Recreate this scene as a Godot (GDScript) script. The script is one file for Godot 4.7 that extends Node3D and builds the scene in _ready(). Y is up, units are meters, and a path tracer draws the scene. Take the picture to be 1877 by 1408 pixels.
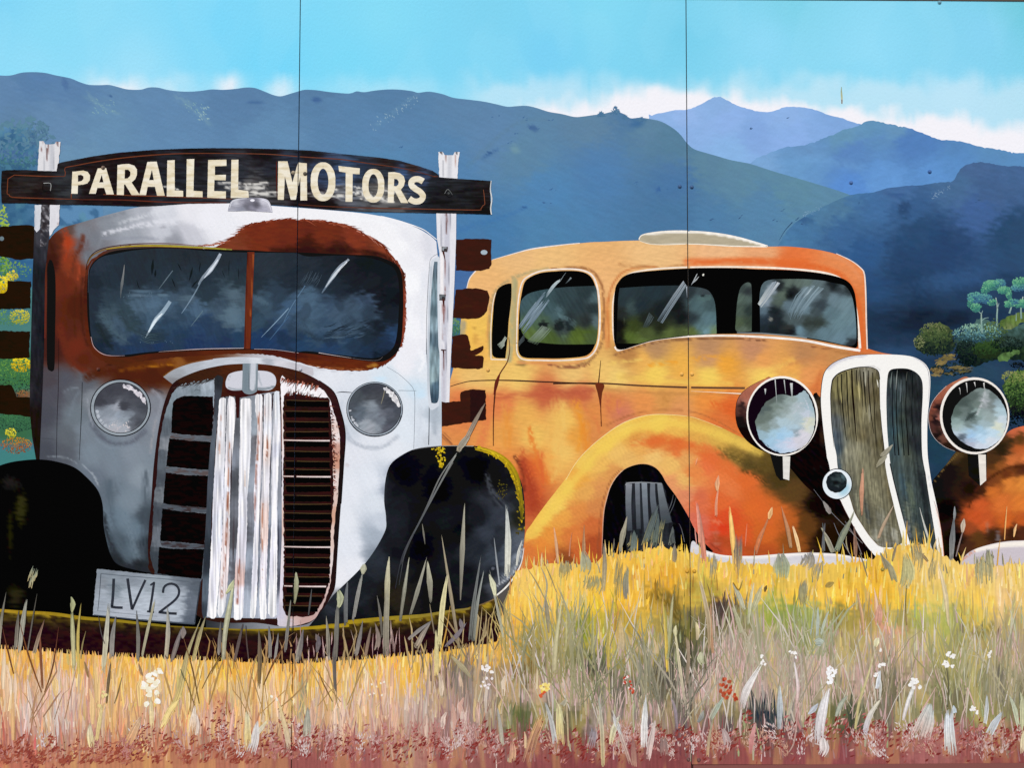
extends Node3D
# A painted mural on three fibre-cement sheets fixed to a wall: every painted thing is a thin skin of paint of its own,
# laid over the one behind it. Shapes are measured in mural units (1 unit = 1.671 mm, origin at the left end of the top edge).

const UNIT := 0.001671
const LAYER := 0.00004                # thickness of one coat of paint
const MID := Vector2(938.5, 704.0)    # middle of the mural, in mural units
const TAPER := 2.51e-5                # the tape was not held quite square: units shrink a little towards the top
const MID_Y := 1.585                  # height of that middle above the ground
const LIT := Color(1.14, 1.10, 1.085)  # paint value = seen value / this

var ox := 0.0                         # corner and scale of the survey sheet that the next numbers are read from
var oy := 0.0
var ck := 1.0
var noise := FastNoiseLite.new()
var fine := FastNoiseLite.new()
var rng := RandomNumberGenerator.new()
var paint_mat: StandardMaterial3D
var gloss_mat: StandardMaterial3D
var sheets: Array[PackedVector2Array] = []
var used := {}
var field: Paint                      # the meadow's coat, from which its grasses take their hue

# ---------------------------------------------------------------- measuring
func sheet(x: float, y: float, s: float = 2.9328) -> void:
	ox = x
	oy = y
	ck = s

func pt(x: float, y: float) -> Vector2:
	return Vector2(ox + x / ck, oy + y / ck)

func q(a: Array) -> PackedVector2Array:
	var p := PackedVector2Array()
	for i in range(0, a.size(), 2):
		p.append(pt(a[i], a[i + 1]))
	return p

func flow(p: PackedVector2Array, closed: bool, per: float = 5.0) -> PackedVector2Array:   # a smooth line through the points; a doubled point is a corner
	var out := PackedVector2Array()
	var n := p.size()
	var last := n if closed else n - 1
	for i in last:
		var a: Vector2 = p[(i - 1 + n) % n] if closed else p[maxi(i - 1, 0)]
		var b: Vector2 = p[i]
		var c: Vector2 = p[(i + 1) % n]
		var d: Vector2 = p[(i + 2) % n] if closed else p[mini(i + 2, n - 1)]
		var len := b.distance_to(c)
		if len < 0.01:
			continue
		var k := clampi(int(ceil(len / per)), 1, 14)
		for j in k:
			var t := float(j) / k
			out.append(b.cubic_interpolate(c, a, d, t))
	if not closed:
		out.append(p[n - 1])
	return out

func cur(a: Array, per: float = 5.0) -> PackedVector2Array:
	return flow(q(a), true, per)

func lin(a: Array, per: float = 5.0) -> PackedVector2Array:
	return flow(q(a), false, per)

func oval(x: float, y: float, rx: float, ry: float, deg: float = 0.0, n: int = 44) -> PackedVector2Array:
	var p := PackedVector2Array()
	var r := deg_to_rad(deg)
	for i in n:
		var t := TAU * i / n
		var u := Vector2(cos(t) * rx, sin(t) * ry).rotated(r)
		p.append(pt(x + u.x, y + u.y))
	return p

func rough(p: PackedVector2Array, amp: float, scale: float = 0.25, step: float = 3.0) -> PackedVector2Array:   # a brushed edge
	var out := PackedVector2Array()
	var n := p.size()
	for i in n:
		var a := p[i]
		var b := p[(i + 1) % n]
		var d := b - a
		var nor := Vector2(-d.y, d.x).normalized()
		var k := maxi(1, int(d.length() / step))
		for j in k:
			var m := a + d * float(j) / k
			out.append(m + nor * amp * noise.get_noise_2d(m.x * scale * 40.0, m.y * scale * 40.0) * 1.2)
	return out

func place(m: Vector2) -> Vector2:    # mural units to metres on the wall
	var v := MID.y - m.y
	var w := UNIT / (1.0 - v * TAPER)
	return Vector2((m.x - MID.x) * w, MID_Y + v * w)

func tone(hex: String) -> Color:
	return Color.html(hex)

func pigment(c: Color) -> Color:
	var l := c.srgb_to_linear()
	return Color(clampf(l.r / LIT.r, 0.002, 0.93), clampf(l.g / LIT.g, 0.002, 0.93), clampf(l.b / LIT.b, 0.002, 0.93))

# ---------------------------------------------------------------- naming
func numbered(called: String) -> String:
	if not used.has(called):
		used[called] = 0
		return called
	used[called] += 1
	return "%s_%03d" % [called, used[called]]

func tag(o: Node, label: String, category: String = "", group: String = "", kind: String = "") -> void:
	if label: o.set_meta("label", label)
	if category: o.set_meta("category", category)
	if group: o.set_meta("group", group)
	if kind: o.set_meta("kind", kind)

func thing(called: String, label: String, category: String, at: Vector2, group: String = "", kind: String = "") -> Node3D:
	var o := Node3D.new()
	o.name = numbered(called)
	add_child(o, true)
	var w := place(at)
	o.position = Vector3(w.x, w.y, 0)
	tag(o, label, category, group, kind)
	return o

func base_of(o: Node) -> Vector3:
	var p := Vector3.ZERO
	while o is Node3D and o != self:
		p += (o as Node3D).position
		o = o.get_parent()
	return p

func commit(parent: Node, called: String, pos: PackedVector3Array, col: PackedColorArray, idx: PackedInt32Array, mat: Material = null) -> MeshInstance3D:
	var mi := MeshInstance3D.new()
	var a := []
	a.resize(Mesh.ARRAY_MAX)
	var b := base_of(parent)
	for i in pos.size():
		pos[i] -= b
	a[Mesh.ARRAY_VERTEX] = pos
	a[Mesh.ARRAY_COLOR] = col
	a[Mesh.ARRAY_INDEX] = idx
	var nor := PackedVector3Array()
	nor.resize(pos.size())
	nor.fill(Vector3(0, 0, 1))
	a[Mesh.ARRAY_NORMAL] = nor
	var m := ArrayMesh.new()
	m.add_surface_from_arrays(Mesh.PRIMITIVE_TRIANGLES, a, [], {}, 0)
	mi.mesh = m
	mi.material_override = mat if mat else paint_mat
	mi.name = numbered(called) if parent == self else called
	parent.add_child(mi, true)
	return mi

# ---------------------------------------------------------------- a coat of paint: brush it, then cut it to its outline
class Paint:
	var h
	var poly: PackedVector2Array
	var x0 := 0.0
	var y0 := 0.0
	var sx := 3.0
	var sy := 3.0
	var nx := 0
	var ny := 0
	var c := PackedColorArray()

	func start(host, outline: PackedVector2Array, stepx: float, stepy: float, hex: String) -> Paint:
		h = host
		poly = outline
		sx = stepx
		sy = stepy
		var lo := outline[0]
		var hi := outline[0]
		for p in outline:
			lo = lo.min(p)
			hi = hi.max(p)
		x0 = floor(lo.x / sx) * sx
		y0 = floor(lo.y / sy) * sy
		nx = int(ceil((hi.x - x0) / sx)) + 2
		ny = int(ceil((hi.y - y0) / sy)) + 2
		c.resize(nx * ny)
		c.fill(Color.html(hex))
		return self

	func blend(points: Array, power: float = 1.6, drag: float = 1.0) -> Paint:    # colours that run into one another between x, y, colour triples
		var m := PackedVector2Array()
		var k := PackedColorArray()
		for i in range(0, points.size(), 3):
			m.append(h.pt(points[i], points[i + 1]))
			k.append(Color.html(points[i + 2]))
		var n := m.size()
		var fn: FastNoiseLite = h.noise
		power += 0.45 * drag
		drag *= clampf(minf(nx * sx, ny * sy) / 280.0, 0.12, 1.0)
		for j in ny:
			for i in nx:
				var p := Vector2(x0 + i * sx, y0 + j * sy)
				p += Vector2(fn.get_noise_2d(p.x * 2.5, p.y * 9.0) * 15.0 + fn.get_noise_2d(p.x * 7.0 + 900.0, p.y * 20.0) * 7.0, fn.get_noise_2d(p.x * 3.0 + 400.0, p.y * 7.0) * 11.0) * drag
				var r := 0.0
				var g := 0.0
				var b := 0.0
				var s := 0.0
				for t in n:
					var w := 1.0 / pow(p.distance_squared_to(m[t]) + 30.0, power)
					var kc := k[t]
					r += kc.r * w
					g += kc.g * w
					b += kc.b * w
					s += w
				c[j * nx + i] = Color(r / s, g / s, b / s)
		return self

	func dab(x: float, y: float, rx: float, ry: float, deg: float, hex: String, a: float = 1.0, soft: float = 0.6, bristle: float = 0.0) -> Paint:
		var m: Vector2 = h.pt(x, y)
		var col := Color.html(hex)
		rx /= h.ck
		ry /= h.ck
		var big := maxf(rx, ry)
		var ca := cos(deg_to_rad(deg))
		var sa := sin(deg_to_rad(deg))
		var ex := absf(rx * ca) + absf(ry * sa)
		var ey := absf(rx * sa) + absf(ry * ca)
		var i0 := maxi(0, int((m.x - ex - x0) / sx))
		var i1 := mini(nx - 1, int((m.x + ex - x0) / sx) + 1)
		var j0 := maxi(0, int((m.y - ey - y0) / sy))
		var j1 := mini(ny - 1, int((m.y + ey - y0) / sy) + 1)
		var fn: FastNoiseLite = h.noise
		for j in range(j0, j1 + 1):
			for i in range(i0, i1 + 1):
				var dx := x0 + i * sx - m.x
				var dy := y0 + j * sy - m.y
				var u := dx * ca + dy * sa
				var v := -dx * sa + dy * ca
				var d := sqrt(u * u / (rx * rx) + v * v / (ry * ry))
				if bristle > 0.0:
					d += bristle * 0.55 * fn.get_noise_2d(u * 1.2 + m.x * 7.0, v * 34.0 + m.y * 3.0)
				if d < 1.0:
					var t := clampf((1.0 - d) / soft, 0.0, 1.0)
					t = t * t * (3.0 - 2.0 * t)
					c[j * nx + i] = c[j * nx + i].lerp(col, t * a)
		return self

	func stroke(pts: Array, w0: float, w1: float, hex: String, a: float = 1.0, soft: float = 0.5, dry: float = 0.0) -> Paint:   # a brush drawn along a line
		var l: PackedVector2Array = h.lin(pts, 12.0)
		var col := Color.html(hex)
		w0 *= 0.5 / h.ck
		w1 *= 0.5 / h.ck
		var n := l.size()
		var seen := {}
		var fn: FastNoiseLite = h.noise
		for s in n - 1:
			var p := l[s]
			var d := l[s + 1] - p
			var len := maxf(d.length(), 0.001)
			d /= len
			var w := maxf(w0, w1)
			var lo := p.min(l[s + 1]) - Vector2(w, w)
			var hi := p.max(l[s + 1]) + Vector2(w, w)
			for j in range(maxi(0, int((lo.y - y0) / sy)), mini(ny - 1, int((hi.y - y0) / sy) + 1) + 1):
				for i in range(maxi(0, int((lo.x - x0) / sx)), mini(nx - 1, int((hi.x - x0) / sx) + 1) + 1):
					var r := Vector2(x0 + i * sx, y0 + j * sy) - p
					var u := clampf(r.dot(d), 0.0, len)
					var e := (r - d * u).length()
					var ww := lerpf(w0, w1, (s + u / len) / (n - 1))
					if e >= ww:
						continue
					var t := clampf((1.0 - e / ww) / soft, 0.0, 1.0)
					if dry > 0.0:
						t *= clampf(1.0 + dry * (fn.get_noise_2d((s * len + u) * 1.5, r.cross(d) * 40.0 + p.x) * 2.0 - 0.5), 0.0, 1.0)
					var k := j * nx + i
					t *= a
					if seen.get(k, 0.0) >= t:
						continue
					var before: float = seen.get(k, 0.0)
					seen[k] = t
					c[k] = c[k].lerp(col, (t - before) / maxf(1.0 - before, 0.001))
		return self

	func streak(amount: float, deg: float = 0.0, along: float = 1.0, across: float = 20.0) -> Paint:   # the drag of the bristles
		var ca := cos(deg_to_rad(deg))
		var sa := sin(deg_to_rad(deg))
		var fn: FastNoiseLite = h.noise
		if amount < 0.25: amount *= 0.5
		for j in ny:
			for i in nx:
				var x := x0 + i * sx
				var y := y0 + j * sy
				var k := 1.0 + amount * fn.get_noise_2d((x * ca + y * sa) * along, (y * ca - x * sa) * across)
				var o := c[j * nx + i]
				c[j * nx + i] = Color(o.r * k, o.g * k, o.b * k)
		return self

	func mottle(hex: String, a: float, scale: float, edge: float = 0.1, stretch: float = 1.0, seed_at: float = 0.0) -> Paint:   # patches of a second colour
		var col := Color.html(hex)
		var fn: FastNoiseLite = h.noise
		for j in ny:
			for i in nx:
				var t := fn.get_noise_2d((x0 + i * sx) * scale + seed_at, (y0 + j * sy) * scale * stretch + seed_at * 0.7)
				t = clampf((t - edge) * 4.0, 0.0, 1.0)
				c[j * nx + i] = c[j * nx + i].lerp(col, t * a)
		return self

	func each(f: Callable) -> Paint:
		for j in ny:
			for i in nx:
				c[j * nx + i] = f.call(x0 + i * sx, y0 + j * sy, c[j * nx + i])
		return self

	func at(p: Vector2) -> Color:
		var fx := clampf((p.x - x0) / sx, 0.0, nx - 1.001)
		var fy := clampf((p.y - y0) / sy, 0.0, ny - 1.001)
		var i := int(fx)
		var j := int(fy)
		var k := j * nx + i
		return c[k].lerp(c[k + 1], fx - i).lerp(c[k + nx].lerp(c[k + nx + 1], fx - i), fy - j)

	func put(parent: Node, called: String, layer: float) -> MeshInstance3D:
		var z: float = layer * h.LAYER
		var pos := PackedVector3Array()
		var col := PackedColorArray()
		var idx := PackedInt32Array()
		var gi := PackedInt32Array()
		gi.resize(nx * ny)
		gi.fill(-1)
		for whole in h.by_sheet(poly):
			var ylo := INF
			var yhi := -INF
			for p in whole:
				ylo = minf(ylo, p.y)
				yhi = maxf(yhi, p.y)
			for j in range(maxi(0, int((ylo - y0) / sy)), mini(ny - 2, int((yhi - y0) / sy)) + 1):
				var ya := y0 + j * sy
				var yb := ya + sy
				var strip := PackedVector2Array([Vector2(x0 - 9, ya), Vector2(x0 + nx * sx + 9, ya), Vector2(x0 + nx * sx + 9, yb), Vector2(x0 - 9, yb)])
				for pc in Geometry2D.intersect_polygons(whole, strip):
					var touched := {}
					var xlo := INF
					var xhi := -INF
					var n: int = pc.size()
					for e in n:
						var a: Vector2 = pc[e]
						var b: Vector2 = pc[(e + 1) % n]
						xlo = minf(xlo, a.x)
						xhi = maxf(xhi, a.x)
						if (absf(a.y - ya) < 0.001 and absf(b.y - ya) < 0.001) or (absf(a.y - yb) < 0.001 and absf(b.y - yb) < 0.001):
							continue
						for k in range(int((minf(a.x, b.x) - 0.001 - x0) / sx), int((maxf(a.x, b.x) + 0.001 - x0) / sx) + 1):
							touched[k] = true
					for i in range(maxi(0, int((xlo - x0) / sx)), mini(nx - 2, int((xhi - x0) / sx)) + 1):
						var xa := x0 + i * sx
						var xb := xa + sx
						if touched.has(i):
							var cell := PackedVector2Array([Vector2(xa, ya), Vector2(xb, ya), Vector2(xb, yb), Vector2(xa, yb)])
							for bit in Geometry2D.intersect_polygons(pc, cell):
								var tri := Geometry2D.triangulate_polygon(bit)
								if tri.is_empty():
									continue
								var first := pos.size()
								for p in bit:
									var w: Vector2 = h.place(p)
									pos.append(Vector3(w.x, w.y, z))
									col.append(h.pigment(at(p)))
								for t in range(0, tri.size(), 3):
									var a: Vector2 = bit[tri[t]]
									var b: Vector2 = bit[tri[t + 1]]
									var d: Vector2 = bit[tri[t + 2]]
									if (b - a).cross(d - a) > 0.0:
										idx.append_array([first + tri[t], first + tri[t + 1], first + tri[t + 2]])
									else:
										idx.append_array([first + tri[t], first + tri[t + 2], first + tri[t + 1]])
						elif Geometry2D.is_point_in_polygon(Vector2((xa + xb) * 0.5, (ya + yb) * 0.5), pc):
							var k := j * nx + i
							for v in [k, k + 1, k + nx, k + nx + 1]:
								if gi[v] < 0:
									gi[v] = pos.size()
									var w: Vector2 = h.place(Vector2(x0 + (v % nx) * sx, y0 + (v / nx) * sy))
									pos.append(Vector3(w.x, w.y, z))
									col.append(h.pigment(c[v]))
							idx.append_array([gi[k], gi[k + 1], gi[k + nx + 1], gi[k], gi[k + nx + 1], gi[k + nx]])
		return h.commit(parent, called, pos, col, idx)

func by_sheet(p: PackedVector2Array) -> Array:
	var lo := INF
	var hi := -INF
	for v in p:
		lo = minf(lo, v.x)
		hi = maxf(hi, v.x)
	for s in [[-9999.0, 530.0], [556.0, 1252.0], [1272.0, 9999.0]]:
		if lo > s[0] and hi < s[1]:
			return [p]
	var out := []
	for s in sheets:
		for bit in Geometry2D.intersect_polygons(p, s):
			if not Geometry2D.is_polygon_clockwise(bit):
				out.append(bit)
	return out

func coat(outline: PackedVector2Array, hex: String, stepx: float = 3.0, stepy: float = 3.0) -> Paint:
	return Paint.new().start(self, outline, stepx, stepy, hex)

func flat(parent: Node, called: String, outline: PackedVector2Array, hex: String, layer: float, drag: float = 0.12, deg: float = 0.0) -> MeshInstance3D:
	return coat(outline, hex, 4.0, 4.0).streak(drag, deg, 2.0, 16.0).put(parent, called, layer)

func widen(l: PackedVector2Array, w0: float, w1: float, wm: float = -1.0) -> PackedVector2Array:   # a line given a width that may swell
	var a := PackedVector2Array()
	var b := PackedVector2Array()
	var n := l.size()
	for i in n:
		var d := (l[mini(i + 1, n - 1)] - l[maxi(i - 1, 0)]).normalized()
		var t := float(i) / maxi(n - 1, 1)
		var w := lerpf(w0, w1, t) if wm < 0.0 else (lerpf(w0, wm, t * 2.0) if t < 0.5 else lerpf(wm, w1, t * 2.0 - 1.0))
		var nor := Vector2(-d.y, d.x) * maxf(w, 0.15) * 0.5
		a.append(l[i] + nor)
		b.append(l[i] - nor)
	b.reverse()
	a.append_array(b)
	return a

func band(parent: Node, called: String, pts: Array, w0: float, w1: float, hex: String, layer: float, hex2: String = "", wm: float = -1.0) -> MeshInstance3D:
	var m := Marks.new()
	m.h = self
	m.ribbon(lin(pts), w0 / ck, w1 / ck, hex, hex2 if hex2 else hex, wm / ck if wm > 0 else -1.0)
	return m.put(parent, called, layer)

# ---------------------------------------------------------------- single marks of a brush, gathered into one mesh
class Marks:
	var h
	var pos := PackedVector3Array()
	var col := PackedColorArray()
	var idx := PackedInt32Array()
	var n_marks := 0
	var cycle := 78               # marks lie on one another: each a hair above the last

	func next() -> void:
		n_marks += 1

	func add(p: Vector2, k: Color) -> int:
		var w: Vector2 = h.place(p)
		pos.append(Vector3(w.x, w.y, 5e-7 * (n_marks % cycle)))
		col.append(h.pigment(k))
		return pos.size() - 1

	func ribbon(l: PackedVector2Array, w0: float, w1: float, hex0: String, hex1: String, wm: float = -1.0) -> void:
		ribbon_c(l, w0, w1, Color.html(hex0), Color.html(hex1), wm)

	func ribbon_c(l: PackedVector2Array, w0: float, w1: float, k0: Color, k1: Color, wm: float = -1.0) -> void:
		next()
		var n := l.size()
		var prev := -1
		for i in n:
			var d := (l[mini(i + 1, n - 1)] - l[maxi(i - 1, 0)]).normalized()
			var t := float(i) / maxi(n - 1, 1)
			var w := lerpf(w0, w1, t) if wm < 0.0 else (lerpf(w0, wm, t * 2.0) if t < 0.5 else lerpf(wm, w1, t * 2.0 - 1.0))
			var nor := Vector2(-d.y, d.x) * maxf(w, 0.1) * 0.5
			var k := k0.lerp(k1, t)
			var f := 1.0 + 0.06 * float(h.noise.get_noise_2d(l[i].x * 9.0, l[i].y * 9.0))
			k = Color(k.r * f, k.g * f, k.b * f)
			var a := add(l[i] - nor, k)
			add(l[i] + nor, k)
			if prev >= 0 and not h.on_joint((l[i] + l[i - 1]) * 0.5):
				idx.append_array([prev, a, a + 1, prev, a + 1, prev + 1])
			prev = a

	func brush(l: PackedVector2Array, w0: float, w1: float, wm: float, k0: Color, k1: Color, dry: float = 0.3) -> void:   # a flat brush: many hairs side by side, starting and lifting unevenly
		var n := l.size()
		var nor := PackedVector2Array()
		var ww := PackedFloat32Array()
		var big := maxf(maxf(w0, w1), wm)
		for i in n:
			var d := (l[mini(i + 1, n - 1)] - l[maxi(i - 1, 0)]).normalized()
			var t := float(i) / maxi(n - 1, 1)
			nor.append(Vector2(-d.y, d.x))
			ww.append(lerpf(w0, wm, t * 2.0) if t < 0.5 else lerpf(wm, w1, t * 2.0 - 1.0))
		var hairs := clampi(int(big / 0.9), 4, 60)
		for k in hairs:
			var s := (k + 0.5) / hairs - 0.5 + float(h.rng.randf_range(-0.03, 0.03))
			var a := int(float(h.rng.randf()) * dry * 1.1 * n)
			var b := n - int(float(h.rng.randf()) * (dry * 0.7 + absf(s) * 0.25) * n)
			if b - a < 3:
				continue
			var f := 1.0 + float(h.rng.randf_range(-0.13, 0.13))
			var p := PackedVector2Array()
			for i in range(a, b):
				p.append(l[i] + nor[i] * ww[i] * s)
			var w := maxf(big / hairs * 2.1, 1.0)
			ribbon_c(p, w * 0.5, 0.3, Color(k0.r * f, k0.g * f, k0.b * f), Color(k1.r * f, k1.g * f, k1.b * f), w)

	func leaf(p: Vector2, length: float, width: float, ang: float, k: Color) -> void:
		next()
		var u := Vector2(cos(ang), sin(ang)) * length * 0.5
		var v := Vector2(-u.y, u.x).normalized() * width * 0.5
		var a := add(p - u, k)
		add(p - u * 0.2 - v, k)
		add(p + u, k)
		add(p - u * 0.1 + v, k)
		idx.append_array([a, a + 1, a + 2, a, a + 2, a + 3])

	func blot(p: Vector2, rx: float, ry: float, ang: float, k: Color, n: int = 9, wob: float = 0.2) -> void:
		next()
		var a := add(p, k)
		for i in n:
			var t := TAU * i / n
			var r := 1.0 + wob * float(h.rng.randf_range(-1.0, 1.0))
			add(p + Vector2(cos(t) * rx, sin(t) * ry).rotated(ang) * r, k)
		for i in n:
			idx.append_array([a, a + 1 + i, a + 1 + (i + 1) % n])

	func put(parent: Node, called: String, layer: float) -> MeshInstance3D:
		for i in pos.size():
			pos[i].z += layer * float(h.LAYER)
		return h.commit(parent, called, pos, col, idx)

func marks() -> Marks:
	var m := Marks.new()
	m.h = self
	return m

func joint_x(which: int, y: float) -> float:
	return (551.0 - y * 0.0115) if which == 0 else (1257.0 + y * 0.0069)

func on_joint(p: Vector2) -> bool:
	return absf(p.x - joint_x(0, p.y)) < 1.6 or absf(p.x - joint_x(1, p.y)) < 1.6

func _ready() -> void:
	# camera: 2.36 m in front of the wall at eye height, tipped up two degrees
	var cam := Camera3D.new()
	cam.name = "camera"
	cam.fov = 53.0
	cam.near = 0.05
	cam.far = 600.0
	cam.position = Vector3(0, 1.5014, 2.358)
	cam.rotation_degrees = Vector3(2.03, 0, 0)
	add_child(cam)
	cam.current = true
	# open sky behind the viewer, high sun over the viewer's left shoulder
	var env := Environment.new()
	env.background_mode = Environment.BG_SKY
	var sky := Sky.new()
	var sm := ProceduralSkyMaterial.new()
	sm.sky_top_color = Color(0.36, 0.50, 0.72)
	sm.sky_horizon_color = Color(0.74, 0.80, 0.87)
	sm.sky_curve = 0.12
	sm.ground_bottom_color = Color(0.42, 0.40, 0.37)
	sm.ground_horizon_color = Color(0.70, 0.72, 0.74)
	sky.sky_material = sm
	env.sky = sky
	env.tonemap_mode = Environment.TONE_MAPPER_LINEAR
	env.tonemap_exposure = 1.0
	env.sdfgi_enabled = true
	env.ssao_enabled = true
	env.ssil_enabled = true
	var we := WorldEnvironment.new()
	we.name = "world_environment"
	we.environment = env
	add_child(we)
	var sun := DirectionalLight3D.new()
	sun.name = "sun"
	sun.light_color = Color(1.0, 0.96, 0.90)
	sun.light_energy = 1.06
	sun.light_angular_distance = 0.5
	sun.shadow_enabled = true
	sun.rotation_degrees = Vector3(-34, -14, 0)
	add_child(sun)

	noise.seed = 7
	noise.noise_type = FastNoiseLite.TYPE_SIMPLEX
	noise.frequency = 0.011
	noise.fractal_octaves = 2
	rng.seed = 1912
	paint_mat = StandardMaterial3D.new()
	paint_mat.vertex_color_use_as_albedo = true
	paint_mat.roughness = 0.7
	paint_mat.metallic_specular = 0.12
	var grain := FastNoiseLite.new()      # the faint tooth of rolled and brushed paint on board
	grain.seed = 5
	grain.frequency = 0.06
	grain.fractal_octaves = 4
	var relief := grain.get_seamless_image(512, 512)
	relief.bump_map_to_normal_map(3.0)
	paint_mat.normal_enabled = true
	paint_mat.normal_texture = ImageTexture.create_from_image(relief)
	paint_mat.normal_scale = 0.18
	paint_mat.uv1_triplanar = true
	paint_mat.uv1_world_triplanar = true
	paint_mat.uv1_scale = Vector3(2.6, 2.6, 2.6)

	build_setting()
	build_sky_and_hills()
	build_left_plants()
	build_right_plants()
	build_car()
	build_truck()
	build_sign()
	build_meadow()
	build_blades()
	build_screws()
# ---------------------------------------------------------------- the wall, its sheets and fixings
func solid(parent: Node, called: String, outline: PackedVector2Array, z0: float, z1: float, mat: Material, m_units: bool = true) -> MeshInstance3D:   # a board with real edges
	var b := base_of(parent)
	var st := SurfaceTool.new()
	st.begin(Mesh.PRIMITIVE_TRIANGLES)
	var p := PackedVector2Array()
	for v in outline:
		p.append((place(v) if m_units else v) - Vector2(b.x, b.y))
	var tri := Geometry2D.triangulate_polygon(p)
	var put := func(a: Vector3, c: Vector3, d: Vector3, want: Vector3):
		var l := [a, c, d]
		if (c - a).cross(d - a).dot(want) > 0.0:
			l = [a, d, c]
		for v in l:
			st.set_normal(want)
			st.add_vertex(v)
	for i in range(0, tri.size(), 3):
		var f: Array = []
		var k: Array = []
		for j in 3:
			f.append(Vector3(p[tri[i + j]].x, p[tri[i + j]].y, z1))
			k.append(Vector3(p[tri[i + j]].x, p[tri[i + j]].y, z0))
		put.call(f[0], f[1], f[2], Vector3(0, 0, 1))
		put.call(k[0], k[1], k[2], Vector3(0, 0, -1))
	var cw := Geometry2D.is_polygon_clockwise(p)
	for i in p.size():
		var a := p[i]
		var c := p[(i + 1) % p.size()]
		var d := (c - a).normalized()
		var out := Vector3(d.y, -d.x, 0) * (-1.0 if cw else 1.0)
		put.call(Vector3(a.x, a.y, z0), Vector3(c.x, c.y, z0), Vector3(c.x, c.y, z1), out)
		put.call(Vector3(a.x, a.y, z0), Vector3(c.x, c.y, z1), Vector3(a.x, a.y, z1), out)
	var mi := MeshInstance3D.new()
	mi.mesh = st.commit()
	mi.material_override = mat
	mi.name = numbered(called) if parent == self else called
	parent.add_child(mi, true)
	return mi

func plain(hex: String, rough_ness: float = 0.85) -> StandardMaterial3D:
	var m := StandardMaterial3D.new()
	m.albedo_color = Color.html(hex)
	m.roughness = rough_ness
	return m

func screw_mesh() -> ArrayMesh:   # a washer with a domed head and a cross-slot, turned on a lathe
	var st := SurfaceTool.new()
	st.begin(Mesh.PRIMITIVE_TRIANGLES)
	var prof := [[0.0062, 0.0], [0.0060, 0.0012], [0.0044, 0.0016], [0.0042, 0.0030], [0.0034, 0.0046], [0.0020, 0.0055], [0.0009, 0.0056], [0.0007, 0.0042], [0.0, 0.0040]]
	var n := 18
	for k in prof.size() - 1:
		for i in n:
			var t0 := TAU * i / n
			var t1 := TAU * (i + 1) / n
			var a := Vector3(cos(t0) * prof[k][0], sin(t0) * prof[k][0], prof[k][1])
			var b := Vector3(cos(t1) * prof[k][0], sin(t1) * prof[k][0], prof[k][1])
			var c := Vector3(cos(t0) * prof[k + 1][0], sin(t0) * prof[k + 1][0], prof[k + 1][1])
			var d := Vector3(cos(t1) * prof[k + 1][0], sin(t1) * prof[k + 1][0], prof[k + 1][1])
			for v in [a, c, b, b, c, d]:
				st.add_vertex(v)
	st.generate_normals()
	return st.commit()

func build_setting() -> void:
	var ground := MeshInstance3D.new()
	var gp := PlaneMesh.new()
	gp.size = Vector2(400, 400)
	ground.mesh = gp
	ground.name = "ground"
	ground.position = Vector3(0, 0, 150)
	ground.material_override = plain("9a9488", 0.95)
	add_child(ground, true)
	tag(ground, "pale gravel ground in front of the mural wall", "", "", "structure")
	var w := solid(self, "wall", PackedVector2Array([Vector2(-4, 0.004), Vector2(4, 0.004), Vector2(4, 3.05), Vector2(-4, 3.05)]), -0.16, -0.03, plain("4a3a36", 0.9), false)
	tag(w, "dark wall behind the mural sheets, glimpsed through their joints", "wall", "", "")
	for i in 3:
		var l := -168.0 if i == 0 else 0.0
		var top := -9.0
		var low := 1401.0 if i == 2 else 1446.0
		var poly := PackedVector2Array()
		if i == 0:
			poly = PackedVector2Array([Vector2(l, top), Vector2(joint_x(0, top) - 0.8, top), Vector2(joint_x(0, low) - 0.8, low), Vector2(l - 12, low)])
		elif i == 1:
			poly = PackedVector2Array([Vector2(joint_x(0, top) + 0.8, top), Vector2(joint_x(1, top) - 0.8, top), Vector2(joint_x(1, low) - 0.8, low), Vector2(joint_x(0, low) + 0.8, low)])
		else:
			poly = PackedVector2Array([Vector2(joint_x(1, top) + 0.8, top), Vector2(1966, top), Vector2(1978, low), Vector2(joint_x(1, low) + 0.8, low)])
		sheets.append(poly)
		var t := thing("mural_panel", ["left mural panel, carrying most of the white truck and its number plate", "middle mural panel between the two joints, carrying the rear of the orange car", "right mural panel, carrying the orange car's two headlights and radiator grille"][i], "panel", Vector2((poly[2].x + poly[3].x) * 0.5, low), "mural panels fixed side by side on the wall")
		solid(t, "board", poly, -0.009, -0.0001, plain("4a4642", 0.9))
	var cap := solid(self, "capping_strip", PackedVector2Array([Vector2(-190, -34), Vector2(1990, -30), Vector2(1990, 3.6), Vector2(1700, 1.2), Vector2(-190, -9.5)]), -0.028, 0.002, plain("4a4034", 0.8))
	tag(cap, "thin dark capping strip along the top edge of the mural", "trim strip")
	var bat := solid(self, "bottom_batten", PackedVector2Array([Vector2(1270, 1402.5), Vector2(1988, 1397.5), Vector2(1990, 1446), Vector2(1271, 1448)]), -0.028, 0.004, plain("7a4640", 0.8))
	tag(bat, "reddish brown batten under the right mural panel", "trim strip")

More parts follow.
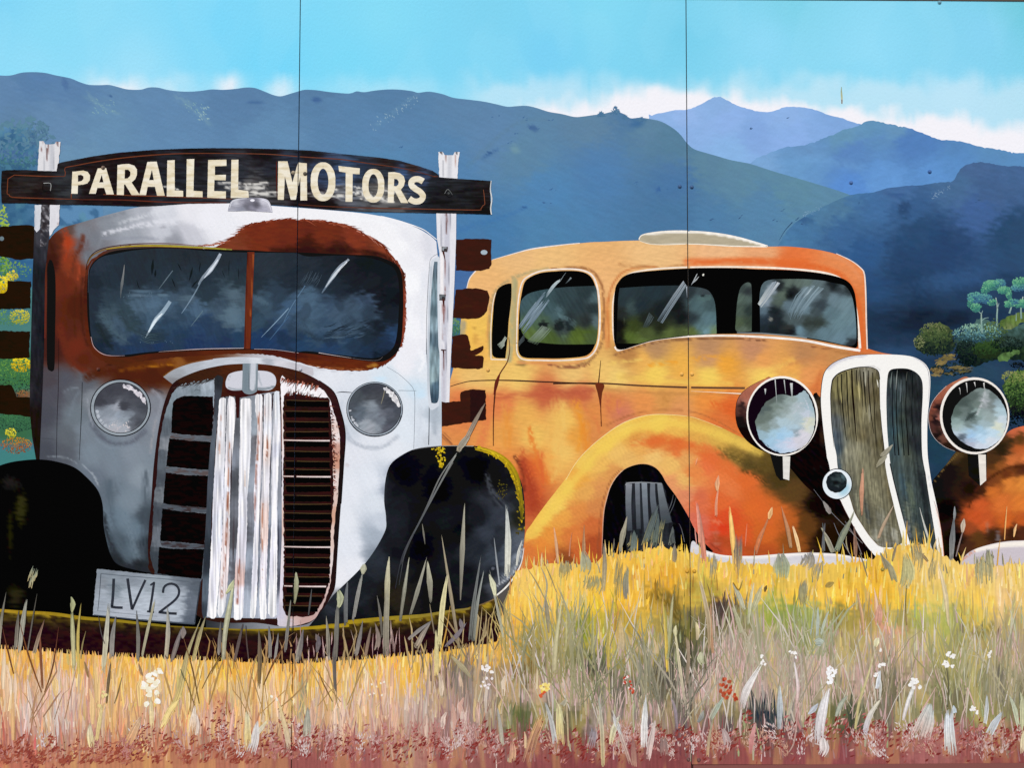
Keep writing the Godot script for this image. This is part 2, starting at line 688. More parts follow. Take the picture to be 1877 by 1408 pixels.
func build_screws() -> void:
	var sm := screw_mesh()
	for s in [[190.7, 308.0, "7d6a58", 0], [560.0, 319.0, "5c5346", 1], [538.5, 317.0, "a89a80", 0], [1245.5, 342.0, "3f5f88", 1], [1267.5, 343.0, "3f5f88", 2], [1559.0, 335.0, "4a70a8", 2], [1703.0, 315.0, "3d66a0", 2], [1721.0, 4.5, "6fa7b8", 2],
			[1249.0, 686.0, "e8b458", 1], [1267.8, 686.0, "e8b458", 2], [894.5, 678.5, "e0b060", 1], [904.0, 1043.0, "4a4e58", 1], [1258.5, 1047.0, "c89a30", 1], [1271.8, 1047.0, "c89a30", 2], [1616.0, 1044.0, "9a8a3a", 2],
			[551.5, 677.5, "c4c6ce", 1], [181.5, 677.0, "5c2a18", 0], [1261.0, 1392.0, "6a4440", 1], [1280.0, 1393.0, "6a4440", 2]]:
		var o := MeshInstance3D.new()
		o.mesh = sm
		o.name = "screw"
		var t: Node3D = get_node("mural_panel" if s[3] == 0 else "mural_panel_%03d" % s[3])
		var w := place(Vector2(s[0], s[1]))
		o.position = Vector3(w.x, w.y, 0.0) - t.position + Vector3(0, 0, LAYER * (62.0 if s[1] < 325.0 and s[0] < 600.0 else (7.0 if s[1] < 350.0 else (72.0 if s[1] > 1044.0 else (44.0 if s[0] < 600.0 or s[1] > 1000.0 else 12.0)))))
		var m := plain(s[2], 0.5)
		o.material_override = m
		t.add_child(o, true)

# ---------------------------------------------------------------- painted sky and hills
func build_sky_and_hills() -> void:
	sheet(0, 0, 1)
	var sky := coat(q([-175, -9, 1975, -9, 1975, 330, -175, 330]), "84d9f8", 6.0, 5.0)
	sky.blend([0, 0, "82d8f7", 100, 60, "8cdff9", 400, 40, "7cdafb", 500, 120, "74d9fb", 250, 140, "9fe3fb", 700, 30, "86dff8", 900, 20, "7fd6f2", 1000, 100, "7ad4f6", 1250, 60, "78d2ee", 1400, 80, "90ddf8", 1600, 90, "92dff9", 1800, 60, "88d7f4", 1870, 5, "6fcbdc", 1750, 180, "8edbf7", 1100, 10, "84dcf5", 640, 110, "7cdcf9", 860, 130, "80d9f6", 1450, 5, "7fd5ea", 60, 120, "93e0fa"], 1.0, 0.0)
	sky.mottle("a4e6fb", 0.14, 0.6, 0.0, 0.6, 40.0)
	sky.each(func(x: float, y: float, k: Color):
		k = k.lerp(Color.html("a8e4fa"), 0.1)
		var n := noise.get_noise_2d(x * 5.0, y * 0.9) * 4.5 + noise.get_noise_2d(x * 1.0 + 90.0, y * 1.0) * 16.0
		var top := 172.0 if x < 1040.0 else (172.0 - (x - 1040.0) * 0.13 if x < 1215.0 else 150.0 + (x - 1215.0) * 0.098)
		var s := smoothstep(880.0, 1000.0, x)
		var a := smoothstep(top - 20.0 + n, top + 32.0 + n, y) * s * 0.97
		var b := (0.95 * exp(-pow((x - 218.0) / 68.0, 2.0)) + 1.0 * exp(-pow((x - 422.0) / 30.0, 2.0)) + 0.75 * exp(-pow((x - 515.0) / 30.0, 2.0)) + 0.35 * exp(-pow((x - 700.0) / 130.0, 2.0)) + 0.5 * exp(-pow((x - 320.0) / 50.0, 2.0)) + 0.5 * smoothstep(820.0, 900.0, x)) * smoothstep(122.0 + n, 172.0 + n, y) * 0.85
		return k.lerp(Color.html("fdf8fb"), clampf(maxf(a, b), 0.0, 0.97)))
	var so := sky.put(self, "sky", 1)
	tag(so, "pale blue painted sky with a white band of cloud above the hills", "", "", "structure")

	var hill := func(called, label, paint, layer):
		var o: MeshInstance3D = paint.put(self, called, layer)
		tag(o, label, "", "", "structure")
	sheet(1237, 0)
	var p := coat(rough(cur([-140, 640, -125, 620, 0, 592, 60, 590, 120, 570, 160, 548, 200, 527, 235, 520, 265, 530, 320, 560, 400, 588, 480, 602, 520, 598, 560, 585, 600, 574, 680, 576, 750, 590, 820, 615, 900, 635, 950, 655, 1000, 668, 1000, 668, 1000, 950, 1000, 950, -140, 950, -140, 950]), 0.8), "92b5e9", 4, 4)
	p.blend([240, 540, "8fb4e4", 60, 620, "9cbdf0", 300, 650, "93b7ee", 420, 720, "84a9e2", 600, 620, "93b8ec", 620, 720, "8fb4ee", 850, 640, "7fa8de", 300, 820, "8dbcec", 60, 720, "90b6ea", 800, 730, "86ade6"]).streak(0.05, 10, 2, 8).mottle("84b0e0", 0.2, 1.2, 0.0)
	p.each(func(x: float, y: float, k: Color): return k.lerp(Color.html("8fb2dc"), 0.3))
	hill.call("mountain", "palest blue double-peaked mountain, farthest of the painted ranges", p, 2)
	p = coat(rough(cur([380, 890, 400, 880, 440, 850, 500, 825, 580, 795, 680, 782, 760, 760, 800, 740, 850, 725, 900, 700, 960, 685, 1000, 665, 1040, 648, 1080, 650, 1130, 663, 1180, 670, 1210, 682, 1240, 682, 1300, 705, 1380, 735, 1420, 750, 1500, 755, 1570, 770, 1650, 790, 1740, 805, 1800, 818, 1877, 825, 2170, 850, 2170, 850, 2170, 1080, 2170, 1080, 380, 1080, 380, 1080]), 1.2, 0.6), "6f98c8", 4, 4)
	p.blend([420, 880, "7ea9d6", 700, 800, "6c97c4", 900, 710, "6a98b8", 1040, 660, "6796bb", 1200, 690, "6a97bc", 1350, 750, "5682bb", 1500, 780, "5c8bbd", 1700, 810, "6090bd", 1877, 850, "5f90c0", 950, 830, "5f8abf", 1250, 760, "5682bc", 700, 880, "6d9dcb", 1500, 900, "5f91c8", 950, 1000, "5e90d2", 1100, 970, "699cd6", 1400, 940, "6396d0"]).streak(0.06, -20, 2, 9).mottle("5a88c0", 0.16, 1.0, 0.0, 1.0, 30.0)
	p.stroke([870, 850, 1000, 770, 1130, 730], 70, 20, "5f88c2", 0.5, 0.9, 0.5).stroke([560, 880, 760, 860, 1000, 900], 60, 90, "74a5d6", 0.4, 0.9, 0.5)
	hill.call("mountain", "mid blue mountain with a blunt grey-green peak, right of the pale one", p, 3)

	sheet(0, 0, 1)
	var ridge := PackedVector2Array()
	sheet(0, 0)
	ridge.append_array(q([-520, 420, -60, 402, 0, 405, 60, 405, 120, 390, 190, 387, 250, 392, 300, 404, 380, 420, 430, 440, 480, 455, 540, 457, 590, 456, 640, 468, 690, 480, 760, 481, 800, 470, 850, 470, 900, 482, 960, 490, 1020, 492, 1080, 488, 1140, 480, 1200, 482, 1270, 477, 1320, 470, 1370, 472, 1420, 490, 1470, 510, 1510, 517, 1550, 507, 1600, 492, 1640, 482, 1700, 484, 1780, 495]))
	sheet(620, 0)
	ridge.append_array(q([60, 502, 100, 490, 140, 495, 200, 486, 270, 480, 340, 482, 400, 490, 430, 498, 490, 492, 560, 505, 620, 525, 700, 535, 780, 545, 850, 560, 910, 573, 960, 570, 1010, 568, 1060, 578, 1130, 600, 1200, 612, 1270, 628, 1320, 625, 1370, 618, 1420, 612, 1480, 600, 1530, 610, 1570, 635, 1620, 632, 1680, 640, 1740, 655, 1800, 690, 1840, 725, 1870, 765]))
	sheet(1237, 0)
	ridge.append_array(q([100, 800, 160, 820, 230, 840, 300, 860, 400, 880, 480, 905, 560, 930, 680, 965, 780, 995, 860, 1020, 940, 1048, 1010, 1080, 1010, 1080, 1010, 1500, 1010, 1500]))
	sheet(0, 0, 1)
	ridge.append_array(q([1500, 920, -180, 920, -180, 920]))
	p = coat(flow(ridge, true), "5d88b6", 4, 4)
	p.blend([0, 160, "5b83b2", 60, 145, "4f79ab", 130, 160, "527cae", 200, 240, "6390b8", 100, 220, "6189b4", 300, 200, "5b87b5", 150, 300, "6a96b8", 30, 240, "587fa6", 300, 300, "5e8cb9", 450, 180, "4f79a8", 500, 250, "5d8cb8", 620, 190, "507fae", 700, 240, "5181b2", 720, 180, "4a78a6", 850, 200, "5480ac", 900, 250, "5682b0", 820, 290, "4a7fb2", 1000, 350, "4883b8", 960, 290, "5583a4", 1100, 300, "447ab2", 1080, 230, "577f9f", 1180, 230, "55809c", 1160, 215, "3f6d9c", 1240, 260, "4a7894", 1000, 420, "4880ad", 900, 430, "3f78ab", 1240, 330, "3e6ea2", 1240, 400, "41719c", 1350, 330, "5a88a0", 1300, 300, "56829a", 1450, 345, "5b8ba0", 1520, 352, "5a8aa6", 1300, 400, "497ba6", 1400, 380, "5183aa", 700, 300, "4d86b6", 60, 420, "3f6c8c", 850, 550, "3c62a0", 600, 160, "48739f"], 1.5)
	p.streak(0.07, 20, 1.5, 10).mottle("4f78a4", 0.14, 1.2, 0.02, 1.4, 11.0)
	p.each(func(x: float, y: float, k: Color): return k.lerp(Color.html("7592a8"), 0.38 - 0.16 * smoothstep(230.0, 420.0, y)))
	sheet(620, 0)
	p.stroke([700, 890, 900, 700, 1000, 650, 1130, 640], 40, 20, "5f8299", 0.5, 0.9, 0.6).stroke([780, 850, 860, 800], 30, 20, "3f6695", 0.6, 0.8, 0.6).dab(950, 800, 40, 34, 0, "7ba0a8", 0.6, 0.8, 0.5).dab(1610, 665, 60, 30, 0, "3d6a98", 0.7, 0.7, 0.5)
	p.stroke([430, 500, 300, 600, 200, 680], 30, 30, "7fa6bb", 0.35, 0.9, 0.9).dab(1050, 690, 40, 22, 20, "3d5f90", 0.7, 0.8, 0.5).dab(1000, 1115, 28, 10, -25, "345f98", 0.8, 0.6).dab(1720, 1020, 10, 20, 20, "345f98", 0.8, 0.6)
	p.stroke([640, 1240, 900, 1160, 1000, 1120], 60, 20, "3f74ac", 0.5, 0.9, 0.6).dab(810, 825, 26, 8, -20, "2f5688", 0.8, 0.6)
	sheet(0, 0)
	p.stroke([960, 520, 1050, 590, 1140, 680], 70, 30, "86a9b4", 0.4, 0.9, 1.2).stroke([470, 510, 560, 580, 640, 610], 60, 20, "83a8b4", 0.4, 0.9, 1.0).dab(355, 450, 22, 46, -20, "48699a", 0.5, 0.7, 0.6).dab(1370, 545, 60, 12, 0, "3f6292", 0.6, 0.7, 0.7).dab(1700, 540, 40, 16, 0, "3a5c90", 0.7, 0.7, 0.6).dab(230, 420, 130, 26, 8, "5d84b4", 0.4, 0.8).dab(595, 515, 14, 8, 30, "34588a", 0.8, 0.6)
	hill.call("hill", "long grey-blue ridge running from the left edge behind truck and car", p, 4)

	sheet(1237, 0)
	var dark := PackedVector2Array(q([470, 1470, 560, 1310, 600, 1245, 650, 1195, 720, 1150, 800, 1110, 870, 1075, 940, 1050, 1000, 1040, 1080, 1030, 1150, 1010, 1230, 1000, 1330, 995, 1420, 980, 1490, 975, 1510, 945, 1540, 900, 1580, 880, 1640, 872, 1700, 880, 1760, 890, 1877, 895, 2170, 905, 2170, 905, 2170, 3300, 2170, 3300, 700, 3300, 700, 3300, 400, 1600]))
	p = coat(rough(flow(dark, true), 1.0, 0.5), "35557c", 4, 4)
	p.blend([560, 1310, "4f7fa6", 650, 1215, "4a77a0", 800, 1120, "5480a2", 880, 1085, "5682a2", 950, 1060, "4d7aa6", 1200, 1020, "486c9a", 1050, 1100, "46709f", 1600, 900, "4c6a94", 1800, 920, "4a6a96", 1500, 980, "4d7199", 1700, 1040, "47658f", 1650, 1130, "45669a", 1300, 1250, "2c4b70", 1450, 1330, "2b466c", 900, 1250, "3f6794", 1000, 1370, "345a88", 1250, 1130, "3c608c", 1800, 1250, "2d4b6c", 1250, 1430, "2a466a"], 1.7)
	sheet(1237, 500)
	p.each(func(x: float, y: float, k: Color): return k.lerp(Color.html("1f3147"), smoothstep(470.0, 590.0, y) * 0.85))
	p.dab(1100, 110, 180, 120, 0, "2c4f7a", 0.7, 0.9, 0.5).dab(1300, 260, 260, 120, 0, "1a2739", 0.9, 0.9, 0.4).dab(1500, 40, 300, 90, -10, "365a86", 0.7, 0.9, 0.4).dab(1800, 80, 160, 120, 0, "243a56", 0.8, 0.9, 0.4).dab(1450, 250, 300, 80, 0, "151f2e", 0.75, 0.9, 0.4)
	p.dab(1200, 430, 260, 60, 0, "2d4a6c", 0.9, 0.8, 0.4).dab(1420, 640, 260, 200, 0, "27475c", 0.95, 0.9, 0.4).dab(1430, 900, 160, 280, 0, "1f3f50", 0.95, 0.8, 0.4).dab(1650, 540, 240, 110, 0, "2a475c", 0.9, 0.8).streak(0.09, 15, 1.5, 10).mottle("3c5878", 0.14, 1.1, 0.05, 1.0, 77.0)
	sheet(1237, 0)
	p.dab(1230, 1120, 44, 50, 30, "2c466a", 0.7, 0.6, 0.5).dab(700, 1180, 60, 30, 10, "33557e", 0.6, 0.7, 0.6).dab(1190, 1050, 60, 20, 0, "38588a", 0.6, 0.7, 0.6)
	hill.call("hill", "dark navy hillside at the right, falling in shadow behind the car", p, 5)
	# paint marks on the hills
	var m := marks()
	sheet(0, 0)
	for b in [[1100, 610, 30, 40, "9cbcbc", 26], [1050, 575, 50, 30, "86aeb4", 20], [560, 570, 60, 40, "86aeb4", 30]]:
		for i in b[5]:
			m.leaf(pt(b[0] + rng.randf_range(-b[2], b[2]), b[1] + rng.randf_range(-b[3], b[3])), rng.randf_range(3, 7), rng.randf_range(0.8, 1.6), rng.randf_range(0.2, 1.2), tone(b[4]))
	sheet(620, 0)
	for i in 46:
		var t := rng.randf()
		m.leaf(pt(lerpf(430, 190, t) + rng.randfn(0, 14), lerpf(525, 680, t) + rng.randfn(0, 14)), rng.randf_range(2, 6), rng.randf_range(0.8, 1.6), rng.randf_range(0.4, 1.6), tone("94b4c6"))
	for b in [[860, 620], [1010, 640], [1045, 690], [1160, 645], [920, 770], [800, 825], [1005, 1115], [1720, 1020], [1150, 1020], [1600, 980], [960, 715], [340, 790], [1120, 1090]]:
		for i in 3:
			m.leaf(pt(b[0] + rng.randfn(0, 13), b[1] + rng.randfn(0, 5)), rng.randf_range(3, 7), rng.randf_range(0.8, 2), rng.randf_range(-0.9, 0.2), tone("426a98"))
	sheet(1237, 0)
	for b in [[410, 682], [600, 635], [575, 1125], [360, 1165], [540, 1185], [660, 1175], [985, 1090], [1210, 1125], [200, 1178], [1830, 1110], [1625, 1080], [680, 1200]]:
		for i in 2:
			m.leaf(pt(b[0] + rng.randfn(0, 10), b[1] + rng.randfn(0, 6)), rng.randf_range(3, 8), rng.randf_range(1, 2.4), rng.randf_range(-0.9, 0.2), tone("3a5880"))
	for i in 30:
		var t := rng.randf()
		m.leaf(pt(lerpf(680, 780, t) + rng.randfn(0, 6), lerpf(1160, 1118, t) + rng.randfn(0, 7)), rng.randf_range(2, 5), 1.0, rng.randf_range(0, 1.6), tone("7fa2bf"))
		m.leaf(pt(lerpf(1380, 1470, t) + rng.randfn(0, 5), lerpf(1060, 1005, t) + rng.randfn(0, 7)), rng.randf_range(2, 5), 1.0, rng.randf_range(0, 1.6), tone("88a4c0"))
	m.ribbon(lin([560, 1290, 590, 1240, 630, 1195]), 0.6, 1.4, "22365a", "22365a")
	var o := m.put(self, "hillside_brush", 6)
	tag(o, "small pale and dark brush marks of scrub scattered over the hills", "scrub", "", "stuff")
	# tree line on the ridge
	sheet(620, 0)
	for b in [[1490, 600, 26, 36, "tallest little tree on the ridge, at its right-hand shoulder"], [1410, 612, 26, 20, "low bush on the ridge just left of its tallest tree"], [1630, 635, 26, 14, "flat bush on the ridge right of its tallest tree"], [1540, 622, 16, 14, "tiny bush touching the right foot of the ridge's tallest tree"]]:
		var k := marks()
		for i in 60:
			var t := rng.randf() * TAU
			var r := sqrt(rng.randf())
			k.leaf(pt(b[0] + cos(t) * r * b[2] * (1.0 - 0.5 * absf(sin(t)) * r), b[1] - absf(sin(t)) * r * b[3] * 1.25 + 14), rng.randf_range(3, 6.5), rng.randf_range(1.2, 2.6), -1.57 + cos(t) * 0.8 + rng.randfn(0, 0.4), tone("4a7298").lerp(tone("557f9c"), rng.randf()))
		tag(k.put(self, numbered("ridge_bush"), 6), b[4], "bush", "bushes on the ridge line")
	# chip in the paint of the sky
	sheet(1237, 0)
	var chip := marks()
	chip.ribbon(lin([894, 466, 893, 490, 896, 530, 896, 558]), 0.8, 1.8, "8a9a80", "d8d0a0", 3.4)
	chip.ribbon(lin([896, 535, 896, 558]), 2.2, 1.4, "8a5a3a", "7a4a30")
	tag(chip.put(self, "paint_chip", 6), "small upright chip in the white cloud above the mid blue mountain", "paint chip")
# ---------------------------------------------------------------- trees and bushes behind the cars
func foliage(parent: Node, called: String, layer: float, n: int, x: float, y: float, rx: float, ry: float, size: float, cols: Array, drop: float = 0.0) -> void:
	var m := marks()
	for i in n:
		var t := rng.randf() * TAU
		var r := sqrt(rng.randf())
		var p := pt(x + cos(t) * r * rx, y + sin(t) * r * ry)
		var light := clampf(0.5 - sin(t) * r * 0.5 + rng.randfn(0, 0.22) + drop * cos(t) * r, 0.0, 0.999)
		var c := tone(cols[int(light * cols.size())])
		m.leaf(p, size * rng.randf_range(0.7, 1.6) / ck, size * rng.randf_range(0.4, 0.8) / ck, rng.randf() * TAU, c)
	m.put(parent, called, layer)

func build_left_plants() -> void:
	sheet(0, 0, 1)
	var p := coat(q([-172, 232, 62, 232, 90, 300, 190, 360, 190, 470, 130, 560, 110, 900, -176, 900]), "3f6c8c", 4, 4)
	p.each(func(x: float, y: float, k: Color):
		var a := clampf((100.0 - x) / 60.0, 0.0, 1.0) * clampf((y - 232.0) / 30.0, 0.0, 1.0)
		return Color.html("5f8cb2").lerp(k, a))
	p.mottle("31597e", 0.6, 2.4, 0.05, 1.0, 5.0).mottle("5f93a0", 0.45, 2.0, 0.12, 1.0, 44.0)
	p.dab(30, 580, 90, 90, 0, "4d8078", 0.9, 0.6).dab(30, 680, 90, 60, 0, "3c7044", 0.95, 0.6).dab(30, 780, 90, 50, 0, "3a6a46", 0.95, 0.6).dab(30, 840, 90, 30, 0, "43827e", 0.95, 0.6).dab(50, 725, 40, 14, 0, "8a5634", 0.7, 0.7).dab(20, 560, 50, 24, 0, "35648e", 0.5, 0.8, 0.5).dab(40, 500, 50, 40, 0, "2f5f8c", 0.8, 0.7, 0.5)
	tag(p.put(self, "undergrowth", 6), "blue-green undergrowth seen between the tray boards at the left", "undergrowth", "", "stuff")
	var t := thing("tree", "hazy teal tree rising behind the left stake post", "tree", Vector2(20, 460))
	sheet(0, 0)
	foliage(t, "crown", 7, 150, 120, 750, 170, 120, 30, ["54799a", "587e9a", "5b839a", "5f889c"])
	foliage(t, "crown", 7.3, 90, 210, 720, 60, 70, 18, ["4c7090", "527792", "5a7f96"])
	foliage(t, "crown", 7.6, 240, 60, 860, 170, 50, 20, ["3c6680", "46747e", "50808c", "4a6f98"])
	t = thing("bush", "yellow flowering bush at the left edge between first and second tray boards", "bush", Vector2(10, 540))
	sheet(0, 380, 5.866)
	foliage(t, "leaf", 7, 420, 10, 400, 110, 440, 30, ["4a7a3c", "6a9a3c", "88ac40", "a4bc4a"])
	foliage(t, "leaf", 7.2, 220, 150, 690, 190, 110, 22, ["3a6a80", "4a8070", "629458", "80a44c"])
	foliage(t, "blossom", 7.5, 260, 30, 840, 95, 100, 26, ["c0a010", "d8b814", "ecd020", "f0dc3c"])
	foliage(t, "blossom", 7.6, 90, 140, 735, 64, 60, 20, ["a8a030", "d8c428", "e8d838"])
	t = thing("bush", "small yellow-topped bush between second and third tray boards, left", "bush", Vector2(40, 600))
	foliage(t, "leaf", 7, 80, 90, 1180, 110, 110, 22, ["4a7a58", "5a8c54", "74a050"])
	foliage(t, "blossom", 7.5, 170, 220, 1180, 110, 80, 20, ["98a02c", "b8b430", "d0c83c"])
	sheet(0, 600, 5.866)
	t = thing("bush", "speckled green bush with yellow bloom between third and fourth tray boards", "bush", Vector2(30, 720))
	foliage(t, "leaf", 7, 620, 150, 540, 220, 210, 17, ["1c2c30", "2e4e32", "427238", "568840", "6c9a44"])
	foliage(t, "blossom", 7.5, 190, 235, 400, 110, 80, 20, ["b89a10", "d8b818", "ecd428"])
	foliage(t, "dry_leaf", 7.5, 50, 250, 720, 60, 40, 18, ["7a4a2c", "8a5a34", "a06a40"])
	t = thing("bush", "green bush over orange flowers just above the left mudguard", "bush", Vector2(30, 845))
	foliage(t, "leaf", 7, 380, 170, 1020, 210, 110, 16, ["1c3430", "2c4c38", "3a6a44", "468050"])
	foliage(t, "blossom", 7.5, 90, 120, 1140, 60, 55, 18, ["a8a820", "ccc030", "e0d840"])
	foliage(t, "orange_blossom", 7.6, 260, 180, 1270, 170, 90, 17, ["7a4424", "985624", "b86a20", "c08c28"])
	t = thing("bush", "scrap of green bush between the right stake post and the car", "bush", Vector2(838, 615))
	sheet(560, 380, 5.214)
	flat(t, "shade", q([1395, 1060, 1490, 1060, 1485, 1230, 1395, 1235]), "3c6690", 7)
	foliage(t, "leaf", 7.4, 150, 1440, 1145, 50, 90, 20, ["3c6a58", "4f8058", "6c9060"])

func canopy(t: Node3D, x: float, y: float, rx: float, ry: float, n: int, cols: Array) -> void:
	foliage(t, "crown", 7.6, n * 2, x, y, rx, ry, 19, cols, -0.2)

func build_right_plants() -> void:
	sheet(1660, 480, 5.028)
	# bank of shrubs: masses first, leaves over them
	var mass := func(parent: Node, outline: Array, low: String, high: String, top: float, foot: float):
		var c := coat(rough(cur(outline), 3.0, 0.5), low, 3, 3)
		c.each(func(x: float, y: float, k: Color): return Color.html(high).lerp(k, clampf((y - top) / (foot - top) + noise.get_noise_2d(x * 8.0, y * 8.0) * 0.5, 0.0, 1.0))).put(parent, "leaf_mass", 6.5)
	var t := thing("bush", "olive dome-shaped bush left of the pale trees, beside the grille", "bush", Vector2(1715, 650))
	mass.call(t, [90, 790, 150, 660, 240, 580, 330, 562, 410, 620, 440, 720, 400, 830, 250, 855, 130, 830], "1c2620", "58653c", 590.0, 645.0)
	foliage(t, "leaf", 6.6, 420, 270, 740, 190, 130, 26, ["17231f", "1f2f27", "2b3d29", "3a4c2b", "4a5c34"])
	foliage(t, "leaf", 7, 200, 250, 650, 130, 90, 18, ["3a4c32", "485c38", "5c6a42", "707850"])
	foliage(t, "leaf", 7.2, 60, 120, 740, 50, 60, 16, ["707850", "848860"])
	t = thing("bush", "dusty grey-green shrubs at the foot of the pale trees", "bush", Vector2(1790, 630))
	mass.call(t, [450, 720, 560, 610, 690, 520, 820, 560, 900, 610, 1100, 560, 1300, 560, 1300, 760, 900, 790, 640, 790, 500, 780], "2a3c34", "4c6a66", 590.0, 630.0)
	foliage(t, "leaf", 6.8, 420, 650, 660, 230, 90, 20, ["2c4a58", "3d6268", "56808a", "6f988c", "8ab09a"])
	foliage(t, "leaf", 7, 160, 830, 640, 110, 120, 18, ["384e2c", "4a6030", "5f743c"])
	t = thing("bush", "dark speckled thicket right of the olive dome bush", "bush", Vector2(1770, 690))
	mass.call(t, [470, 770, 640, 760, 900, 760, 1300, 700, 1300, 960, 1060, 920, 840, 900, 640, 960, 520, 930], "101a1c", "2a4026", 630.0, 670.0)
	foliage(t, "leaf", 6.7, 340, 560, 840, 110, 130, 22, ["0c1216", "121c1e", "1c2c28"])
	foliage(t, "leaf", 6.9, 300, 740, 810, 130, 80, 30, ["1f301d", "284021", "324c26"])
	foliage(t, "leaf", 7.1, 260, 930, 760, 150, 70, 18, ["0e1416", "161f1e", "203028"])
	t = thing("rock", "ochre rocky outcrop beside the top right corner of the car's grille", "rock", Vector2(1730, 685))
	foliage(t, "shade", 6.8, 200, 420, 990, 190, 60, 20, ["10181a", "1c2a28"])
	var m := marks()
	for s in [[290, 1000, 60, 24, -0.6, "8a7448"], [380, 890, 70, 26, -0.25, "7d7044"], [330, 930, 60, 22, -0.5, "94804e"], [480, 975, 90, 16, -0.08, "857648"], [520, 1010, 60, 11, -0.1, "6f683f"], [270, 1045, 46, 14, 0.1, "a08c5a"], [410, 865, 34, 14, -0.1, "9a8850"], [400, 1030, 40, 9, 0.0, "7a7048"]]:
		for i in 5:
			for j in 9:
				m.leaf(pt(s[0] + rng.randfn(0, s[2] * 0.45), s[1] + rng.randfn(0, s[3] * 0.5)), s[2] * rng.randf_range(0.4, 1.0) / ck, s[3] * rng.randf_range(0.3, 0.7) / ck, s[4] + rng.randfn(0, 0.2), tone(s[5]).darkened(rng.randf_range(0.0, 0.25)))
	m.put(t, "stone_face", 7.3)
	t = thing("grass_mound", "smooth light green mound under the rightmost pale tree", "mound", Vector2(1840, 605))
	sheet(1660, 480, 5.028)
	coat(rough(cur([860, 560, 930, 510, 1010, 480, 1100, 465, 1500, 440, 1500, 620, 1100, 560, 1010, 600, 950, 625, 890, 605]), 2.0, 0.6), "586c38", 3, 3).blend([880, 560, "486030", 960, 520, "5c743a", 1040, 520, "63783c", 930, 610, "7c8a58", 1060, 490, "5c7240"]).streak(0.25, 80, 2, 22).put(t, "turf", 6.9)
	t = thing("grass_mound", "bright green patch of turf in the dark thicket above the right headlight", "mound", Vector2(1840, 665))
	coat(rough(cur([845, 880, 890, 840, 980, 815, 1040, 820, 1035, 850, 960, 880, 950, 910, 860, 920]), 2.0, 0.6), "547240", 3, 3).streak(0.35, 80, 2, 26).put(t, "turf", 7.0)
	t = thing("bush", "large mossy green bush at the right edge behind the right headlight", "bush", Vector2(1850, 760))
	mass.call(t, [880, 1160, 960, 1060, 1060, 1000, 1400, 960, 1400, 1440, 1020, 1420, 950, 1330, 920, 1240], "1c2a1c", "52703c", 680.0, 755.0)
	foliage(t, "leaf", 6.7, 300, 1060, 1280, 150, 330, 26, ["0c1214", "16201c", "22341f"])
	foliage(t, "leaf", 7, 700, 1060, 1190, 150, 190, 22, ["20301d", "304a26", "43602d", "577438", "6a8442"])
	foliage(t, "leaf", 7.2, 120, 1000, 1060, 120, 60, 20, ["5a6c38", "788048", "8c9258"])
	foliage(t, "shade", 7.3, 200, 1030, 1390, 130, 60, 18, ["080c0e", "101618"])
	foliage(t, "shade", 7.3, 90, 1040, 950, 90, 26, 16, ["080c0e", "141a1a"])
	# slender pale trees
	var tree := func(label, trunk, limbs, tops):
		var o := thing("pale_tree", label, "tree", pt(trunk[0], trunk[1]), "slender pale trees on the slope")
		band(o, "trunk", trunk, 18, 9, "7a9a94", 7.3, "a4b8a8")
		for l in limbs:
			band(o, "limb", l, 8, 4, "8ba8a4", 7.3)
		for c in tops:
			canopy(o, c[0], c[1], c[2], c[3], c[4], c[5])
	var cool := ["3a6280", "44758c", "4e8890", "62a294"]
	var green := ["3c746e", "468a76", "559a7a", "70b088"]
	tree.call("lowest and leftmost of the slender pale trees, with a forked trunk", [700, 655, 694, 560, 692, 480, 690, 470], [[692, 480, 670, 460, 650, 440], [692, 478, 702, 460, 706, 448], [700, 540, 725, 520, 760, 515]], [[640, 330, 80, 50, 110, cool], [640, 420, 50, 40, 60, green], [590, 370, 32, 50, 40, green], [730, 340, 60, 46, 80, cool], [790, 370, 40, 34, 36, green]])
	tree.call("tallest slender pale tree, its crown arching over its straight trunk", [838, 600, 836, 500, 840, 420, 826, 330], [[840, 430, 850, 400, 855, 380]], [[790, 215, 85, 45, 150, green], [860, 200, 60, 40, 80, cool], [900, 260, 60, 34, 90, green], [945, 300, 24, 46, 50, green], [725, 260, 40, 34, 40, green], [960, 350, 14, 30, 14, green]])
	tree.call("little pale sapling with a leaning stem between two taller trees", [950, 475, 962, 440, 972, 400], [], [[945, 390, 44, 30, 60, green], [1000, 370, 40, 26, 40, cool], [1030, 395, 40, 26, 40, green]])
	tree.call("pale tree cut by the right edge of the picture", [1060, 525, 1058, 420, 1076, 320], [[1012, 545, 1014, 500, 1012, 470]], [[1060, 190, 80, 50, 110, green], [1030, 240, 66, 32, 70, cool], [1140, 230, 70, 60, 60, cool], [1075, 385, 44, 40, 50, green]])
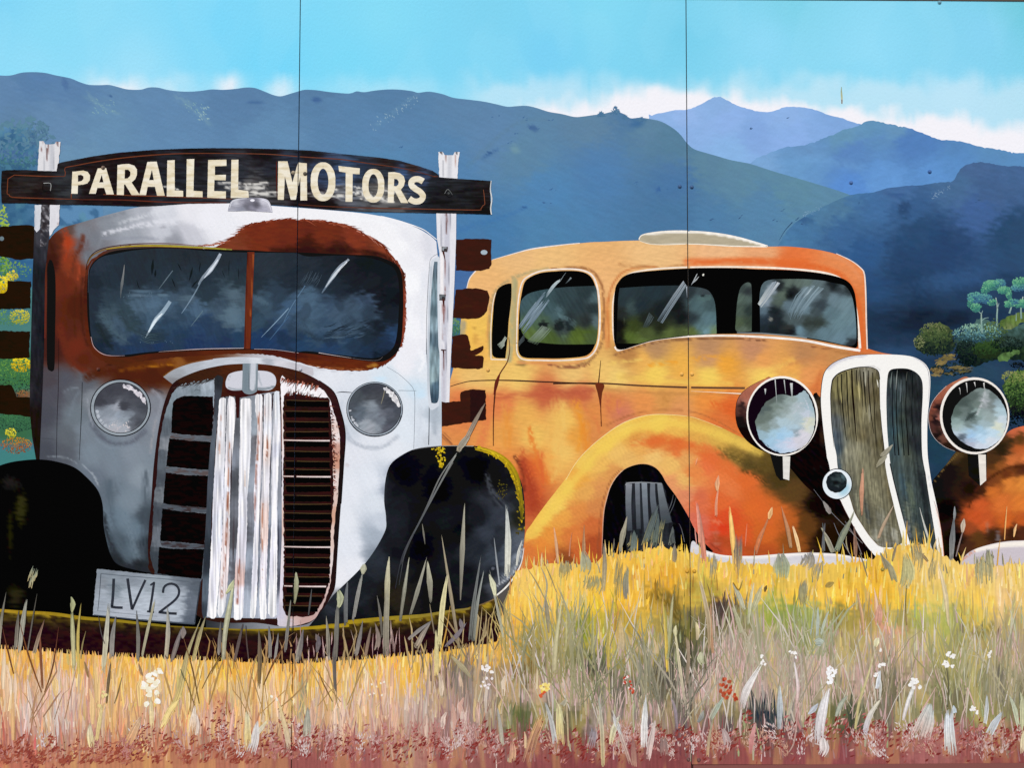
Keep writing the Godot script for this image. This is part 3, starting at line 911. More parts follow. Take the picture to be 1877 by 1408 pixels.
# ---------------------------------------------------------------- the orange car
func build_car() -> void:
	sheet(0, 0, 1)
	var car := thing("car", "rusty orange and yellow vintage saloon car painted in long grass, right of the white truck", "car", Vector2(1330, 1035))
	# body shell
	var o := PackedVector2Array()
	sheet(500, 400)
	o.append_array(q([880, 1600, 880, 1600, 895, 1250, 905, 1000, 960, 850, 1005, 640, 1010, 560, 1040, 410, 1048, 355, 1060, 320, 1090, 285, 1130, 255, 1180, 225, 1300, 190, 1400, 165, 1550, 145, 1700, 130]))
	sheet(1000, 400)
	o.append_array(q([300, 127, 500, 120, 700, 128, 1000, 140, 1190, 152, 1300, 152, 1430, 165, 1550, 190, 1640, 230, 1690, 270, 1710, 300, 1718, 400, 1722, 560, 1726, 700, 1726, 700, 1800, 722, 1877, 736, 1960, 760, 1960, 760, 1960, 1500]))
	sheet(0, 0, 1)
	o.append_array(q([1740, 1050, 1740, 1050, 800, 1050, 800, 1050]))
	var shell := flow(o, true, 4.0)
	var b := coat(shell, "e8a85c", 3.0, 3.0)
	b.blend([960, 470, "efbd80", 1000, 480, "efbf7e", 1200, 462, "f0c084", 1320, 468, "f1b986", 1400, 470, "eda876", 1450, 480, "e8743c", 1550, 500, "ea8a52", 1580, 560, "e07a40", 1580, 630, "d9713a", 1110, 520, "efb678", 1112, 600, "f0b266", 1105, 680, "f2c46e", 890, 540, "f0b878", 880, 600, "f5c45c", 872, 640, "f2b858", 905, 690, "f0c46c", 950, 690, "f3c76c", 1050, 688, "efc172", 870, 690, "efc070",
		1200, 640, "b88a5e", 1300, 635, "b98860", 1380, 640, "c58a64", 1470, 650, "bd8456", 1540, 655, "c88a52", 1150, 650, "b98048", 1180, 662, "efb258", 1300, 655, "cc9466", 1250, 668, "eeb04c", 1330, 668, "efa43c", 1400, 662, "eba058", 1450, 672, "eea852", 1480, 690, "ea9a58", 1130, 690, "f4cd72", 1200, 684, "f8d05e", 1300, 690, "f8d260", 1400, 690, "f8d164", 1450, 695, "f0b45c", 1500, 710, "dc7a40", 1490, 740, "d4703a",
		860, 740, "dd7444", 920, 740, "e07c48", 1000, 722, "c6603e", 1060, 722, "cc6844", 960, 760, "ecae56", 980, 800, "f0bf60", 1040, 770, "f1bc5c", 1060, 800, "e9a044", 1030, 830, "f2c266", 925, 800, "eaa04e", 930, 850, "e88c44", 975, 860, "d8602e", 960, 900, "b8482a", 1010, 840, "efa24c", 1090, 760, "e08a48", 1088, 800, "dd8a4a", 1125, 740, "dc8248", 1140, 755, "d67c5a", 1180, 740, "e8924e", 1220, 735, "d8944e", 1300, 730, "ee9040", 1340, 750, "e2662c", 1320, 770, "dd7238", 1240, 752, "e4985c"], 1.6, 0.25)
	sheet(1000, 400)
	b.streak(0.1, 10, 1.0, 20.0)
	b.stroke([400, 250, 600, 262, 760, 250], 26, 14, "9a6238", 0.75, 0.8, 0.5).stroke([760, 235, 1100, 235, 1400, 255, 1560, 290, 1640, 370, 1690, 500, 1700, 700], 62, 34, "e2652c", 0.85, 0.8, 0.25).stroke([800, 245, 1000, 225, 1200, 225, 1400, 235], 40, 50, "e66a2e", 0.7, 0.9, 0.5).stroke([1500, 190, 1620, 240, 1690, 330], 40, 26, "eb9666", 0.6, 0.8, 0.3)
	b.stroke([340, 690, 335, 500, 345, 400, 385, 320, 450, 275, 600, 258], 24, 12, "c8703a", 0.85, 0.8, 0.3).stroke([325, 700, 322, 560, 330, 430], 26, 22, "e0854a", 0.6, 0.9, 0.3)
	b.stroke([370, 735, 500, 690, 640, 660, 780, 650], 16, 26, "6b4230", 0.75, 0.8, 0.7).stroke([760, 650, 900, 645, 1060, 650, 1180, 660], 16, 14, "5a2e20", 0.8, 0.8, 0.7).stroke([1420, 690, 1500, 700, 1560, 705], 10, 10, "7a4028", 0.7, 0.8, 0.7).stroke([1560, 720, 1700, 735, 1860, 755], 30, 40, "a86c3c", 0.6, 0.9, 0.5)
	b.stroke([560, 790, 640, 780, 700, 775], 40, 30, "f0a030", 0.8, 0.7, 0.8).stroke([800, 760, 900, 745, 1000, 760], 44, 24, "f0a234", 0.75, 0.7, 0.7).stroke([350, 780, 420, 770, 520, 760], 40, 20, "f4cc68", 0.8, 0.8, 0.5).stroke([400, 850, 700, 880, 1000, 890], 60, 40, "f7cf5e", 0.7, 0.9, 0.3).stroke([1100, 830, 1250, 800, 1330, 760], 60, 40, "f5c864", 0.6, 0.9, 0.5).dab(450, 850, 60, 26, 0, "c99458", 0.35, 0.8, 0.6).dab(660, 860, 40, 20, 0, "d8a058", 0.35, 0.8, 0.6)
	b.stroke([1290, 790, 1420, 760, 1500, 740], 40, 40, "c8804c", 0.5, 0.9, 0.5).stroke([1450, 960, 1460, 880, 1480, 820], 30, 26, "cc6c3a", 0.6, 0.8, 0.4)
	b.stroke([300, 915, 600, 940, 1060, 945], 22, 26, "a8713e", 0.35, 0.9, 0.4).stroke([330, 960, 340, 1020, 345, 1060], 60, 40, "cc6a48", 0.6, 0.8, 0.7).stroke([390, 990, 395, 1040], 40, 40, "c8626a", 0.45, 0.8, 0.7).stroke([640, 960, 645, 1000], 60, 40, "b87a3c", 0.4, 0.8, 0.7).stroke([330, 1110, 480, 1050, 650, 1030, 780, 1040, 900, 1080, 1040, 1160], 22, 10, "a05c34", 0.6, 0.8, 0.5).stroke([900, 1000, 1010, 1040, 1050, 1120], 70, 40, "dd5c26", 0.7, 0.9, 0.6)
	b.stroke([0, 925, 120, 940, 260, 925], 44, 50, "b45038", 0.7, 0.8, 0.6).stroke([160, 990, 190, 1100, 230, 1250], 90, 50, "e8943c", 0.8, 0.7, 0.6).stroke([90, 1000, 100, 1100, 60, 1250], 60, 90, "f2c468", 0.7, 0.8, 0.5).stroke([210, 1020, 270, 1080, 290, 1150], 40, 30, "dd7a44", 0.6, 0.8, 0.6)
	sheet(500, 400)
	b.stroke([1200, 960, 1450, 950, 1700, 960], 60, 60, "c05a3c", 0.65, 0.8, 0.7).stroke([1240, 1000, 1250, 1100, 1240, 1250], 60, 50, "e9a14e", 0.6, 0.8, 0.6).stroke([1640, 1000, 1660, 1120, 1640, 1250], 50, 30, "ec962e", 0.7, 0.8, 0.7).stroke([1380, 1130, 1420, 1300, 1480, 1408], 40, 90, "e67a30", 0.8, 0.7, 0.7).stroke([1340, 1240, 1360, 1330, 1340, 1408], 30, 60, "c85a30", 0.7, 0.8, 0.7).stroke([1160, 960, 1150, 1100, 1120, 1210], 50, 80, "e27a48", 0.75, 0.8, 0.4)
	b.stroke([1040, 560, 1075, 650, 1080, 720], 60, 30, "f7c454", 0.7, 0.8, 0.4).dab(1090, 650, 22, 40, 0, "d29a48", 0.6, 0.7, 0.4).dab(1085, 590, 14, 12, 0, "c09040", 0.6, 0.6).stroke([1020, 570, 1015, 640], 60, 40, "a49c84", 0.85, 0.5, 0.2).stroke([1175, 740, 1165, 560, 1180, 440, 1215, 370, 1270, 335], 36, 20, "8c8668", 0.7, 0.8, 0.4).stroke([1290, 320, 1400, 285, 1480, 272], 30, 16, "a09a74", 0.75, 0.8, 0.4).stroke([1150, 660, 1160, 560, 1170, 480], 26, 20, "d68a50", 0.5, 0.8, 0.4)
	b.stroke([1300, 340, 1290, 540, 1275, 720, 1270, 760], 44, 44, "b3ab7e", 0.95, 0.5, 0.25).stroke([1310, 345, 1302, 560, 1312, 730, 1350, 775], 24, 26, "a9a076", 0.7, 0.7, 0.3).stroke([1500, 275, 1680, 270, 1760, 340, 1780, 470, 1770, 600], 26, 20, "8a5230", 0.8, 0.7, 0.5).stroke([1780, 500, 1775, 650, 1700, 770, 1540, 800], 24, 26, "6e4430", 0.65, 0.8, 0.6).stroke([1320, 775, 1500, 782, 1640, 775, 1740, 700], 28, 20, "d9844e", 0.7, 0.8, 0.3).dab(1340, 790, 50, 8, 5, "8a6c40", 0.9, 0.6, 0.4).stroke([1480, 788, 1560, 800, 1640, 802, 1700, 785], 14, 22, "7a4030", 0.8, 0.7, 0.6)
	sheet(500, 800)
	b.stroke([1330, 120, 1380, 260, 1400, 380], 60, 120, "a8402a", 0.75, 0.9, 0.7).stroke([1300, 110, 1340, 180, 1350, 290], 30, 30, "4a2018", 0.8, 0.8, 0.6).stroke([1440, 100, 1450, 240, 1430, 330], 60, 60, "dd6430", 0.8, 0.8, 0.7).stroke([1545, 30, 1530, 160, 1500, 240], 70, 40, "efb45c", 0.7, 0.8, 0.6).stroke([920, 0, 960, 40], 60, 30, "6a3a2a", 0.7, 0.8, 0.6)
	b.each(func(x: float, y: float, k: Color): return k.lerp(Color.html("f4d092"), 0.04))
	sheet(0, 0, 1)
	b.stroke([958, 846, 970, 890, 982, 930], 26, 50, "a83e24", 0.7, 0.8, 0.5).stroke([1020, 745, 1016, 800, 1022, 860], 44, 60, "f3c468", 0.55, 0.8, 0.6).stroke([1072, 780, 1076, 830], 26, 20, "ea8c30", 0.6, 0.7, 0.6).stroke([930, 760, 932, 815], 30, 24, "ea9038", 0.5, 0.7, 0.6)
	b.put(car, "body", 10)
	sheet(1000, 400)
	sheet(500, 400)
	band(car, "roof_edge", [1040, 400, 1048, 355, 1062, 318, 1092, 283], 4, 6, "f4e6da", 11)
	band(car, "roof_edge", [1178, 224, 1300, 189, 1400, 164, 1550, 144, 1650, 134], 2, 4, "f0e4dc", 11, "", 7)
	sheet(1000, 400)
	band(car, "roof_edge", [1560, 190, 1640, 228, 1692, 268, 1712, 304, 1719, 420, 1722, 560, 1727, 705], 3, 7, "f8e8dc", 11, "f0d8c8", 8)
	# roof hatch
	var hatch := coat(cur([500, 118, 508, 96, 550, 80, 650, 70, 760, 70, 900, 80, 1020, 100, 1120, 128, 1195, 152, 1195, 152, 1000, 150, 800, 140, 640, 142, 570, 140, 530, 128]), "b8ac92", 3, 3)
	hatch.stroke([540, 82, 760, 72, 900, 84, 1050, 112, 1190, 152], 18, 14, "fbf3e6", 1.0, 0.4).stroke([560, 142, 760, 140, 1000, 150], 6, 6, "e8dcc8", 0.9, 0.5).streak(0.08, 5, 2, 16).put(car, "roof_hatch", 11)
	band(car, "hatch_edge", [502, 116, 510, 96, 550, 82, 650, 71, 760, 71, 900, 81, 1020, 101, 1120, 128, 1192, 150], 5, 8, "f6ecdc", 11.3, "fdf6ec", 11)
	band(car, "hatch_edge", [505, 122, 560, 138, 640, 142, 800, 139, 1000, 150, 1190, 153], 3, 6, "efe4d0", 11.3, "fbf3e6", 5)
	# belt line, seams
	sheet(500, 400)
	band(car, "belt_line", [955, 905, 1010, 888, 1080, 875, 1250, 872, 1450, 880, 1700, 890, 1760, 893], 4, 7, "4a3226", 11, "3a201a", 8)
	sheet(1000, 400)
	band(car, "belt_line", [40, 890, 290, 888, 500, 900, 760, 910, 1070, 914], 7, 12, "46281e", 11, "6a4a34", 9)
	band(car, "trim_line", [780, 930, 900, 936, 1052, 944], 1, 5, "f8e4c8", 11.4, "fdf4e4")
	sheet(500, 400)
	band(car, "door_seam", [1268, 640, 1274, 700, 1262, 770, 1225, 830, 1203, 880, 1190, 1000, 1186, 1100, 1186, 1225], 3, 4, "6a3826", 11.4, "4a2018", 9)
	band(car, "rust_run", [1222, 835, 1205, 880, 1190, 950], 4, 6, "6a281a", 11.5, "5a2018", 22)
	sheet(1000, 400)
	band(car, "door_seam", [296, 765, 290, 830, 284, 890], 3, 7, "4a2a1c", 11.4, "3a1a14")
	flat(car, "rust_run", rough(cur([266, 892, 290, 885, 316, 900, 304, 940, 299, 1010, 302, 1120, 297, 1120, 292, 1010, 280, 945]), 0.3), "6a2e1c", 11.5)
	# rear quarter window, side window, windscreen: black opening, glass, white rim
	sheet(820, 480, 5.866)
	band(car, "window_rim", [520, 330, 495, 420, 478, 560, 468, 760, 470, 1050, 470, 1050, 640, 1052], 7, 11, "f6e6d6", 12)
	flat(car, "quarter_window", cur([690, 235, 690, 235, 660, 232, 600, 250, 545, 290, 520, 350, 500, 450, 488, 600, 478, 780, 480, 960, 490, 1010, 530, 1035, 625, 1038, 625, 1038, 650, 800, 660, 640, 680, 480, 690, 360]), "0b0a0b", 13, 0.05)
	band(car, "window_rim", [745, 880, 748, 700, 755, 500, 775, 330, 810, 210, 880, 150, 1000, 100, 1150, 82, 1350, 78, 1480, 100, 1560, 150, 1605, 250, 1630, 400, 1640, 600, 1630, 800, 1600, 930, 1540, 1010, 1450, 1045, 1200, 1062, 1000, 1060, 850, 1056, 780, 1030, 748, 970, 745, 870], 11, 11, "f4e4d6", 12, "f8eadc", 20)
	var w := coat(cur([762, 900, 765, 700, 775, 500, 800, 330, 830, 220, 890, 165, 1000, 120, 1150, 102, 1350, 96, 1470, 115, 1545, 165, 1590, 260, 1615, 400, 1624, 600, 1612, 800, 1580, 910, 1530, 985, 1440, 1022, 1200, 1040, 1000, 1038, 850, 1034, 790, 1010, 765, 960]), "0a0a0b", 3, 3)
	w.put(car, "side_window", 13)
	w = coat(cur([785, 560, 780, 480, 800, 410, 860, 350, 960, 315, 1100, 290, 1300, 270, 1590, 258, 1590, 258, 1605, 300, 1618, 420, 1624, 600, 1614, 790, 1595, 885, 1595, 885, 1400, 888, 1200, 886, 1000, 868, 880, 840, 820, 790, 785, 700]), "36474b", 2.5, 2.5)
	w.blend([800, 420, "41585e", 1000, 340, "3a5056", 1300, 350, "344448", 1500, 330, "2c393c", 1560, 500, "2a3436", 1400, 480, "2f3c40", 1250, 420, "324246", 1100, 500, "40565a", 1200, 560, "4a6266", 1000, 640, "4d6450", 1300, 600, "2c3638", 1500, 640, "2a3030", 900, 800, "5a6e3a", 1100, 830, "4c5f30", 1400, 800, "55682c", 1550, 760, "4a5a34", 1250, 700, "3a4444", 1590, 400, "51666a", 1600, 640, "5a6c70"], 1.7, 0.45)
	w.dab(1030, 690, 60, 80, 0, "16191c", 0.9, 0.4, 0.6).dab(1200, 690, 56, 90, 10, "1c2224", 0.9, 0.4, 0.6).dab(1320, 690, 60, 70, 0, "1e2628", 0.85, 0.4, 0.6).dab(1240, 590, 110, 30, 25, "5d767a", 0.7, 0.5, 0.8).dab(1350, 660, 50, 40, 40, "566c6c", 0.6, 0.5, 0.8).dab(1190, 510, 50, 40, -40, "5c747c", 0.6, 0.6, 0.9).dab(1250, 800, 40, 50, 0, "566c50", 0.7, 0.6, 0.7).dab(1420, 760, 150, 40, 0, "4e6028", 0.8, 0.6, 0.6)
	w.streak(0.18, 60, 1.5, 14).put(car, "reflection", 14)
	var m := marks()
	for i in 26:
		var off := rng.randf_range(-60, 70)
		var t0 := rng.randf_range(0.0, 0.4)
		var t1 := rng.randf_range(0.6, 1.0)
		var a := Vector2(1080, 330)
		var e := Vector2(770, 760)
		m.ribbon(q([a.x + (e.x - a.x) * t0 + off * 0.75, a.y + (e.y - a.y) * t0 + off * 0.5, a.x + (e.x - a.x) * (t0 + t1) * 0.5 + off * 0.75, a.y + (e.y - a.y) * (t0 + t1) * 0.5 + off * 0.5, a.x + (e.x - a.x) * t1 + off * 0.75, a.y + (e.y - a.y) * t1 + off * 0.5]), 0.6, 0.6, ["8496a4", "6c7f8c", "9dafbc", "586a74"][i % 4], ["5a6c78", "8a9ca8"][i % 2], 2.6)
	m.brush(lin([1215, 190, 1150, 250, 1090, 330, 1050, 390], 2.5), 4, 6, 5, tone("b8c2c2"), tone("7f9098"), 0.2)
	m.ribbon(q([1275, 115, 1245, 155, 1220, 195]), 0.6, 1.2, "6a7478", "8a9498")
	m.ribbon(q([1330, 170, 1300, 205, 1270, 235]), 3.0, 0.6, "8a9498", "3a4448")
	for i in 16:
		var off := rng.randf_range(-40, 60)
		m.ribbon(q([1060 + off, 700 + off * 0.4, 990 + off, 780 + off * 0.4, 900 + off, 870 + off * 0.4]), 0.5, 0.4, "8a9a8a", "6a7a62", 1.5)
	for i in 10:
		var off := rng.randf_range(-20, 30)
		m.ribbon(q([640 - absf(off), 820 + off, 600 + off * 0.3, 870 + off, 552 + off * 0.8, 910 + off * 0.9]), 1.0, 0.5, "a4a89a", "8c9488", 2.2)
		m.ribbon(q([830, 800 + off * 1.4, 790, 850 + off, 760, 890 + off]), 0.5, 0.5, "4a5254", "3a4042", 1.0)
	m.put(car, "glass_glint", 15).set_meta("kind", "stuff")
	# windscreen
	sheet(1000, 400)
	band(car, "window_rim", [385, 705, 366, 640, 360, 560, 362, 450, 385, 370, 420, 320, 480, 290, 600, 272, 760, 264, 1000, 262, 1200, 266, 1400, 280, 1530, 302, 1610, 345, 1645, 400, 1668, 500, 1682, 620, 1688, 700], 8, 14, "f6e2cc", 12, "fdf0e0", 9)
	band(car, "window_rim", [372, 690, 385, 710, 420, 703, 560, 660, 700, 640, 900, 632, 1060, 634, 1250, 645, 1400, 660, 1550, 690, 1690, 712], 10, 14, "fbeee0", 12, "fdf3ea", 10)
	sheet(1110, 470, 7.8208)
	var ws := PackedVector2Array(q([170, 1330, 135, 1270, 118, 1180, 112, 1000, 112, 800, 118, 620, 140, 450, 180, 370, 240, 300, 340, 250, 480, 225, 800, 195, 1170, 172, 1500, 165, 1877, 168]))
	sheet(1340, 470, 7.219)
	ws.append_array(q([300, 168, 700, 178, 1000, 200, 1250, 235, 1450, 285, 1560, 350, 1620, 450, 1650, 600, 1668, 850, 1675, 1050, 1668, 1200, 1640, 1215, 1500, 1185, 1200, 1125, 900, 1075, 500, 1035, 100, 1025, -300, 1030]))
	sheet(1110, 470, 7.8208)
	ws.append_array(q([1400, 1125, 1180, 1140, 900, 1175, 650, 1215, 400, 1290, 260, 1335]))
	coat(flow(ws, true), "0a0a0b", 3, 3).streak(0.1, 0, 2, 9).put(car, "windscreen", 13)
	w = coat(cur([200, 455, 200, 455, 600, 428, 1000, 418, 1200, 430, 1400, 460, 1490, 510, 1550, 620, 1575, 760, 1585, 1000, 1588, 1112, 1588, 1112, 1180, 1132, 900, 1165, 650, 1205, 480, 1248, 480, 1248, 215, 1250, 215, 1250, 150, 1245, 150, 1245, 170, 800, 180, 600]), "2a3336", 2.2, 2.2)
	w.blend([300, 520, "2c393e", 700, 520, "27343a", 1000, 500, "2a353a", 1200, 520, "2d363a", 1450, 540, "3d464a", 1000, 700, "16191a", 800, 800, "1a2022", 500, 700, "243036", 350, 720, "3c4c4c", 250, 650, "2a363a", 220, 800, "262a28", 180, 1000, "12100f", 200, 1180, "16160f", 600, 900, "20241f", 400, 1000, "3a4522", 350, 1150, "52642c", 600, 1120, "4a5630", 800, 1000, "24281c", 900, 1110, "566436", 1100, 1080, "4c5832", 1250, 1090, "5c6a38", 1100, 900, "15171a", 1300, 700, "4d6468", 1350, 650, "526a6c", 1500, 700, "425558", 1450, 900, "5c777e", 1320, 1000, "5a757a", 1550, 900, "557076", 1450, 1080, "6a8a90", 1540, 1095, "6f8460", 1250, 900, "2c363a", 500, 1230, "5f7038"], 1.8, 0.45)
	w.streak(0.16, -52, 1.5, 16).stroke([430, 1090, 700, 1078, 1100, 1060, 1170, 1058], 6, 10, "7a8c5c", 0.7, 0.6, 0.6).stroke([275, 700, 268, 900, 272, 1120], 6, 6, "65705a", 0.8, 0.6).stroke([470, 1190, 700, 1165, 1000, 1130], 24, 14, "6f8a58", 0.5, 0.7, 0.7).dab(1430, 600, 120, 50, -10, "55706e", 0.7, 0.5, 0.7).dab(1390, 560, 40, 20, 0, "20282a", 0.8, 0.4, 0.6).dab(1420, 1080, 40, 40, -40, "76979e", 0.8, 0.5, 0.6)
	w.put(car, "reflection", 14)
	sheet(1340, 470, 7.219)
	w = coat(cur([70, 990, 60, 850, 70, 680, 85, 560, 115, 430, 160, 370, 210, 345, 250, 355, 268, 420, 272, 700, 268, 990, 268, 990]), "45524e", 2.2, 2.2)
	w.blend([150, 420, "3c4644", 220, 370, "55625c", 220, 460, "2c3234", 130, 560, "56665c", 200, 560, "51605a", 120, 720, "4a584e", 220, 720, "2c3634", 120, 880, "4e5c46", 220, 880, "3a463a", 160, 970, "5a685a"]).streak(0.2, -52, 1.5, 20).put(car, "reflection", 14)
	w = coat(cur([378, 690, 372, 560, 385, 440, 410, 370, 460, 325, 560, 305, 760, 300, 950, 300, 1200, 320, 1340, 350, 1480, 380, 1540, 430, 1590, 520, 1620, 650, 1645, 850, 1652, 1080, 1640, 1150, 1590, 1185, 1500, 1175, 1200, 1110, 900, 1062, 600, 1030, 380, 1005, 380, 1005]), "4a5a60", 2.2, 2.2)
	w.blend([440, 380, "55666c", 420, 520, "4f6068", 520, 450, "8896a0", 450, 600, "8a98a4", 640, 400, "23282a", 760, 350, "5c6a62", 880, 370, "5f6e66", 680, 500, "5a685c", 620, 600, "525f56", 780, 500, "14171a", 850, 440, "1c2022", 1000, 350, "62726c", 1150, 370, "5f6f72", 1350, 380, "1c2022", 1420, 420, "343c40", 1480, 400, "4e5c60", 1540, 420, "2c3234", 980, 450, "72848c", 900, 600, "6a7e88", 760, 650, "627680", 1100, 500, "687a82", 1250, 480, "485458", 1180, 640, "39444a", 1100, 720, "424e52", 1000, 700, "6a808a", 1350, 560, "6d838c", 1500, 600, "708890", 1550, 800, "6c868e", 1400, 900, "68828a", 1200, 1000, "647e88", 1450, 1080, "6a8490", 1600, 1000, "66808a", 1600, 1160, "2a3034", 1300, 750, "607880", 560, 720, "1c2226", 600, 850, "1f262a", 450, 850, "29343e", 440, 960, "222a30", 700, 950, "232a2c", 780, 850, "4c5a5c", 900, 830, "4a5658", 1000, 880, "39423e", 1150, 890, "353d38", 900, 980, "66808c", 780, 1000, "181c1e", 560, 980, "1c2224", 430, 720, "5c707c"], 2.0, 0.45)
	w.streak(0.14, -52, 1.5, 16).dab(1060, 885, 150, 34, -8, "343b38", 0.85, 0.6, 0.9).dab(740, 940, 110, 50, -4, "3a3a36", 0.6, 0.7, 0.9).dab(520, 830, 44, 34, -30, "8a8a82", 0.8, 0.5, 0.6).dab(905, 990, 40, 70, 0, "6c8893", 0.8, 0.5, 0.5).dab(790, 520, 30, 30, 0, "0f1214", 0.9, 0.5, 0.7)
	w.put(car, "reflection", 14)
	m = marks()
	for i in 18:
		var off := rng.randf_range(-50, 60)
		m.ribbon(q([585 + off, 330 + absf(off) * 0.4, 500 + off, 460, 420 + off * 0.8, 580, 370 + off * 0.4, 650 + off * 0.4]), 1.4, 0.7, ["b8bfc6", "98a4ae", "d8dcdc", "808e98"][i % 4], ["8a98a2", "c8ccc8"][i % 2], 2.2)
	for i in 30:
		var off := rng.randf_range(-140, 150)
		m.ribbon(q([1080 + off, 380 + absf(off) * 0.3, 980 + off, 520, 880 + off * 0.8, 680, 820 + off * 0.6, 800 + rng.randf_range(-60, 40)]), 0.4, 0.4, ["8298a2", "74888f", "9aaeb6"][i % 3], "6c808a", 1.5)
	m.ribbon(q([1060, 420, 1010, 490, 960, 545]), 0.6, 0.6, "c8d6dc", "98aab2", 2.2)
	m.ribbon(q([75, 1010, 400, 1018, 650, 1040, 880, 1060, 1000, 1080]), 1.4, 2.4, "8e989a", "76868c", 2.6)
	sheet(1110, 470, 7.8208)
	for i in 22:
		var off := rng.randf_range(-36, 46)
		m.ribbon(q([1130 + off * 0.5, 380 + off * 0.8, 1010 + off, 560 + off * 0.4, 880 + off, 760 + off * 0.4, 770 + off, 940 + off * 0.5]), 1.2, 0.5, ["a0a8ae", "7a8890", "8a98a2", "b8bec2"][i % 4], ["4c5860", "7c8a94"][i % 2], 2.0)
	m.ribbon(q([1310, 250, 1290, 290, 1250, 370, 1225, 410]), 1.0, 0.5, "b0b4b4", "9aa0a4", 2.4)
	m.ribbon(q([1335, 290, 1290, 340, 1240, 390]), 0.6, 0.6, "c0c4c4", "9aa0a4", 2.6)
	m.ribbon(q([1158, 430, 1160, 500, 1166, 590]), 2.6, 0.6, "9aa0a8", "7a828a")
	m.blot(pt(1396, 266), 1.7, 2.2, 0.3, tone("e8e6da"))
	for i in 12:
		var off := rng.randf_range(-30, 40)
		m.ribbon(q([650 + off, 830 + off, 610 + off, 920 + off * 0.6, 555 + off, 1020]), 0.3, 0.3, "5c6a6c", "3a4444", 0.8)
	m.put(car, "glass_glint", 15).set_meta("kind", "stuff")
	# front apron in shadow, far wing, near wing
	sheet(1237, 500)
	var ap := coat(cur([745, 650, 770, 660, 790, 700, 800, 850, 815, 960, 840, 1060, 900, 1250, 960, 1340, 1060, 1500, 1130, 1580, 1130, 1580, 500, 1580, 500, 1580, 440, 1000, 500, 950, 700, 800]), "0e0b0b", 4, 4)
	ap.dab(770, 720, 30, 90, 0, "4a3c2a", 0.8, 0.7).dab(790, 880, 20, 80, 0, "3a2618", 0.7, 0.7).dab(900, 1350, 60, 60, 40, "2a120c", 0.6, 0.8).streak(0.3, 40, 2, 10).put(car, "front_apron", 16)
	sheet(1690, 680, 3.909)
	var fw := coat(cur([70, 812, 110, 740, 170, 670, 240, 580, 300, 560, 450, 570, 560, 500, 600, 450, 640, 420, 700, 400, 760, 392, 900, 400, 1100, 440, 1100, 440, 1100, 1420, 1100, 1420, 220, 1400, 160, 1390, 140, 1250, 110, 1000]), "1a120e", 3, 3)
	fw.blend([90, 830, "14100e", 200, 720, "1a140e", 180, 1000, "0c0a0b", 240, 1200, "0d0a0a", 200, 1350, "100c0c", 300, 650, "2c2014", 250, 600, "503c20", 350, 850, "1a100c", 640, 440, "d06a44", 720, 415, "d87048", 700, 480, "5a3a1c", 620, 500, "3a2a16", 560, 560, "2a2014", 500, 640, "4a3018", 700, 560, "b85c2c", 640, 650, "d2743c", 560, 700, "8c5024", 720, 640, "e07c40", 600, 740, "6a3418", 500, 800, "7a4020", 420, 850, "3c2014", 680, 700, "5c3018", 720, 690, "50281a", 500, 860, "d2702e", 620, 800, "e08438", 720, 800, "e28a3a", 700, 950, "e07c34", 560, 950, "dd7434", 420, 960, "cf5c2c", 380, 1050, "cc5628", 450, 1100, "d05c2c", 600, 1080, "d26428", 720, 1080, "c45c28", 340, 1120, "9a4826", 400, 1200, "5c3a1c", 500, 1180, "3c2416", 650, 1160, "3c2014", 720, 1150, "502a1a", 320, 1250, "4a2a1a", 900, 800, "dd8036", 900, 450, "cc6a40"], 1.9, 0.35)
	fw.streak(0.1, -40, 2, 14).stroke([330, 980, 380, 860, 470, 780, 560, 720, 640, 690, 760, 680], 26, 40, "4a2412", 0.85, 0.7, 0.3).stroke([560, 700, 640, 640, 720, 580], 30, 60, "cc6c38", 0.6, 0.9, 0.5).stroke([80, 805, 160, 690, 250, 590], 4, 12, "7a6236", 0.9, 0.6).dab(540, 1190, 26, 50, 0, "8c8c94", 0.6, 0.8, 0.9).dab(465, 1130, 20, 60, 0, "b07860", 0.5, 0.8, 0.9)
	fw.put(car, "far_mudguard", 16)
	sheet(0, 0, 1)
	var nw := coat(cur([962, 1050, 962, 1050, 962, 985, 975, 960, 1000, 925, 1037, 877, 1055, 850, 1075, 826, 1102, 802, 1136, 778, 1170, 765, 1205, 760, 1259, 763, 1290, 772, 1324, 785, 1355, 800, 1400, 818, 1440, 850, 1475, 890, 1520, 930, 1560, 980, 1600, 1028, 1600, 1028, 1590, 1050, 1590, 1050]), "e0803c", 3, 3)
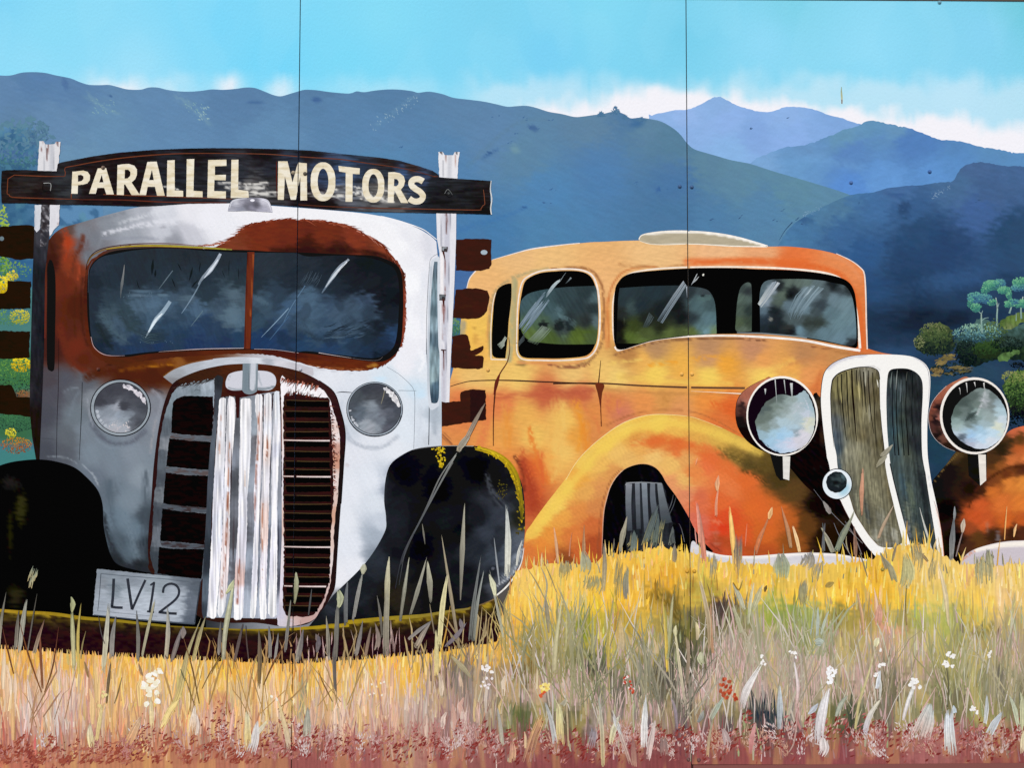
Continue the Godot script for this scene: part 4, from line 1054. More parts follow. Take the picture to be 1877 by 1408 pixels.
	nw.blend([975, 975, "f4c456", 1000, 945, "f6c858", 1037, 895, "f3c65a", 1020, 930, "f6cc60", 1075, 845, "f0c55a", 1110, 815, "f4c858", 1060, 880, "eda848", 1150, 785, "f4cc5c", 1180, 772, "f2c356", 1205, 775, "f2cc58", 1240, 785, "edb654", 1280, 790, "e2a94e", 1320, 800, "dbad4e", 1370, 815, "cfa04c", 1100, 850, "eeb85c", 1130, 830, "efbe66", 1170, 812, "ecae5a", 1165, 800, "e09a48", 1200, 812, "e07a3a", 1240, 822, "e2743a", 1255, 840, "e8a45c", 1230, 850, "f0bc68", 1255, 880, "eeb868", 1200, 838, "f0c070", 1150, 845, "ecb766", 1125, 870, "e09a54", 1230, 890, "e89a64", 1255, 910, "e28a62", 1270, 870, "e88848", 1280, 920, "e07048", 1275, 960, "dd7058", 1290, 985, "d86048", 1310, 1000, "b8482c", 1300, 850, "e97442", 1330, 870, "ec7e44", 1340, 890, "e87c44", 1320, 920, "e06834", 1370, 880, "e06c32", 1390, 930, "de6a2c", 1330, 950, "dd5028", 1320, 970, "dc4422", 1360, 980, "da5a28", 1400, 980, "d06628", 1420, 940, "d2682c", 1440, 960, "bc5e26", 1340, 1005, "c8502a", 1400, 1010, "c05624", 1450, 990, "94501f", 1480, 960, "5e3a18", 1510, 985, "20140c", 1550, 1010, "100b0a", 1500, 930, "0e0a0a", 1450, 900, "5a4020", 1400, 850, "5c4a22", 1350, 832, "9a7a38", 1375, 850, "5a4a24", 1430, 880, "4a3a1c", 1440, 860, "3c2e18", 1380, 835, "7a6230", 975, 1010, "dd7a3a", 990, 1000, "e68a3a", 1010, 980, "e8943e", 1030, 950, "eaa048", 1060, 940, "e08c46", 1050, 980, "dc7c3c", 1085, 960, "d06c38", 1000, 1030, "d0703a", 1060, 1020, "cc6430", 1090, 1000, "b04e28", 1095, 930, "d8884c", 1100, 900, "dd9454", 1040, 1030, "8a4824", 1075, 900, "e8a856"], 2.1, 0.35)
	sheet(1000, 400)
	nw.streak(0.1, -24, 1.0, 24.0).stroke([920, 1240, 1050, 1270, 1200, 1290], 44, 80, "6a5426", 0.55, 0.8, 1.0).stroke([950, 1270, 1100, 1330, 1200, 1400], 50, 60, "4c3c1e", 0.6, 0.8, 1.0).stroke([470, 1210, 600, 1200, 760, 1215, 900, 1240, 1000, 1330, 1080, 1408], 50, 50, "e57138", 0.6, 0.8, 0.8).stroke([170, 1340, 260, 1240, 400, 1140, 560, 1090, 700, 1085], 16, 22, "f8d668", 0.55, 0.8, 0.4).stroke([800, 1100, 950, 1150, 1080, 1200], 30, 40, "d8ae50", 0.5, 0.9, 0.5)
	sheet(1080, 830, 5.866)
	nw.stroke([90, 1140, 100, 900, 130, 620, 180, 420, 260, 250, 360, 170], 40, 18, "8a4a30", 0.7, 0.8, 0.4).stroke([1230, 920, 1330, 1000, 1420, 1060], 40, 20, "6a2a1c", 0.6, 0.8, 0.6).dab(1360, 900, 60, 130, 0, "c08c7c", 0.45, 0.8, 1.2).dab(1350, 740, 90, 40, 20, "e88a66", 0.6, 0.7, 1.0).dab(1200, 460, 90, 120, 0, "d06848", 0.55, 0.9, 0.5).dab(1450, 800, 90, 60, 0, "dc3a1e", 0.7, 0.8, 0.5)
	nw.stroke([1380, 30, 1600, 60, 1877, 90], 60, 120, "6a5428", 0.6, 0.7, 1.0).stroke([1640, 200, 1800, 260, 1900, 330], 60, 100, "44341a", 0.7, 0.8, 1.0)
	nw.each(func(x: float, y: float, k: Color): return k.lerp(Color.html("f4cc90"), 0.02 * k.r))
	sheet(0, 0, 1)
	nw.stroke([985, 968, 1040, 896, 1075, 856, 1112, 818, 1150, 792, 1190, 780, 1250, 778, 1320, 798, 1390, 828], 22, 26, "f7d05c", 0.75, 0.7, 0.25).stroke([1180, 812, 1215, 806, 1260, 818, 1320, 850, 1380, 910, 1410, 970], 20, 60, "e0682e", 0.55, 0.8, 0.4).stroke([1310, 985, 1350, 1002, 1420, 1015], 26, 30, "a84a22", 0.6, 0.8, 0.4)
	nw.put(car, "near_mudguard", 17)
	sheet(1000, 400)
	band(car, "mudguard_edge", [108, 1408, 160, 1320, 220, 1250, 300, 1180, 400, 1110, 500, 1070, 600, 1055, 760, 1065, 850, 1090, 950, 1130], 2, 2, "fbe6a8", 18, "f4d490", 4)
	# wheel arch and wheel
	sheet(1080, 830, 5.866)
	coat(cur([140, 1200, 140, 1200, 140, 900, 155, 640, 185, 500, 220, 380, 290, 260, 360, 190, 450, 145, 550, 122, 640, 130, 720, 170, 780, 240, 830, 330, 940, 480, 1060, 680, 1130, 820, 1220, 950, 1330, 1060, 1330, 1060, 1200, 1200, 1200, 1200]), "0b0a0c", 4, 4).streak(0.5, 70, 1, 9).put(car, "wheel_arch", 18)
	band(car, "arch_edge", [135, 1140, 140, 900, 155, 640, 190, 480, 225, 370, 290, 260, 365, 185], 6, 6, "c88a70", 18.4, "e8c0a0", 10)
	band(car, "arch_edge", [365, 185, 450, 140, 550, 117, 645, 126, 725, 166, 785, 238, 840, 330, 950, 480], 3, 3, "eeb88c", 18.4, "e08a60", 5)
	var tyre := coat(rough(cur([380, 340, 420, 318, 560, 310, 740, 316, 790, 340, 830, 480, 880, 700, 920, 900, 900, 1200, 900, 1200, 400, 1200, 400, 1200, 395, 700]), 1.5), "23252a", 3, 3)
	tyre.streak(0.35, 88, 1, 20).dab(700, 1000, 220, 200, 0, "3c4248", 0.7, 0.8, 0.5).put(car, "tyre", 19)
	for s in [[425, 335, 420, 560, 435, 840, 50, 40, "8b8f95", "3f454c"], [515, 325, 520, 520, 530, 820, 38, 34, "7f858d", "3c4248"], [590, 320, 600, 560, 615, 860, 44, 40, "8a929a", "454c54"], [680, 325, 685, 520, 730, 800, 36, 60, "767c84", "444b52"], [755, 330, 775, 460, 830, 760, 36, 90, "858b90", "3c4248"]]:
		band(car, "tread_bar", [s[0], s[1], s[2], s[3], s[4], s[5]], s[6] * 1.35, s[7] * 1.3, s[8], 20, s[9])
	band(car, "tread_rim", [390, 350, 400, 328, 560, 320, 770, 330], 12, 8, "9a9da0", 20.4, "8a8e92")
	# running boards
	sheet(1237, 928)
	var rb := coat(cur([90, 190, 150, 230, 250, 262, 400, 268, 550, 258, 700, 250, 850, 255, 950, 270, 1060, 292, 1060, 292, 1000, 330, 1000, 330, 80, 330, 80, 330]), "dcd8dc", 3, 3)
	rb.stroke([150, 250, 400, 272, 700, 258, 900, 266, 1050, 292], 24, 16, "fdf6ee", 1.0, 0.5).stroke([200, 330, 600, 322, 1000, 330], 30, 30, "efe2cc", 0.8, 0.7).streak(0.05, 0, 2, 12).put(car, "running_board", 21)
	sheet(1690, 680, 3.909)
	rb = coat(cur([250, 1420, 250, 1420, 300, 1330, 370, 1280, 500, 1240, 620, 1220, 740, 1215, 1100, 1200, 1100, 1200, 1100, 1400, 1100, 1400]), "d0c6cc", 3, 3)
	rb.stroke([380, 1285, 500, 1258, 640, 1242, 1100, 1225], 40, 70, "fdf4e8", 1.0, 0.5).stroke([240, 1400, 300, 1340, 370, 1290], 20, 20, "dd7a4a", 0.7, 0.7, 0.5).put(car, "running_board", 21)
	# radiator grille
	var gs := PackedVector2Array()
	sheet(1490, 640, 7.219)
	gs.append_array(q([175, 1408, 140, 1150, 115, 900, 100, 700, 105, 560, 120, 420, 150, 310, 220, 220, 330, 150, 500, 95, 700, 75, 900, 70, 1150, 78, 1320, 105, 1440, 165, 1510, 240, 1540, 330, 1545, 480, 1530, 700, 1510, 900, 1505, 1150, 1512, 1408]))
	sheet(1490, 835, 6.7036)
	gs.append_array(q([1430, 200, 1455, 350, 1500, 550, 1550, 800, 1585, 1050, 1612, 1300, 1612, 1300, 1500, 1300, 1200, 1350, 900, 1300, 790, 1260, 700, 1170, 600, 1040, 500, 880, 400, 690, 330, 550, 230, 280, 190, 100]))
	var g := coat(flow(gs, true, 4.0), "fbf8f2", 3, 3)
	sheet(1490, 640, 7.219)
	g.stroke([200, 250, 330, 160, 500, 110, 700, 85], 70, 30, "d4d0d8", 0.9, 0.5).stroke([700, 235, 800, 230, 880, 280], 16, 20, "c8c4c0", 0.7, 0.7).stroke([1300, 108, 1430, 170, 1500, 260], 16, 16, "e8e4ea", 0.8, 0.6)
	sheet(1490, 835, 6.7036)
	g.stroke([1500, 600, 1560, 900, 1600, 1250], 30, 60, "f0c8b4", 0.5, 0.8, 0.5).stroke([1400, 200, 1440, 400], 16, 16, "d0d0d4", 0.6, 0.7)
	g.put(car, "grille_frame", 22)
	sheet(1490, 640, 7.219)
	band(car, "frame_outline", [175, 1408, 140, 1150, 112, 900, 97, 700, 102, 560, 117, 420, 148, 308, 218, 218, 330, 148, 500, 93, 700, 73, 900, 68], 5, 3, "1a1614", 22.4, "3a3034", 9)
	band(car, "frame_outline", [1340, 118, 1440, 178, 1500, 250, 1526, 340, 1532, 480, 1518, 700], 2, 3, "4a4650", 22.4, "8a86a0", 6)
	# left grille panel
	var lp := PackedVector2Array(q([250, 440, 270, 390, 330, 330, 430, 285, 540, 255, 640, 240, 750, 243, 820, 265, 860, 300, 876, 360, 880, 600, 890, 900, 915, 1150, 945, 1408]))
	sheet(1490, 835, 6.7036)
	lp.append_array(q([885, 130, 920, 330, 975, 560, 1030, 790, 1090, 1020, 1100, 1060, 1030, 1120, 1000, 1130, 820, 1120, 700, 1000, 580, 830, 500, 690, 440, 500, 350, 300, 300, 150, 285, 0]))
	sheet(1490, 640, 7.219)
	lp.append_array(q([275, 1250, 245, 1000, 238, 800, 232, 600]))
	g = coat(flow(lp, true, 4.0), "6f6a52", 2.2, 3.0)
	g.blend([270, 500, "8a8258", 330, 400, "7c7450", 300, 750, "6b6a58", 290, 950, "555a5c", 290, 1150, "4b5660", 320, 1320, "3f4c56", 420, 400, "827952", 500, 500, "7d7450", 600, 550, "8c8252", 700, 400, "6c6454", 800, 400, "5f583e", 850, 600, "5a5138", 450, 800, "6c6448", 600, 850, "7c7454", 740, 850, "8a8468", 850, 900, "5c543e", 520, 1100, "706a50", 650, 1150, "6f664a", 780, 1200, "6a644e", 870, 1250, "575038", 480, 1350, "98947c", 600, 1320, "8c8870", 720, 1380, "77725c", 850, 1400, "66604a", 330, 620, "7d7650", 340, 720, "4a4436", 700, 330, "8c8878", 690, 520, "625a4a"], 1.6, 0.0)
	sheet(1490, 835, 6.7036)
	g.dab(640, 200, 130, 400, 0, "7c7860", 0.8, 0.9).dab(760, 480, 90, 260, -12, "918c70", 0.8, 0.8, 0.6).dab(500, 420, 60, 250, -10, "5c5c50", 0.8, 0.8, 0.6).dab(540, 560, 40, 200, -10, "8c8a72", 0.7, 0.8, 0.7).dab(660, 700, 50, 200, -12, "4a4e4c", 0.8, 0.8, 0.7).dab(850, 850, 120, 260, -14, "8e8c7c", 0.9, 0.8, 0.6).dab(760, 1000, 90, 130, 0, "a4a292", 0.8, 0.8, 0.7).dab(930, 450, 50, 300, -12, "625a42", 0.8, 0.8, 0.5).dab(1000, 980, 70, 160, -12, "a8a698", 0.8, 0.8, 0.6).dab(890, 1080, 160, 70, 0, "948f86", 0.7, 0.8, 0.6).dab(320, 120, 40, 160, -8, "3c4a54", 0.8, 0.8, 0.5).dab(440, 120, 60, 140, 0, "8a866e", 0.7, 0.8, 0.6)
	g.streak(0.3, 84, 0.5, 20).put(car, "grille_mesh", 23)
	sheet(1490, 640, 7.219)
	band(car, "mesh_outline", [275, 1300, 243, 1000, 234, 800, 230, 600, 248, 440, 268, 388, 330, 326, 430, 282, 540, 252, 640, 238, 755, 242, 825, 266, 864, 305, 880, 400], 4, 8, "1c1a14", 24, "14120e", 16)
	band(car, "mesh_outline", [885, 800, 905, 1050, 930, 1260, 945, 1408], 5, 7, "1c1812", 24, "2a241a", 9)
	for s in [[322, 360, 325, 560, 345, 740, 6, "2c281c"], [375, 330, 375, 560, 390, 800, 425, 1120, 440, 1210, 8, "1c1812"], [440, 300, 450, 600, 465, 900, 480, 1040, 8, "1c1812"], [508, 275, 515, 520, 540, 850, 565, 1150, 576, 1225, 11, "0f0d0a"], [570, 275, 572, 380, 580, 480, 7, "1c1812"], [615, 275, 622, 380, 640, 520, 655, 800, 7, "2c281c"], [662, 300, 675, 500, 690, 700, 705, 840, 8, "1c1812"], [725, 280, 735, 560, 760, 850, 800, 1120, 7, "262218"], [782, 310, 786, 480, 800, 620, 810, 860, 820, 1100, 840, 1300, 6, "2c281c"]]:
		var n: int = s.size()
		band(car, "grille_slat", s.slice(0, n - 2), s[n - 2] * 1.8, 6.0, s[n - 1], 24.4, s[n - 1], s[n - 2] * 2.2)
	for s in [[600, 420, 605, 560, 612, 680, 20, "c2b684"], [365, 560, 368, 640, 375, 720, 12, "b8ac74"], [690, 300, 688, 420, 690, 500, 26, "a8a490"], [840, 400, 850, 450, 858, 510, 14, "f0ecdc"], [655, 760, 660, 860, 658, 960, 8, "a8a080"], [735, 720, 740, 860, 745, 980, 30, "98927a"]]:
		band(car, "slat_glint", s.slice(0, 6), 2, 2, s[7], 24.5, s[7], s[6])
	# right grille panel
	var rp := PackedVector2Array(q([985, 340, 1010, 285, 1060, 262, 1180, 255, 1280, 270, 1370, 320, 1425, 390, 1445, 480, 1445, 650, 1432, 900, 1430, 1100, 1440, 1408]))
	sheet(1490, 835, 6.7036)
	rp.append_array(q([1375, 220, 1410, 450, 1450, 700, 1490, 950, 1515, 1150, 1510, 1220, 1430, 1210, 1330, 1100, 1300, 1100, 1230, 1150, 1180, 1060, 1100, 750, 1040, 500, 985, 280, 945, 100]))
	sheet(1490, 640, 7.219)
	rp.append_array(q([990, 1250, 975, 1050, 968, 850, 965, 650, 972, 480]))
	g = coat(flow(rp, true, 4.0), "2e3438", 2.2, 3.0)
	g.blend([1000, 350, "1a1c1e", 1030, 400, "4c5654", 1010, 600, "343a40", 1000, 850, "353e44", 1060, 600, "3c4a4c", 1070, 850, "33474c", 1150, 500, "485254", 1140, 700, "3f4c4e", 1190, 700, "454a44", 1180, 900, "3f4840", 1200, 450, "353c3c", 1300, 500, "242628", 1400, 600, "1e2022", 1380, 900, "202226", 1280, 850, "26282a", 1060, 1100, "3a5058", 1140, 1150, "4a5a54", 1200, 1200, "4c5348", 1030, 1250, "3c5058", 1120, 1380, "46565a", 1220, 1380, "52584c", 1300, 1200, "24262a", 1400, 1300, "202428", 1100, 300, "0e0f10", 1200, 280, "101112"], 1.6, 0.0)
	sheet(1490, 835, 6.7036)
	g.dab(1100, 350, 60, 260, -12, "41545c", 0.9, 0.8, 0.5).dab(1200, 500, 60, 300, -12, "5c6656", 0.8, 0.8, 0.5).dab(1350, 400, 70, 380, -12, "222629", 0.85, 0.7, 0.4).dab(1160, 700, 60, 200, -12, "6c7264", 0.8, 0.8, 0.6).dab(1150, 900, 40, 160, -12, "9a949a", 0.7, 0.8, 0.9).dab(1260, 960, 70, 180, -10, "6e6e58", 0.9, 0.8, 0.5).dab(1400, 800, 50, 250, -10, "282c2e", 0.9, 0.7, 0.4).dab(1270, 1090, 60, 60, 0, "8a8258", 0.7, 0.8, 0.6).dab(1420, 1160, 40, 60, -20, "8a8a88", 0.6, 0.8, 0.6)
	g.streak(0.3, 84, 0.5, 20).put(car, "grille_mesh", 23)
	sheet(1490, 640, 7.219)
	for s in [[1048, 300, 1045, 600, 1046, 900, 1060, 1150, 1080, 1408, 7, "14161a"], [1095, 380, 1100, 600, 1098, 800, 1108, 1100, 1130, 1408, 9, "101214"], [1172, 320, 1165, 560, 1160, 850, 1175, 1100, 1200, 1408, 7, "14181a"], [1235, 310, 1225, 600, 1222, 850, 1240, 1100, 1262, 1408, 8, "121416"], [1312, 320, 1306, 600, 1302, 850, 1312, 1150, 5, "0e1012"]]:
		var n: int = s.size()
		band(car, "grille_slat", s.slice(0, n - 2), 9.0, s[n - 2] * 2.0, s[n - 1], 24.4)
	for s in [[1110, 275, 1100, 400, 1092, 540, 10, "9aa09c"], [1040, 300, 1028, 400, 1020, 520, 18, "6a7672"], [1160, 400, 1158, 560, 1150, 700, 8, "7f8c92"], [1240, 300, 1232, 360, 1228, 420, 6, "6a6e64"]]:
		band(car, "slat_glint", s.slice(0, 6), 2, 2, s[7], 24.5, s[7], s[6])
	sheet(1490, 835, 6.7036)
	band(car, "slat_glint", [1305, 640, 1340, 780, 1390, 950, 1440, 1120, 1480, 1210], 3, 12, "c2c2ba", 24.5, "d8d4c8", 26)
	band(car, "mesh_outline", [940, 100, 985, 300, 1040, 520, 1100, 760, 1150, 960], 12, 5, "15161a", 24.3, "3a3a3a", 14)
	band(car, "frame_outline", [1370, 200, 1405, 450, 1445, 700, 1487, 950, 1512, 1150], 8, 5, "14161a", 24.3)
	band(car, "frame_outline", [440, 470, 500, 650, 580, 820, 690, 990, 800, 1110], 6, 5, "4a3c2c", 24.3, "8a6a4a")
	band(car, "frame_outline", [330, 550, 400, 700, 480, 860, 580, 1030, 700, 1180], 6, 5, "5a1c10", 24.3, "2a120e")
	band(car, "frame_outline", [1480, 560, 1540, 760, 1580, 1000, 1605, 1260], 4, 6, "8a4a34", 24.3, "d87a50")
	# fog lamp
	var fl := thing_part(car, "fog_lamp")
	flat(fl, "outline", oval(292, 352, 188, 192), "120f10", 25, 0.05)
	var rim := coat(oval(292, 352, 178, 182), "e8f0f4", 2.2, 2.2)
	rim.dab(380, 420, 90, 130, 35, "a8d0e0", 0.9, 0.8).dab(250, 200, 120, 60, 0, "ffffff", 0.8, 0.8).put(fl, "rim", 25.4)
	var lens := coat(rough(oval(285, 328, 128, 130), 0.8), "1b2224", 2.2, 2.2)
	lens.dab(300, 300, 110, 90, 10, "3c4a4c", 0.9, 0.8, 0.8).dab(370, 270, 40, 60, -30, "6a8890", 0.6, 0.7, 0.8).dab(280, 340, 60, 50, 0, "101314", 0.9, 0.6, 0.6).dab(295, 380, 40, 20, 20, "4a5456", 0.7, 0.7, 0.9).stroke([200, 430, 300, 450, 370, 420], 20, 20, "0c0c0e", 0.8, 0.6).put(fl, "lens", 25.8)
	# headlights
	sheet(1340, 680, 7.8208)
	var h := thing_part(car, "headlight")
	flat(h, "stem", q([550, 1180, 860, 1200, 830, 1410, 820, 1560, 700, 1570, 640, 1500, 590, 1330]), "131012", 26, 0.2)
	flat(h, "stem_face", q([735, 1225, 842, 1225, 828, 1570, 742, 1545]), "e4e0d8", 26.2)
	var sh := coat(cur([560, 90, 470, 120, 360, 170, 240, 240, 140, 330, 85, 430, 62, 560, 66, 690, 90, 800, 140, 900, 220, 1000, 320, 1080, 430, 1140, 560, 1190, 560, 1190, 700, 1000, 700, 300]), "3a221c", 2.5, 2.5)
	sh.blend([480, 130, "c07850", 360, 200, "b46c50", 260, 270, "b06a54", 180, 340, "a86450", 120, 430, "a26454", 90, 560, "5a3830", 150, 480, "201618", 170, 600, "382220", 110, 700, "1a1212", 150, 850, "0e0b0c", 250, 960, "100c0d", 400, 1100, "0d0b0c", 220, 450, "b0705e", 210, 600, "50302c"], 2.0).streak(0.12, 70, 2, 14).put(h, "shell", 26.4)
	band(h, "outline", [470, 118, 360, 168, 238, 240, 138, 330, 82, 430, 60, 560, 64, 690, 88, 800], 3, 3, "3a1a12", 26.5, "1a0e0c", 7)
	flat(h, "rim", oval(728, 648, 514, 574, -3), "fbf4ea", 26.6, 0.04)
	var inner := coat(oval(725, 652, 488, 546, -3), "0f0d10", 2.5, 2.5)
	inner.put(h, "reflector", 26.8)
	lens = coat(rough(cur([350, 780, 340, 720, 400, 600, 480, 470, 560, 400, 700, 340, 800, 350, 870, 370, 950, 340, 1030, 285, 1060, 290, 1120, 380, 1170, 500, 1195, 640, 1190, 800, 1140, 950, 1060, 1060, 950, 1130, 820, 1172, 700, 1175, 560, 1120, 450, 1030, 390, 940]), 1.2), "a9bcc0", 2.2, 2.2)
	lens.blend([450, 560, "566260", 550, 450, "5c6660", 700, 380, "66726e", 850, 400, "98a8a4", 650, 520, "7c8a82", 520, 640, "6e7a72", 400, 740, "6c7870", 480, 800, "84928c", 750, 560, "97a5a2", 850, 650, "b4c4c6", 950, 500, "b2bec2", 1000, 400, "a8bcc2", 1080, 420, "a0b4ba", 1130, 550, "a4bcc4", 1080, 600, "c8d0dc", 950, 700, "b0c2c8", 1120, 720, "d2d4c0", 1150, 800, "d0d8d4", 1090, 800, "dcdcc8", 900, 800, "b4ccd8", 750, 750, "b2c8d0", 600, 780, "98a8a8", 450, 900, "9cb8c4", 600, 900, "a8c8d8", 800, 900, "aed2ea", 700, 950, "a4cae4", 550, 1020, "a6c8de", 700, 1060, "c0d0e4", 850, 1030, "d4d4e4", 950, 980, "d8d4dc", 1040, 930, "dcd8e0", 1000, 1050, "d2d0d8", 800, 1130, "c8d8ea", 640, 1120, "b0cce4", 920, 860, "94a4ac"], 1.9)
	lens.streak(0.06, -40, 2, 16).stroke([1050, 400, 1110, 560, 1080, 720, 990, 850, 900, 910], 20, 20, "dcdae6", 0.7, 0.7, 0.4).stroke([1010, 440, 930, 560, 840, 660], 12, 8, "d4d4e0", 0.7, 0.7, 0.4).stroke([430, 1000, 560, 1105, 680, 1160], 16, 16, "3a4c5a", 0.7, 0.6, 0.7).stroke([450, 1040, 620, 1140], 10, 10, "e8f0f8", 0.7, 0.6, 0.6)
	lens.put(h, "lens", 27)
	for s in [[484, 255, 486, 290, 486, 340, 26, 5], [626, 125, 635, 250, 652, 470, 14, 6], [755, 130, 765, 220, 778, 330, 16, 6], [858, 175, 862, 250, 872, 440, 40, 6]]:
		band(h, "paint_drip", s.slice(0, 6), s[6], s[7], "dcdcda", 27.3, "8a9492")
	band(h, "lens_edge", [1000, 215, 1090, 310, 1160, 450, 1198, 600, 1205, 760, 1170, 900, 1090, 1040, 980, 1130, 850, 1175], 5, 5, "16161a", 27.3, "2a2e38", 15)
	sheet(1690, 680, 3.909)
	h = thing_part(car, "headlight")
	flat(h, "stem", q([320, 580, 460, 580, 455, 780, 412, 825, 330, 750]), "14100e", 26, 0.2)
	flat(h, "stem_face", q([398, 600, 452, 600, 455, 785, 412, 822, 408, 760]), "eee6da", 26.2)
	sh = coat(cur([330, 48, 240, 70, 170, 110, 110, 170, 70, 230, 48, 300, 45, 350, 60, 430, 95, 490, 150, 540, 230, 575, 330, 590, 330, 590, 400, 400, 400, 200]), "3a221c", 2.5, 2.5)
	sh.blend([250, 70, "b87454", 180, 120, "a8624a", 110, 190, "a05c46", 70, 260, "8e4e3c", 55, 340, "7a4636", 60, 420, "50302a", 110, 260, "1a1214", 90, 350, "1c1214", 130, 330, "b07060", 110, 470, "1a1212", 180, 530, "2a1814", 140, 480, "70483a"], 2.1).streak(0.12, 70, 2, 14).put(h, "shell", 26.4)
	band(h, "outline", [170, 108, 110, 168, 68, 228, 44, 300, 42, 350, 58, 432, 95, 493, 160, 545, 230, 574], 2, 2, "e8d4cc", 26.5, "c8c0c0", 3)
	flat(h, "rim", oval(372, 322, 249, 276, -2), "f6eee4", 26.6, 0.04)
	coat(oval(375, 323, 234, 259, -2), "100e10", 2.5, 2.5).put(h, "reflector", 26.8)
	lens = coat(rough(cur([205, 380, 215, 300, 260, 220, 330, 165, 400, 125, 460, 130, 520, 170, 570, 230, 600, 310, 596, 400, 560, 480, 500, 535, 430, 560, 350, 545, 270, 500, 220, 440]), 0.9), "a9bcc0", 2.2, 2.2)
	lens.blend([240, 300, "55645e", 300, 230, "4a5652", 360, 180, "5a6662", 420, 150, "7c8a86", 400, 230, "707e78", 350, 260, "5c6a66", 300, 300, "6e7c78", 240, 360, "8fa4a0", 260, 400, "a4b8b4", 340, 320, "465250", 320, 370, "7a8a88", 380, 300, "94a8a4", 440, 220, "b4b8bc", 460, 170, "a8b0b0", 490, 250, "7c8684", 500, 180, "6a7674", 540, 230, "9cb0b8", 560, 290, "b4ccd4", 480, 330, "9aaaa8", 450, 380, "a4b8bc", 420, 430, "a8c8dc", 300, 430, "b0c8d4", 250, 440, "c0d0dc", 340, 470, "a8ccea", 420, 480, "c0dcf0", 500, 450, "c4dcea", 540, 400, "dce0cc", 570, 360, "ccd8e0", 500, 500, "d8e0e8", 420, 540, "d0d8e4", 330, 520, "b4b8c8", 270, 480, "5a6470"], 2.0)
	lens.streak(0.06, -40, 2, 16).dab(345, 325, 60, 22, -38, "3a4644", 0.85, 0.5, 0.8).stroke([440, 100, 445, 160, 425, 230, 390, 310], 8, 20, "dcdce0", 0.6, 0.7, 0.5).put(h, "lens", 27)
	for s in [[262, 120, 268, 140, 270, 170, 6, 2], [312, 85, 316, 110, 320, 155, 9, 3], [370, 80, 374, 95, 378, 115, 9, 3], [438, 85, 440, 110, 446, 140, 11, 4]]:
		band(h, "paint_drip", s.slice(0, 6), s[6], s[7], "e4e0dc", 27.3, "9a9c98")

func thing_part(parent: Node3D, called: String) -> Node3D:
	var n := Node3D.new()
	n.name = called
	parent.add_child(n, true)
	return n
# ---------------------------------------------------------------- the white truck
func hairs(m: Marks, from: PackedVector2Array, n: int, ang: float, spread: float, length: float, hexes: Array) -> void:   # bristle ends along the border of a patch
	for i in n:
		var k := rng.randi_range(0, from.size() - 2)
		var p: Vector2 = from[k].lerp(from[k + 1], rng.randf())
		var a := ang + rng.randf_range(-spread, spread)
		var l := length * rng.randf_range(0.4, 1.3)
		m.ribbon(PackedVector2Array([p - Vector2(cos(a), sin(a)) * l * 0.4, p + Vector2(cos(a), sin(a)) * l * 0.3, p + Vector2(cos(a + 0.1), sin(a + 0.1)) * l]), 2.4, 0.3, hexes[i % hexes.size()], hexes[i % hexes.size()])

